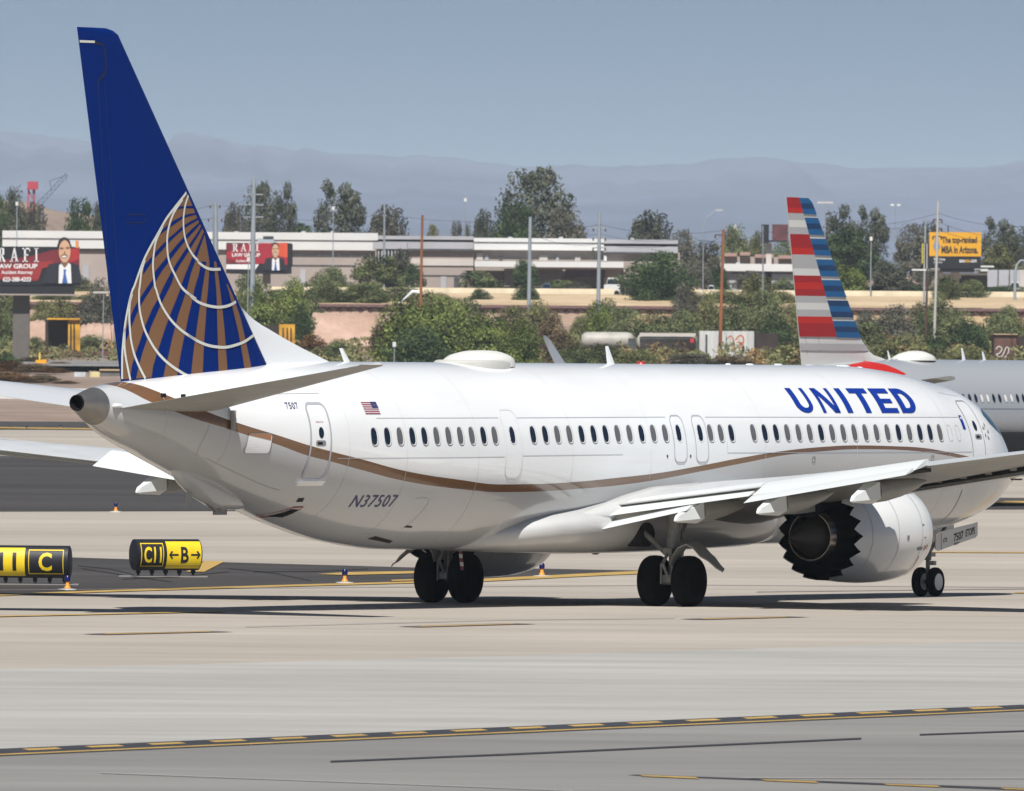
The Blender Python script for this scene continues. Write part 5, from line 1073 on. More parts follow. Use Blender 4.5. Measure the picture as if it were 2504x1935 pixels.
# billboards
m_bk = mat('billboard_black', (.010, .010, .014), .5); m_br = mat('billboard_red', (.35, .02, .02), .5); m_brd = mat('billboard_dark_red', (.16, .012, .02), .5); m_bo = mat('billboard_orange_red', (.60, .08, .03), .5)
m_sk = mat('skin_print', (.55, .33, .20), .6); m_skd = mat('skin_print_dark', (.18, .09, .05), .6); m_wp = mat('print_white', (.70, .70, .70), .5); m_tie = mat('tie_blue', (.03, .10, .33), .5); m_suit = mat('suit_dark', (.012, .012, .022), .6)
def face_plate(t, name, m, pts, D, parent=None):
    P = [av(x, y, D) for x, y in pts]; mb = MB().add([tuple(p) for p in P], [tuple(range(len(P)))])
    return rel(mb.build(name, m, parent or t, fix=False), t.location)
def sign_words(t, name, txt, x0, x1, y0, y1, m, D, bold=.01, parent=None):
    V, F, w = text_mesh(txt, (x1 - x0), (y1 - y0), 0, bold); mb = MB().add([tuple(av(x0 + v[0], y1 - v[1], D)) for v in V], F)
    return rel(mb.build(name, m, parent or t, fix=False), t.location)
def serif_words(t, letters_, y0, y1, m, D, parent):
    mb = MB(); H = y1 - y0
    def poly(P): mb.add([tuple(av(x, y, D)) for x, y in P], [tuple(range(len(P)))])
    def bar(x0, x1, a, b): poly([(x0, a), (x1, a), (x1, b), (x0, b)])
    for ch, x0, w in letters_:
        s_ = w * .22; sr = H * .08
        if ch in 'RFI': bar(x0 + w * .2, x0 + w * .2 + s_, y0, y1) if ch != 'I' else bar(x0 + w * .35, x0 + w * .65, y0, y1)
        if ch == 'I': bar(x0 + w * .1, x0 + w * .9, y0, y0 + sr); bar(x0 + w * .05, x0 + w * .95, y1 - sr, y1)
        if ch == 'F': bar(x0, x0 + w * .95, y0, y0 + sr * 1.3); bar(x0 + w * .3, x0 + w * .7, y0 + H * .45, y0 + H * .55); bar(x0, x0 + w * .65, y1 - sr, y1); bar(x0 + w * .85, x0 + w * .95, y0, y0 + H * .25)
        if ch == 'A':
            poly([(x0 + w * .45, y0), (x0 + w * .58, y0), (x0 + w * .9, y1), (x0 + w * .68, y1)]); poly([(x0 + w * .45, y0), (x0 + w * .52, y0 + H * .2), (x0 + w * .22, y1), (x0 + w * .1, y1)]); bar(x0 + w * .25, x0 + w * .7, y0 + H * .62, y0 + H * .70)
            bar(x0, x0 + w * .35, y1 - sr, y1); bar(x0 + w * .6, x0 + w, y1 - sr, y1)
        if ch == 'R':
            bar(x0, x0 + w * .6, y0, y0 + sr); bar(x0, x0 + w * .5, y1 - sr, y1); bar(x0 + w * .3, x0 + w * .62, y0 + H * .44, y0 + H * .54); bar(x0 + w * .6, x0 + w * .82, y0 + sr * .4, y0 + H * .5); poly([(x0 + w * .42, y0 + H * .5), (x0 + w * .62, y0 + H * .5), (x0 + w, y1), (x0 + w * .75, y1)])
    return rel(mb.build('serif_letters', m, parent, fix=False), t.location)
def law_board(x0, x1, y0, y1, D, label, man, phone_white, hd, lt):
    p = base((x0 + x1) / 2, D + 1); t = thing('billboard', label, 'billboard', p)
    bd = part(t, 'board', m_bk, x0, x1, y0, y1 + (y1 - y0) * .02, D, 1.2)
    return t, bd
# big left one
D = 1500; t, bd = law_board(-40, 169, 527, 606, D, 'large dark red law firm billboard with a smiling man, at the left edge', None, False, 0, 0)
d1, d2, d3, d4 = D - .03, D - .06, D - .09, D - .12
face_plate(t, 'red_field', m_brd, [(-40, 560), (60, 548), (110, 534), (169, 529), (169, 572), (88, 570), (80, 600), (0, 597), (-40, 590)], d1, bd)
face_plate(t, 'red_glow', mat('billboard_mid_red', (.27, .022, .022), .5), [(-40, 580), (20, 568), (60, 561), (112, 556), (112, 568), (90, 573), (82, 597), (0, 596), (-30, 590)], d2, bd)
face_plate(t, 'red_glow', m_br, [(138, 530), (169, 530), (169, 553), (140, 565)], d2, bd)
serif_words(t, (('R', -6, 18), ('A', 21, 19), ('F', 48, 17), ('I', 72, 11)), 529, 559, m_wp, d3, bd)
sign_words(t, 'sign_text', 'LAW GROUP', -8, 80, 563, 573, m_wp, d3, .03, bd); sign_words(t, 'sign_text', 'Accident Attorney', 3, 70, 577, 587, m_wp, d3, .02, bd); sign_words(t, 'sign_text', '623-388-4333', 6, 66, 591, 601, m_wp, d3, .03, bd)
def portrait(t, bd, cx, ytop, s_, D, cut):
    X = lambda x: cx + x * s_; Y = lambda y: ytop + y * s_
    def ell(x, y, a, b, n=18): return [(X(x + a * math.cos(q_)), Y(y + b * math.sin(q_))) for q_ in [2 * math.pi * k / n for k in range(n)]]
    face_plate(t, 'suit', m_suit, [(X(-52), Y(cut)), (X(-36), Y(62)), (X(-12), Y(58)), (X(14), Y(58)), (X(34), Y(64)), (X(42), Y(cut))], D, bd)
    face_plate(t, 'shirt', m_wp, [(X(-13), Y(cut)), (X(-12), Y(64)), (X(-6), Y(60)), (X(0), Y(70)), (X(8), Y(58)), (X(15), Y(62)), (X(17), Y(cut))], D - .02, bd)
    face_plate(t, 'tie', m_tie, [(X(-2), Y(74)), (X(5), Y(74)), (X(3), Y(82)), (X(8), Y(cut)), (X(-5), Y(cut)), (X(-1), Y(82))], D - .04, bd)
    face_plate(t, 'neck', m_skd, [(X(-8), Y(50)), (X(10), Y(50)), (X(8), Y(62)), (X(1), Y(70)), (X(-6), Y(62))], D - .05, bd)
    face_plate(t, 'hair', m_suit, ell(0, 16, 15, 17), D - .06, bd); face_plate(t, 'head', m_sk, ell(1, 32, 13.5, 26), D - .08, bd)
    face_plate(t, 'brow', m_skd, ell(-6, 25, 5, 2.8, 10), D - .1, bd); face_plate(t, 'brow', m_skd, ell(8, 24, 5, 2.8, 10), D - .1, bd)
    face_plate(t, 'mouth_shadow', m_skd, ell(0, 43, 8, 5, 12), D - .1, bd); face_plate(t, 'smile', m_wp, ell(0, 44, 5.5, 2.2, 12), D - .12, bd); face_plate(t, 'nose_shade', m_skd, ell(1, 35, 2, 3, 8), D - .1, bd)
portrait(t, bd, 137, 507, .92, d4, 106)
part(t, 'panel_cutout', m_bk, 122, 152, 522, 528, D, 1.1, None, bd)
part(t, 'flame_strip', mat('strip_orange', (.6, .25, .08), .5), 161, 168, 514, 529, D - .1, .2, None, bd)
part(t, 'catwalk', m_bk, -40, 158, 608, 627, D + .1, 2, None); part(t, 'catwalk_rail', m_btaupe, -40, 165, 628, 629.5, D - .6, 2.4)
o = part(t, 'post', mat('post_brown', (.11, .10, .09), .6, var=.1, scale=1), 27, 63, 630, 745, D + 1, 1.6, zt(1500))
# second law firm board
D = 1700; t, bd = law_board(482, 622, 519, 582, D, 'red law firm billboard with a man in a suit, behind the tall steel pole', None, True, 0, 0)
d1, d2, d3, d4 = D - .03, D - .06, D - .09, D - .12
face_plate(t, 'red_field', mat('billboard_crimson', (.32, .015, .03), .5), [(483, 520), (613, 518), (613, 565), (560, 563), (483, 562)], d1, bd)
face_plate(t, 'dark_field', m_brd, [(483, 520), (530, 519), (500, 533), (483, 536)], d2, bd); face_plate(t, 'dark_field', m_brd, [(483, 550), (500, 556), (510, 562), (483, 562)], d2, bd)
face_plate(t, 'red_glow', m_bo, [(580, 518.5), (613, 518.5), (613, 550), (585, 545)], d2, bd)
face_plate(t, 'white_strip', m_wp, [(483, 564), (552, 564), (545, 575), (482, 574)], d2, bd)
serif_words(t, (('R', 495, 13), ('A', 513, 13), ('F', 530, 12), ('I', 544, 9)), 519.5, 537, m_wp, d3, bd)
sign_words(t, 'sign_text', 'LAW GROUP', 495, 555, 540, 548, m_wp, d3, .03, bd); sign_words(t, 'sign_text', 'Accident Attorney', 503, 545, 554, 561, m_wp, d3, .02, bd)
portrait(t, bd, 587, 517.5, .55, d4, 108)
part(t, 'board_end', m_bk, 614, 624, 521, 567, D + .2, 1.4); part(t, 'catwalk', m_bk, 490, 614, 579, 584, D + .1, 1.5); part(t, 'post', m_btaupe, 560, 577, 584, 640, D + 1, 1, zt(D))
# yellow board
D = 1740; t = thing('billboard', 'yellow billboard reading The top-ranked MBA in Arizona, at right', 'billboard', base(2035, D + 1))
m_by = mat('billboard_yellow', (.66, .33, .01), .55, var=.03, scale=.3)
bd = part(t, 'board', m_by, 1982, 2093, 496, 547, D, 1.0); part(t, 'lower_panel', m_bk, 1981, 2092, 547.3, 573, D - .05, 1.1); part(t, 'apron_panel', m_bk, 2005, 2078, 573.5, 581, D + .1, 1)
m_tk = mat('print_black', (.02, .018, .015), .6)
sign_words(t, 'sign_text', 'The top-ranked', 2009, 2084, 505, 523, m_tk, D - .03, .04, bd); sign_words(t, 'sign_text', 'MBA in Arizona.', 2008, 2086, 525, 541, m_tk, D - .03, .04, bd)
sign_words(t, 'sign_text', 'asu', 2046, 2058, 554, 560, m_wp, D - .08, .02); sign_words(t, 'sign_text', 'mba', 2058.5, 2069, 552.5, 560, m_by, D - .08, .02); sign_words(t, 'sign_text', '.com', 2069.5, 2083, 554, 560, m_wp, D - .08, .02)
sign_words(t, 'sign_text', 'W. P. Carey', 1991, 2016, 550.5, 557, m_wp, D - .08, .02); part(t, 'underline', m_wp, 1991, 2010, 559.5, 560.5, D - .08, .02)
face_plate(t, 'printed_figure', mat('print_blue_grey', (.2, .24, .34), .6), [(1994, 507), (2001, 507), (2003, 520), (2006, 526), (2001, 534), (1996, 536), (1991, 530), (1990, 524), (1993, 518)], D - .04, bd)
part(t, 'mast', m_tk, 2021, 2023.5, 482, 496, D + .5, .3)
sc_ = thing('billboard', 'edge-on back of a billboard on white struts, left of the yellow one', 'billboard', base(1972, D + 4))
part(sc_, 'panel_edge', mat('edge_yellow', (.5, .42, .02), .5), 1966, 1969, 519, 562, D + 3, 1); part(sc_, 'back_panel', m_bk, 1969, 1980, 519, 575, D + 4, 1)
for x in (1970.5, 1976): part(sc_, 'strut', m_bw, x, x + 1.8, 520, 577, D + 2.8, .3)
part(sc_, 'catwalk', m_bw, 1945, 2092, 575, 577.5, D + 2, 1)
# dark red board far off
D = 1880; t = thing('billboard', 'small dark red billboard pair left of the striped tail', 'billboard', base(1650, D + 1)); part(t, 'board', mat('board_maroon', (.10, .03, .035), .7, var=.4, scale=.8), 1647, 1681, 479, 513, D, 1); part(t, 'side_board', m_bk, 1624, 1640, 479, 519, D, 1); part(t, 'catwalk', m_bk, 1624, 1680, 513, 516, D - .3, 1); part(t, 'post', m_btl, 1634, 1646, 519, 550, D + 1, 1, zt(D))

# ---------------------------------------------------------------- poles and lamps
m_galv = mat('galvanised_steel', (.30, .34, .37), .5, metal=.2, var=.08, scale=.6); m_wood = mat('creosoted_wood', (.24, .09, .035), .85, var=.25, scale=.9, sv=(2, 2, .5)); m_woodd = mat('dark_wood', (.07, .035, .025), .85, var=.2, scale=1); m_woodp = mat('pale_pole', (.42, .42, .38), .7)
def pole(name, label, cat, xb, xt, yt, D, w, m, group=None, arms=(), armm=None, lean=True, ins=True):
    pb = base(xb, D); pt = av(xt, yt, D); s_ = FOC / D / VK
    t = thing(name, label, cat, pb, 0, group); r = w / s_ / 2
    rel(MB().tube([pb - Vector((0, 0, .5)), pb.lerp(pt, .5), pt], [r * 1.05, r, r * .8], 12).build('shaft', m, t, smooth=50), pb)
    for y, half in arms:
        f = (av(0, y, D).z - pb.z) / (pt.z - pb.z); c = pb.lerp(pt, f); h = half / s_
        rel(MB().tube([c + Vector((-h, 0, .02)), c + Vector((h, 0, .02))], .07, 6).build('crossarm', armm or m, t), pb)
        for sx in (-1, 1):
            rel(MB().tube([c + Vector((sx * h, 0, .02)), c + Vector((sx * h, 0, -.35))], .09, 6).build('insulator', m_woodd, t), pb)
    return t
SP = 'steel transmission poles along the road'; WP = 'wooden utility poles by the rails'
pole('steel_pole', 'thick short steel pole touching the right edge of the blue tail', 'utility pole', 462, 458.5, 433, 1640, 14, m_galv, SP, ((435, 10), (464, 14)))
pole('steel_pole', 'tall thick steel pole in front of the red law firm billboard', 'utility pole', 537, 541.5, 381, 1660, 11, m_galv, SP, ((412, 20), (434, 22), (460, 22)))
pole('steel_pole', 'slim steel pole on the dark shed left of the bare wooden pole', 'utility pole', 818, 820, 437, 1850, 5, m_galv, SP, ((455, 5),))
pole('steel_pole', 'smooth grey steel pole in front of the widest tree', 'utility pole', 1127, 1131, 463, 1700, 8.5, m_galv, SP)
pole('steel_pole', 'grey steel pole with three crossarms right of the widest tree', 'utility pole', 1275, 1279, 452, 1700, 8.5, m_galv, SP, ((479, 13), (499, 13), (520, 13)))
pole('steel_pole', 'slim grey pole beside the small dark red billboard', 'utility pole', 1628, 1627, 482, 1700, 3.5, m_galv, SP)
pole('steel_pole', 'slim pale pole immediately left of the yellow billboard', 'utility pole', 1970, 1974, 464, 1760, 4.5, m_galv, SP)
pole('utility_pole', 'rust brown wooden pole with no crossarm, left of centre', 'utility pole', 895, 901, 459, 1520, 6.5, m_wood, WP)
pole('utility_pole', 'tall orange brown wooden pole with crossarm, beside the hopper car', 'utility pole', 1535, 1543, 490, 1530, 7.5, m_wood, WP, ((491, 17),), m_woodd)
pole('utility_pole', 'short brown wooden pole behind trees right of the round tree', 'utility pole', 1467, 1468, 487, 1900, 3, m_woodd, WP)
pole('utility_pole', 'dark rusty pole topped below the yellow billboard', 'utility pole', 1974, 1978, 574, 1600, 5, m_woodd, WP)
pole('utility_pole', 'tall pale pole crossing the left part of the yellow billboard', 'utility pole', 1992, 2001, 430, 1600, 6, m_woodp, WP, ((455, 9), (474, 9), (491, 9)), m_woodd)
def lamp(label, xb, xt, yt, D, kind):
    t = pole('street_lamp', label, 'lamp post', xb, xt, yt, D, 2.2, m_galv, 'lamp posts beyond the road')
    p = av(xt, yt, D); pb = t.location
    if kind == 'twin':
        for sx in (-1, 1): rel(MB().box(p + Vector((sx * .45, 0, .1)), (.5, .35, .28)).build('lamp_head', m_bw, t), pb)
    elif kind == 'arm': rel(MB().tube([p, p + Vector((.5, 0, .9)), p + Vector((1.6, 0, 1.7))], .05, 6).build('lamp_arm', m_galv, t), pb); rel(MB().box(p + Vector((1.9, 0, 1.7)), (.9, .4, .22)).build('lamp_head', m_bgry, t), pb)
    elif kind == 'tee': rel(MB().box(p + Vector((0, 0, .1)), (2.2, .3, .2)).build('lamp_head', m_btl, t), pb)
    elif kind == 'mast': rel(MB().box(p + Vector((0, 0, .15)), (.35, .3, .5)).build('lamp_head', m_bw, t), pb)
lamp('thin mast with a bright lamp, above the roof left of the widest tree', 991, 992.5, 429, 2000, 'mast')
lamp('lamp mast with angled head between the round tree and the wooden pole', 1499, 1500, 478, 1720, 'arm')
lamp('lamp mast with crossbar head at the top right of the striped tail', 1758, 1760, 434, 1900, 'tee')
lamp('slender mast with two bright lamps, between the striped tail and yellow billboard', 1909, 1910, 439, 2000, 'twin')
lamp('plain lamp mast in front of the dark trees right of the striped tail', 1856, 1858, 512, 1790, 'mast')
lamp('slender lamp mast at the far left above the law firm billboard', 35, 36, 437, 1880, 'mast')
lamp('thin mast in front of the tall tree beside the palm', 709, 711, 447, 1860, 'mast')
lamp('pale post with crossbar below the catwalk, left of the blue tail', 219, 221, 626, 1480, 'tee')
lamp('thin post left of the thick steel pole by the red billboard', 527, 530, 556, 1650, 'mast')
lamp('small light post on the brush left of the roof radome', 841, 841, 738, 1440, 'mast')
# traffic signal arm at right edge
t = thing('traffic_signal', 'curved grey traffic signal arm at the right edge below the yellow billboard', 'traffic signal', base(2166, 1780)); s_ = FOC / 1780 / VK
rel(MB().tube([base(2164, 1780), av(2165, 585, 1780), av(2168, 566, 1780), av(2176, 556, 1780), av(2200, 555, 1780)], [.2, .18, .15, .12, .1], 8).build('signal_arm', m_galv, t, smooth=50), t.location)
part(t, 'signal_head', m_bdark, 2180, 2186, 557, 575, 1779.5, .4)
# bent lamp arm by the bare pole
t = thing('street_lamp', 'bright bent lamp arm fixed at the bare wooden pole', 'lamp post', base(880, 1525)); rel(MB().tube([av(902, 625, 1523), av(880, 622, 1523), av(862, 638, 1523), av(848, 650, 1523)], [.16, .2, .08, .07], 8).build('lamp_arm', mat('lamp_white', (.75, .78, .8), .4), t), t.location); rel(MB().tube([av(860, 640, 1523.5), Vector((av(860, 640, 1523.5).x, 1523.5, zt(1523)))], .06, 6).build('shaft', m_galv, t), t.location)
# wires
def wire(pts, sag=1.0, r=.022):
    P = []
    for (a, b_) in zip(pts, pts[1:]):
        for k in range(8): u = k / 8; p = a.lerp(b_, u); p.z -= sag * 4 * u * (1 - u); P.append(p)
    P.append(pts[-1]); return P
W_ = [('wire strung from the thick steel pole to the tall one', [(200, 452, 1500), (458, 437, 1640), (541, 412, 1660)]), ('lower wire strung from the thick steel pole to the tall one', [(200, 470, 1500), (458, 464, 1640), (541, 434, 1660)]),
      ('upper wire between the pole at the widest tree and the one with crossarms', [(541, 460, 1660), (820, 456, 1850), (1130, 466, 1700), (1279, 479, 1700), (1543, 492, 1530)]), ('middle wire over the warehouses right of the widest tree', [(1131, 478, 1700), (1279, 499, 1700), (1480, 506, 1700), (1545, 500, 1530), (1627, 494, 1700), (2001, 474, 1600)]),
      ('lower wire over the warehouses right of the widest tree', [(1131, 498, 1700), (1279, 520, 1700), (1500, 512, 1700), (1700, 505, 1700)]), ('top wire leading right from the tall pale pole', [(1760, 480, 1700), (2001, 455, 1600), (2230, 480, 1500)]), ('second wire leading right from the tall pale pole', [(2001, 474, 1600), (2230, 512, 1500)]), ('third wire crossing just above the yellow billboard', [(2001, 491, 1600), (2230, 520, 1500)])]
for lb, pts in W_:
    P = wire([av(*p) for p in pts], .7); o = MB().tube(P, .022, 5).build('overhead_wire', m_bdark); tag(o, lb, 'wire', 'overhead wires along the road')

# cranes on the horizon at left
m_cr = mat('crane_red', (.38, .03, .05), .6); m_cg = mat('crane_blue_grey', (.09, .12, .18), .6)
def lattice(t, name, a, b, w, m, n=10):
    mb = MB(); d = (b - a); u = d.normalized(); v = Vector((0, 1, 0)).cross(u).normalized()
    for sg in (-1, 1): mb.tube([a + v * sg * w, b + v * sg * w * .6], w * .22, 4)
    for k in range(n): mb.tube([a + d * (k / n) + v * w * (1 if k % 2 else -1), a + d * ((k + 1) / n) + v * w * (-1 if k % 2 else 1)], w * .16, 4)
    return rel(mb.build(name, m, t), t.location)
D = 3200; t = thing('construction_crane', 'grey crane with long raised lattice jib, left of the blue tail', 'crane', Vector((av(84, 440, D).x, D, 17.5))); lattice(t, 'jib', av(86, 433, D), av(143, 372, D), .55, m_cg, 14); lattice(t, 'mast', Vector((av(84, 440, D).x, D, 17)), av(87, 432, D), .7, m_cg, 6); rel(MB().tube([av(110, 408, D), av(106, 386, D), av(143, 373, D)], .12, 5).build('tie_bar', m_cg, t), t.location); rel(MB().tube([av(142, 374, D), av(142, 388, D)], .08, 4).build('hook_cable', m_cg, t), t.location)
t = thing('construction_crane', 'red lattice crane tower at the far left behind the trees', 'crane', Vector((av(56, 440, D).x, D, 17.5))); lattice(t, 'mast', Vector((av(54, 440, D).x, D, 17)), av(68, 402, D), 1.1, m_cr, 8); rel(MB().box(av(70, 396, D), (2.4, 2, 1.8)).build('crane_head', m_cr, t), t.location); rel(MB().tube([av(71, 398, D), av(72, 428, D)], .25, 5).build('hook_cable', m_cg, t), t.location)
t = thing('radio_mast', 'thin radio mast on the skyline just left of the blue tail', 'mast', Vector((av(154, 440, D).x, D, 17.5))); rel(MB().tube([Vector((av(154, 440, D).x, D, 17)), av(155, 424, D)], .22, 5).build('shaft', m_cg, t), t.location); rel(MB().box(av(155, 428, D), (1.6, .3, .4)).build('antenna_panel', m_cg, t), t.location)
t = thing('storage_silo', 'small pale silo tip above the trees right of the wooden pole', 'silo', Vector((av(1568, 490, 2400).x, 2400, 16))); a = av(1568, 500, 2400); rel(MB().tube([Vector((a.x, 2400, 15.5)), av(1568, 487, 2400)], [.5, .5], 14).build('silo_body', m_bw, t, smooth=40), t.location); rel(MB().tube([av(1568, 487, 2400), av(1568, 480, 2400)], [.28, .2], 10).build('vent_cap', m_bw, t, smooth=40), t.location)

# ---------------------------------------------------------------- plants
def crown_mesh(name, seed, style, n, leaf):
    rnd = random.Random(seed); lobes = []
    if style == 'euc':      # tall airy gum tree: uneven clumps climbing up
        for k in range(34):
            h = rnd.uniform(.22, .95); w = .40 * math.sqrt(max(.05, 1 - ((h - .4) / .62) ** 2)); a = rnd.uniform(0, 6.28); q_ = w * math.sqrt(rnd.random())
            lobes.append((q_ * math.cos(a), q_ * math.sin(a), h, rnd.uniform(.06, .13), rnd.uniform(.05, .11)))
    elif style == 'broad':
        for k in range(34):
            a = rnd.uniform(0, 6.28); q_ = .42 * math.sqrt(rnd.random()); h = .2 + rnd.uniform(.0, .68) * math.sqrt(max(.05, 1 - (q_ / .47) ** 2))
            lobes.append((q_ * math.cos(a), q_ * math.sin(a), h, rnd.uniform(.07, .14), rnd.uniform(.06, .11)))
    elif style == 'thin':
        for k in range(12):
            a = rnd.uniform(0, 6.28); q_ = .38 * math.sqrt(rnd.random()); lobes.append((q_ * math.cos(a), q_ * math.sin(a), rnd.uniform(.3, .85), rnd.uniform(.08, .14), rnd.uniform(.05, .10)))
    else:                   # bush reaching the ground
        for k in range(24):
            a = rnd.uniform(0, 6.28); q_ = .37 * math.sqrt(rnd.random()); h = rnd.uniform(.10, .85) * math.sqrt(max(.05, 1 - (q_ / .46) ** 2))
            lobes.append((q_ * math.cos(a), q_ * math.sin(a), h, rnd.uniform(.12, .2), rnd.uniform(.10, .19)))
    V = []; F = []; T = []; tw = sum(l[3] ** 2 for l in lobes)
    for lx, ly, lz, lr, lh in lobes:
        tone = rnd.uniform(.68, 1.2)
        for k in range(int(n * lr * lr / tw)):
            d = Vector((rnd.gauss(0, 1), rnd.gauss(0, 1), rnd.gauss(0, 1))).normalized(); q_ = rnd.uniform(.35, 1.0) ** .5 * (1 + (rnd.random() < .12) * rnd.uniform(0, .3))
            c = Vector((lx + d.x * lr * q_, ly + d.y * lr * q_, max(.01, lz + d.z * lh * q_)))
            nn = (d + Vector((rnd.gauss(0, .8), rnd.gauss(0, .8), rnd.gauss(0, .8) + .3))).normalized(); a_ = nn.orthogonal().normalized(); b_ = nn.cross(a_); th = rnd.uniform(0, 6.28)
            u = (a_ * math.cos(th) + b_ * math.sin(th)) * leaf * rnd.uniform(.6, 1.3); w = nn.cross(u).normalized() * leaf * rnd.uniform(.3, .65); o = len(V)
            V += [c - u, c - u * .2 + w, c + u, c + u * .1 - w]; F.append((o, o + 1, o + 2, o + 3)); T.append(tone * rnd.uniform(.8, 1.2))
    fz0 = .25 if style != 'bush' else .02
    for k in range(int(n * (.45 if style != 'thin' else .2))):      # loose leaves filling the envelope between the clumps
        h = fz0 + (.93 - fz0) * rnd.betavariate(1.6, 1.9); w = .44 * math.sqrt(max(.02, 1 - ((h - .38) / .62) ** 2)) if style != 'bush' else .47 * math.sqrt(max(.02, 1 - (h / .97) ** 2))
        a = rnd.uniform(0, 6.28); q_ = w * math.sqrt(rnd.random()) * rnd.uniform(.8, 1.05); c = Vector((q_ * math.cos(a), q_ * math.sin(a), h)); tt = .85 + .25 * math.sin(c.x * 23 + seed) * math.sin(h * 17)
        u = Vector((rnd.gauss(0, 1), rnd.gauss(0, 1), rnd.gauss(0, .8))).normalized() * leaf * rnd.uniform(.6, 1.2); w_ = u.orthogonal().normalized() * leaf * rnd.uniform(.35, .7); o = len(V)
        V += [c - u, c + w_, c + u, c - w_]; F.append((o, o + 1, o + 2, o + 3)); T.append(tt * rnd.uniform(.75, 1.2))
    xs_ = sorted(v.x for v in V); ys_ = sorted(v.y for v in V); zs_ = sorted(v.z for v in V); q0 = int(len(V) * .004); q1 = len(V) - 1 - q0
    sx = max(-xs_[q0], xs_[q1]) * 2; sy = max(-ys_[q0], ys_[q1]) * 2; zt1 = zs_[q1]
    V = [(v.x / sx, v.y / sy, v.z / zt1) for v in V]
    me = bpy.data.meshes.new(name); me.from_pydata([tuple(v) for v in V], [], F); at_ = me.color_attributes.new('tone', 'FLOAT_COLOR', 'POINT')
    buf = []
    for t_ in T: buf += [t_, t_, t_, 1.0] * 4
    at_.data.foreach_set('color', buf); me.update(); return me
def trunk_mesh(name, seed, style):
    rnd = random.Random(seed); mb = MB(); top = .5 if style != 'bush' else .3
    mb.tube([(0, 0, -.05), (.01, 0, .15), (rnd.uniform(-.02, .02), .01, top), (rnd.uniform(-.03, .03), 0, top + .22)], [.024, .019, .013, .006], 7)
    for k in range(7 if style != 'bush' else 5):
        a = k * 6.28 / 7 + rnd.uniform(-.3, .3); h = rnd.uniform(.12, top); l = rnd.uniform(.2, .34)
        mb.tube([(0, 0, h), (l * .5 * math.cos(a), l * .5 * math.sin(a), h + .12), (l * math.cos(a), l * math.sin(a), h + rnd.uniform(.2, .38))], [.011, .008, .003], 5)
    me = bpy.data.meshes.new(name); me.from_pydata(mb.v, [], mb.f); me.update(); return me
CM = {}
for st_, n_, lf, cnt in (('euc', 4200, .022, 4), ('broad', 4600, .024, 4), ('bush', 4600, .027, 5)):
    CM[st_] = [crown_mesh('crown_' + st_, 11 * i + len(st_), st_, n_, lf) for i in range(cnt)]
TM = {st_: trunk_mesh('trunk_' + st_, 5, st_) for st_ in CM}
LM = {'euc': leafmat('leaf_gum', (.045, .055, .035), (.115, .12, .08), 3), 'bright': leafmat('leaf_bright', (.075, .11, .024), (.22, .265, .065), 3), 'mid': leafmat('leaf_mid', (.07, .092, .036), (.19, .215, .085), 3), 'dark': leafmat('leaf_dark', (.03, .055, .02), (.08, .12, .04), 3), 'brown': leafmat('leaf_brown', (.09, .065, .035), (.19, .135, .07), 3), 'olive': leafmat('leaf_olive', (.10, .11, .035), (.21, .205, .08), 3), 'greyg': leafmat('leaf_grey_green', (.075, .075, .055), (.15, .14, .10), 3), 'rust': leafmat('leaf_rust', (.10, .055, .02), (.22, .11, .035), 3)}
m_trunk = mat('bark', (.14, .11, .085), .9, var=.3, scale=6)
_cc = {}
def plant(name, label, cat, x0, x1, ytop, D, style, leaf, group, seed=0, trunk=True):
    a = av(x0, ytop, D); b = av(x1, ytop, D); zb = zt(D); h = (a.z - zb) * 1.02; w = (b.x - a.x) * 1.06
    t = thing(name, label, cat, ((a.x + b.x) / 2, D, zb), 0, group)
    key = (style, seed % len(CM[style]), leaf)
    if key not in _cc: me = CM[style][seed % len(CM[style])].copy(); me.materials.append(LM[leaf]); _cc[key] = me
    c = bpy.data.objects.new('crown' if cat == 'tree' else 'foliage', _cc[key]); COL.objects.link(c); c.parent = t; c.scale = (w, min(w, 9), h); c.rotation_euler = (0, 0, (seed % 2) * math.pi)
    if trunk:
        if not TM[style].materials: TM[style].materials.append(m_trunk)
        k = bpy.data.objects.new('trunk' if cat == 'tree' else 'stem', TM[style]); COL.objects.link(k); k.parent = t; k.scale = (min(w, h) * .9, min(w, h) * .9, h * .95)
    return t
TB = 'trees behind the warehouses'; BR = 'trees and bushes along the raised road'; FB = 'bushes beside the rails'
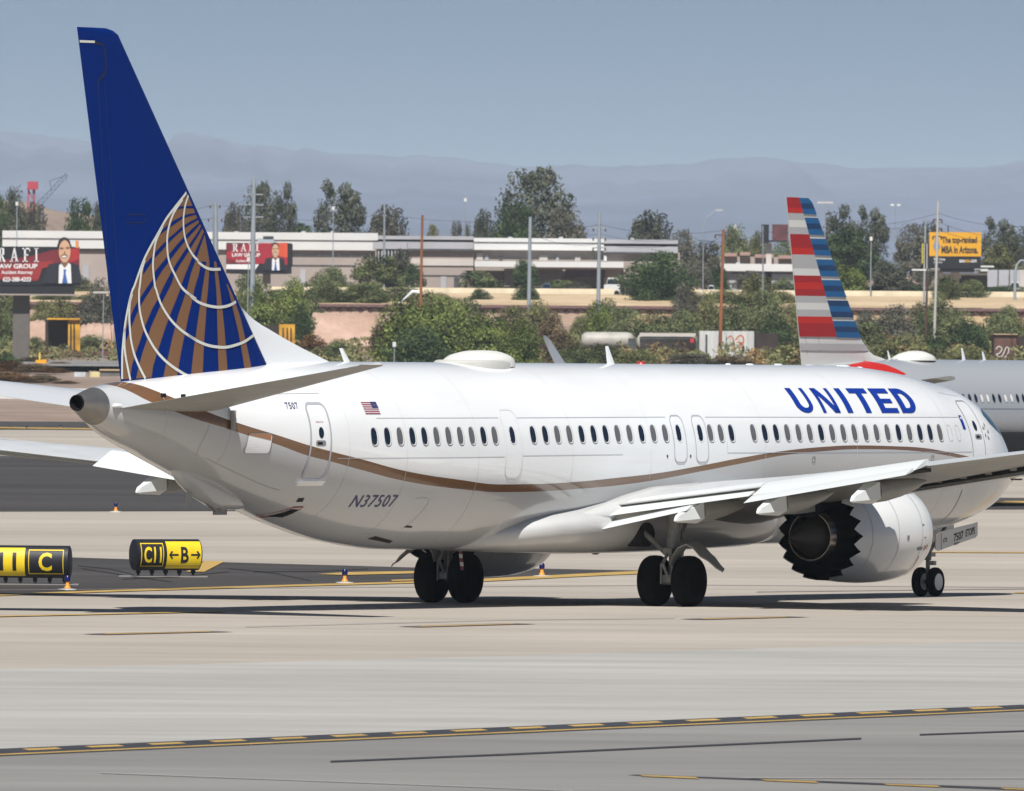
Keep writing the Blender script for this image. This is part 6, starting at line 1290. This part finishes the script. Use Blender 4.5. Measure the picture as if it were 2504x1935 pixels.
TREES = [
 ('dark bushy tree above the left end of the law firm billboard', 0, 62, 410, 1990, 'broad', 'euc'), ('dusty tree right of the lamp mast at far left', 40, 110, 440, 2000, 'broad', 'greyg'), ('dark green tree cut by the left picture edge', -30, 24, 425, 1980, 'broad', 'dark'),
 ('dark round tree immediately left of the blue tail', 132, 205, 432, 1985, 'broad', 'dark'), ('dark tree peeking at the left edge of the blue tail', 185, 245, 440, 1990, 'broad', 'euc'),
 ('low brownish tree right of the thick steel pole', 470, 532, 442, 1990, 'broad', 'greyg'), ('tall airy gum tree right of the tall steel pole', 515, 592, 396, 2000, 'euc', 'euc'), ('airy gum tree leaning right, left of the palm', 570, 640, 398, 2005, 'euc', 'euc'),
 ('tall dense gum tree behind the white roof, right of the palm', 668, 778, 394, 2000, 'euc', 'euc'), ('spreading grey tree behind the slim steel pole', 776, 884, 447, 2005, 'broad', 'greyg'),
 ('low olive bush on the skyline right of the bare wooden pole', 906, 940, 485, 2010, 'bush', 'olive'), ('small grey tree between two poles on the skyline', 956, 990, 478, 2010, 'broad', 'greyg'), ('small grey tree at the foot of the bright mast', 985, 1010, 484, 2010, 'broad', 'greyg'),
 ('dark tree left of the widest tree', 1004, 1060, 455, 2000, 'broad', 'euc'), ('widest and tallest gum tree on the skyline', 1056, 1222, 366, 2000, 'euc', 'euc'), ('dark lower crown under the left of the tallest gum tree', 1040, 1150, 440, 1985, 'broad', 'dark'), ('brown tinged crown under the right of the tallest gum tree', 1150, 1262, 452, 1990, 'broad', 'greyg'),
 ('round tree with arching crown behind the grey warehouse', 1332, 1450, 458, 1990, 'broad', 'euc'), ('dusty tree at the right end of the grey warehouse', 1420, 1490, 495, 1900, 'broad', 'greyg'), ('grey green tree around the short brown pole', 1470, 1545, 520, 1880, 'broad', 'greyg'),
 ('green tree behind the top of the wooden pole', 1530, 1605, 487, 2000, 'broad', 'mid'), ('olive tree left of the small dark red billboard', 1590, 1650, 500, 2005, 'broad', 'olive'), ('tree under the small dark red billboard', 1640, 1700, 515, 1995, 'broad', 'mid'),
 ('tall dark gum tree right of the striped tail', 1745, 1835, 444, 1960, 'euc', 'euc'), ('tall dark gum tree left of the twin lamp mast', 1818, 1895, 447, 1965, 'euc', 'euc'), ('dense dark crown below the two gum trees beside the striped tail', 1750, 1880, 490, 1950, 'broad', 'dark'),
 ('brownish tree left of the yellow billboard', 1905, 1985, 483, 1985, 'broad', 'greyg'), ('dark tree behind the left edge of the yellow billboard', 1950, 2010, 480, 1990, 'broad', 'euc'),
 ('large dark tree right of the yellow billboard', 2088, 2172, 470, 1980, 'euc', 'euc'), ('olive tree low at the right edge behind the grey panels', 2090, 2180, 525, 1975, 'broad', 'olive'), ('dark tree cut by the right picture edge', 2150, 2230, 488, 1985, 'broad', 'euc')]
for i, (lb, x0, x1, y, D, st_, lf) in enumerate(TREES): plant('tree', lb, 'tree', x0, x1, y, D, st_, lf, TB, i)
MIDS = [
 ('grey green bush left of the slatted shed', 655, 750, 572, 1800, 'bush', 'mid'), ('bushy green tree with white gap, below the slatted shed', 745, 860, 548, 1800, 'broad', 'mid'), ('dark narrow tree behind the bare wooden pole', 856, 908, 565, 1815, 'broad', 'dark'), ('dim tree beside the slatted shed', 830, 885, 535, 1840, 'broad', 'greyg'),
 ('bush with palm fronds right of the bare wooden pole', 978, 1068, 580, 1810, 'bush', 'mid'), ('small round bush on the tan bank below the palm bush', 1000, 1050, 617, 1768, 'bush', 'dark'), ('dark bush around the foot of the smooth steel pole', 1088, 1152, 556, 1805, 'broad', 'dark'), ('round dark bush on the tan bank at the smooth steel pole', 1090, 1150, 610, 1768, 'bush', 'dark'),
 ('low grey green brush below the loading canopy', 1150, 1235, 598, 1810, 'bush', 'mid'), ('low brush between the two steel poles', 1195, 1270, 603, 1805, 'bush', 'greyg'), ('very wide dark green tree on the raised road', 1318, 1482, 540, 1790, 'bush', 'dark'), ('dark lower half of the wide tree on the raised road', 1335, 1460, 575, 1770, 'bush', 'dark'),
 ('grey tree right of the wide dark one', 1455, 1520, 560, 1830, 'broad', 'greyg'), ('small dark tree right of the lamp mast', 1500, 1555, 572, 1840, 'broad', 'dark'), ('dim bushes below the low white roof', 1560, 1640, 580, 1840, 'bush', 'greyg'),
 ('olive green tree right of the tall wooden pole', 1570, 1665, 592, 1720, 'broad', 'olive'), ('dark bush at the low white roof right end', 1640, 1710, 595, 1830, 'bush', 'mid'), ('bright green bush right of the striped tail top', 1762, 1850, 568, 1800, 'bush', 'bright'), ('dark grey tree right of the plain lamp mast', 1850, 1942, 560, 1800, 'broad', 'euc'), ('dark low bushes under the dark gum trees', 1830, 1990, 600, 1805, 'bush', 'dark'),
 ('green tree in front of the yellow billboard posts', 2030, 2110, 598, 1790, 'bush', 'mid'), ('green tree left of the billboard posts', 1985, 2050, 590, 1780, 'bush', 'mid'), ('dark bush under the grey panels', 2100, 2200, 610, 1800, 'bush', 'dark'),
 ('green bush left of the law firm board post', -20, 40, 600, 1720, 'bush', 'mid'), ('green bush behind the law firm board post', 55, 130, 590, 1790, 'bush', 'mid'), ('bush left of the blue tail above the boxcar', 120, 200, 585, 1790, 'bush', 'mid'), ('dark bush at the edge of the blue tail', 180, 250, 600, 1720, 'bush', 'greyg'), ('olive bush above the boxcar', 90, 170, 640, 1700, 'bush', 'olive'),
 ('green bush under the red law firm billboard', 490, 575, 585, 1730, 'bush', 'mid'), ('grey green bush right of the red law firm billboard', 600, 690, 610, 1725, 'bush', 'mid')]
for i, (lb, x0, x1, y, D, st_, lf) in enumerate(MIDS): plant('bush' if st_ == 'bush' else 'tree', lb, 'bush' if st_ == 'bush' else 'tree', x0, x1, y, D, st_, lf, BR, i + 2)
FRONT = [
 ('bright green tree right of the blue tail', 505, 610, 612, 1660, 'bush', 'bright'), ('bright green tree left of the pink dirt mound', 575, 668, 600, 1665, 'bush', 'bright'), ('dark green bush low at the left of the pink mound', 610, 668, 660, 1640, 'bush', 'dark'),
 ('grey green tree above the wavy frieze', 655, 740, 600, 1755, 'bush', 'mid'), ('green tree above the frieze left of the bare pole', 735, 830, 605, 1752, 'bush', 'mid'), ('brown bush on the right of the pink mound', 785, 850, 690, 1600, 'bush', 'brown'), ('brown bush below the pink mound', 630, 705, 715, 1560, 'bush', 'rust'), ('olive bush just right of the dorsal fin', 690, 760, 725, 1520, 'bush', 'mid'),
 ('largest bright green bush behind the roof radome, left half', 790, 930, 648, 1500, 'bush', 'bright'), ('largest bright green bush behind the roof radome, middle', 880, 1010, 640, 1505, 'bush', 'bright'), ('green bush behind the radome, right shoulder', 980, 1100, 668, 1490, 'bush', 'bright'), ('dark green bush low in front of the radome bushes', 820, 960, 700, 1480, 'bush', 'dark'), ('green bush right of the roof radome', 1060, 1155, 690, 1480, 'bush', 'bright'), ('olive tree around the bare wooden pole foot', 850, 960, 628, 1640, 'bush', 'olive'),
 ('olive bush on the wall right of the bare pole', 940, 1040, 640, 1690, 'bush', 'mid'), ('brown scrub left of the winglet', 1140, 1215, 668, 1520, 'bush', 'brown'), ('dark brown scrub behind the grey winglet', 1160, 1240, 712, 1480, 'bush', 'brown'), ('olive scrub above the brown scrub', 1110, 1190, 645, 1690, 'bush', 'olive'),
 ('green bush in front of the wall left of the tank cars', 1240, 1310, 648, 1660, 'bush', 'bright'), ('green hedge above the tank cars, left part', 1290, 1380, 660, 1640, 'bush', 'mid'), ('green hedge above the tank cars, middle part', 1350, 1450, 668, 1640, 'bush', 'mid'), ('green hedge above the tank cars, right part', 1410, 1500, 665, 1640, 'bush', 'mid'), ('olive low scrub in front of the tank cars', 1230, 1330, 735, 1470, 'bush', 'mid'), ('olive scrub in front of the red marked tank car', 1310, 1420, 748, 1462, 'bush', 'olive'), ('grey scrub under the hopper car', 1420, 1530, 755, 1455, 'bush', 'greyg'), ('brown scrub right of the hopper car foot', 1510, 1620, 757, 1455, 'bush', 'brown'),
 ('grey green tree above the hopper car', 1425, 1500, 610, 1700, 'bush', 'greyg'), ('green tree left of the tall wooden pole', 1480, 1545, 628, 1660, 'bush', 'olive'), ('dark green tree right of the tall wooden pole', 1530, 1610, 640, 1650, 'bush', 'mid'), ('green tree between the pole and striped tail', 1590, 1680, 625, 1640, 'bush', 'mid'), ('dark green bush left of the striped tail foot', 1610, 1700, 680, 1580, 'bush', 'dark'), ('green bush against the left edge of the striped tail', 1650, 1720, 650, 1620, 'bush', 'olive'), ('yellow green bush at the foot of the striped tail', 1640, 1720, 730, 1500, 'bush', 'olive'),
 ('grey green tree right of the striped tail', 1865, 1960, 655, 1680, 'bush', 'greyg'), ('green scrub right of the striped tail foot', 1800, 1900, 690, 1560, 'bush', 'mid'), ('olive scrub behind the second airliner radome', 1860, 2000, 720, 1500, 'bush', 'olive'), ('green tree under the pale pole', 1960, 2060, 640, 1690, 'bush', 'mid'), ('large green tree right of the pale pole', 1990, 2100, 665, 1600, 'bush', 'mid'), ('dark green bush left of the rust brown boxcar', 2020, 2110, 690, 1560, 'bush', 'dark'), ('green tree above the rust brown boxcar', 2085, 2175, 672, 1640, 'bush', 'mid'), ('green bush cut by the right picture edge', 2140, 2230, 680, 1650, 'bush', 'olive'), ('olive scrub right of the second airliner radome', 2000, 2125, 740, 1480, 'bush', 'olive'),
 ('rust brown scrub at the far left above the tailplane', -30, 60, 770, 1400, 'bush', 'rust'), ('rust brown scrub left of the grey cabinet', 30, 120, 776, 1395, 'bush', 'brown'), ('orange brown scrub beside the grey cabinet', 80, 150, 785, 1392, 'bush', 'rust'), ('dark scrub above the rust brown scrub', -20, 45, 755, 1420, 'bush', 'dark'),
 ('green bush left of the boxcar', 52, 105, 720, 1600, 'bush', 'mid'), ('green bush right of the boxcar', 160, 235, 715, 1610, 'bush', 'mid'), ('tall green bush at the left edge below the billboard', -30, 32, 650, 1580, 'bush', 'mid'), ('olive bush below the law firm billboard catwalk', 60, 130, 645, 1690, 'bush', 'olive'), ('grey green bush above the mound left of the blue tail', 140, 230, 645, 1690, 'bush', 'greyg')]
for i, (lb, x0, x1, y, D, st_, lf) in enumerate(FRONT): plant('bush', lb, 'bush', x0, x1, y, D, st_, lf, FB, i + 1, True)
MORE = [('brown scrub low at the far left edge, lowest of all', -30, 70, 795, 1330), ('rust scrub just above the left tailplane', 50, 130, 800, 1335), ('brown scrub between the tailplane and the grey cabinet', 110, 168, 812, 1330), ('dry scrub behind the yellow track machine', 30, 100, 762, 1460), ('dry scrub right of the yellow track machine', 98, 160, 772, 1440)]
for i, (lb, x0, x1, y, D) in enumerate(MORE): plant('bush', lb, 'bush', x0, x1, y, D, 'bush', ('rust', 'brown')[i % 2], FB, i)
MORE2 = [('green bush on the road bank above the pink wall, left', 655, 745, 612, 1752, 'mid'), ('green bush on the road bank above the pink wall, middle', 725, 830, 606, 1756, 'bright'), ('grey green bush on the road bank right of the slatted shed', 800, 905, 612, 1760, 'mid'), ('olive bush on the road bank at the bare wooden pole', 885, 975, 625, 1758, 'olive'), ('yellow green scrub on the road bank right of the wide tree', 1435, 1520, 622, 1756, 'olive'), ('green scrub on the road bank behind the wooden pole', 1505, 1600, 618, 1760, 'mid'), ('green scrub on the road bank left of the striped tail', 1590, 1700, 620, 1764, 'olive'), ('green scrub on the road bank right of the law firm board post', 70, 160, 622, 1756, 'mid'), ('green scrub on the road bank at the left edge of the blue tail', 150, 245, 628, 1758, 'mid'), ('green scrub on the road bank under the red law firm billboard', 520, 660, 618, 1760, 'mid'), ('green bush low between the two tank cars and winglet', 1190, 1260, 735, 1475, 'mid'), ('green bush on the wall left of the hedge', 1215, 1290, 672, 1700, 'olive'), ('olive bush at the wall below the smooth steel pole', 1060, 1130, 655, 1715, 'olive'), ('green bush below the crossarm pole on the wall', 1265, 1330, 640, 1725, 'mid'), ('green bush in front of the golden wall at the hopper car', 1500, 1580, 660, 1690, 'bright'), ('grey bush on the wall right of the striped tail', 1820, 1880, 662, 1715, 'greyg'), ('green bush on the wall below the pale pole', 1930, 2000, 650, 1715, 'mid'), ('olive bush low right of the striped tail', 1790, 1870, 735, 1500, 'olive'), ('dark bush low under the tall pale pole', 1950, 2030, 715, 1520, 'dark'), ('olive bush at the far right wall foot', 2110, 2184, 655, 1720, 'mid')]
for i, (lb, x0, x1, y, D, lf) in enumerate(MORE2): plant('bush', lb, 'bush', x0, x1, y, D, 'bush', lf, FB, i + 3)
# undergrowth: the continuous low scrub of the bank
def undergrowth():
    rnd = random.Random(77); V = []; F = []; T = []
    for k in range(1050):
        D = rnd.uniform(1485, 1733); x = rnd.uniform(-62, 64); xv = x / D * FOC / VK + 1092
        if (30 < xv < 250 or 640 < xv < 820) and D > 1590 and rnd.random() < .8: continue
        if 30 < xv < 640 and D < 1590 and rnd.random() < .6: continue
        h = rnd.uniform(.5, 2.0) * (1.25 if xv > 1200 else .9); w = rnd.uniform(1.2, 3.2); zb = zt(D); tone = rnd.uniform(.55, 1.3); hue = rnd.random()
        col = (tone * (1.5 if hue > .75 else 1), tone, tone * .9)
        for j in range(60):
            d = Vector((rnd.gauss(0, 1), rnd.gauss(0, 1), abs(rnd.gauss(0, 1)))).normalized(); c = Vector((x + d.x * w / 2, D + d.y * w / 2, zb + d.z * h)); u = Vector((rnd.gauss(0, 1), rnd.gauss(0, 1), rnd.gauss(0, 1))).normalized() * rnd.uniform(.14, .32); v = u.orthogonal().normalized() * rnd.uniform(.08, .18); o = len(V)
            V += [c - u, c + v, c + u, c - v]; F.append((o, o + 1, o + 2, o + 3)); T.append(col)
    me = bpy.data.meshes.new('undergrowth'); me.from_pydata([tuple(v) for v in V], [], F); a_ = me.color_attributes.new('tone', 'FLOAT_COLOR', 'POINT'); buf = []
    for c in T: buf += [c[0], c[1], c[2], 1.0] * 4
    a_.data.foreach_set('color', buf); me.materials.append(leafmat('leaf_scrub', (.08, .09, .04), (.22, .21, .10), .4)); o = bpy.data.objects.new('undergrowth', me); COL.objects.link(o); tag(o, kind='stuff')
undergrowth()
# palm trees
def palm(label, x, ytop, D, w):
    zb = zt(D); a = av(x, ytop, D); t = thing('palm_tree', label, 'palm', (a.x, D, zb)); h = a.z - zb; rnd = random.Random(int(x)); R_ = w / (FOC / D / VK)
    MB().tube([(0, 0, 0), (.1, 0, h * .5), (0, 0, h - R_ * .5)], [.28, .22, .2], 8).build('trunk', m_trunk, t, smooth=40); mb = MB()
    for k in range(46):
        an = rnd.uniform(0, 6.28); el = rnd.uniform(-.5, 1.3); P = []
        for j in range(5):
            u = j / 4; P.append(Vector((math.cos(an) * math.cos(el) * R_ * u, math.sin(an) * math.cos(el) * R_ * u, h - R_ * .5 + math.sin(el) * R_ * u - .5 * R_ * u * u)))
        for j in range(4):
            sd = Vector((-math.sin(an), math.cos(an), .2)) * (.22 * (1 - abs(j / 4 - .3))); mb.add([P[j] - sd, P[j] + sd, P[j + 1] + sd * .7, P[j + 1] - sd * .7], [(0, 1, 2, 3)])
    mb.build('fronds', mat('palm_green', (.05, .08, .03), .6, var=.3, scale=2), t, fix=False)
palm('small palm on the skyline right of the leaning gum tree', 641, 474, 1960, 20); palm('second small palm just behind the first', 655, 480, 1965, 14); palm('palm growing from the bush right of the bare wooden pole', 1000, 575, 1800, 22); palm('thin palm like stub on the skyline right of the bare pole', 924, 481, 2020, 7)

# ---------------------------------------------------------------- hills far off
m_hill = ground_mat('hill_haze_blue', (.045, .055, .11), (.12, .13, .215), (.08, .09, .16), .0009, .004, amt=.22)  # brown hills tinted blue, distance haze put into the colour
def hills(name, prof, D0, D1, m, seed, drop):
    rnd = random.Random(seed); xs_ = [p[0] for p in prof]; f = pchip(xs_, [p[1] for p in prof]); NX, NY = 150, 16; V = []; F = []
    ph = [(rnd.uniform(.01, .09), rnd.uniform(0, 6.28), rnd.uniform(.3, 1)) for _ in range(14)]
    for j in range(NY + 1):
        v = j / NY; D = D0 + (D1 - D0) * v
        for i in range(NX + 1):
            x = -700 + (2184 + 1400) * i / NX; top = av(x, f(x), D1)
            px = av(x, 300, D1).x; z = top.z * (math.sin(v * math.pi / 2) ** 1.3)
            rg = sum(a * (1 - 2 * abs(math.sin(x * q_ * .5 + p_ + v * 5 * a))) for q_, p_, a in ph) / 5; z *= 1 + rg * .30 * (1 - v) * (.3 + v)
            V.append((px, D + rg * 900 * (1 - v), z if v > 0 else -10))
    for j in range(NY):
        for i in range(NX): a = j * (NX + 1) + i; F.append((a, a + 1, a + NX + 2, a + NX + 1))
    for i in range(NX + 1): V.append((V[NY * (NX + 1) + i][0], D1 + 3000, 0))
    o_ = (NY + 1) * (NX + 1)
    for i in range(NX): a = NY * (NX + 1) + i; F.append((a, a + 1, o_ + i + 1, o_ + i))
    return tag(MB().add(V, F).build(name, m, smooth=True), kind='structure')
HP = [(-700, 300), (-200, 290), (0, 282), (60, 285), (100, 290), (150, 298), (210, 304), (300, 312), (375, 301), (410, 286), (435, 288), (480, 299), (540, 311), (580, 313), (640, 325), (720, 329), (800, 331), (860, 336), (920, 336), (1000, 344), (1060, 350), (1130, 356), (1200, 353), (1260, 355), (1330, 356), (1400, 353), (1480, 350), (1510, 343), (1560, 339), (1640, 337), (1700, 346), (1760, 355), (1850, 361), (1930, 358), (2000, 360), (2080, 357), (2120, 358), (2160, 345), (2184, 340), (2400, 330), (2884, 345)]
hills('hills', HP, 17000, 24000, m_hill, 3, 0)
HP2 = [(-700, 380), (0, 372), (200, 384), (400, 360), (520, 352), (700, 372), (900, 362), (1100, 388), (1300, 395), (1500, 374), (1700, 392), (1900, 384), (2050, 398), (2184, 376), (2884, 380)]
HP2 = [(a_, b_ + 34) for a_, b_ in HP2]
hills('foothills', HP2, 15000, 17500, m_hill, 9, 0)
# dusty rise behind the trees at far left
HP3 = [(-700, 420), (-100, 415), (10, 428), (60, 432), (130, 452), (170, 455), (240, 470), (420, 520), (900, 560), (2884, 600)]
hills('dusty_rise', HP3, 2900, 3500, ground_mat('rise_dirt', (.22, .16, .12), (.34, .25, .19), None, .02, .1, amt=.15), 12, 0)

# ---------------------------------------------------------------- air
hz = MB().box((0, 16500, 216), (15000, 36000, 436)).build('haze', [])
hm = bpy.data.materials.new('haze_air'); hm.use_nodes = True; nt = hm.node_tree; nt.nodes.remove(nt.nodes['Principled BSDF'])
pv = nt.nodes.new('ShaderNodeVolumePrincipled'); pv.inputs['Color'].default_value = (.74, .88, 1.0, 1); pv.inputs['Density'].default_value = 3.3e-5; pv.inputs['Anisotropy'].default_value = -0.28
nt.links.new(pv.outputs[0], nt.nodes['Material Output'].inputs['Volume']); hz.data.materials.append(hm); tag(hz, kind='stuff')
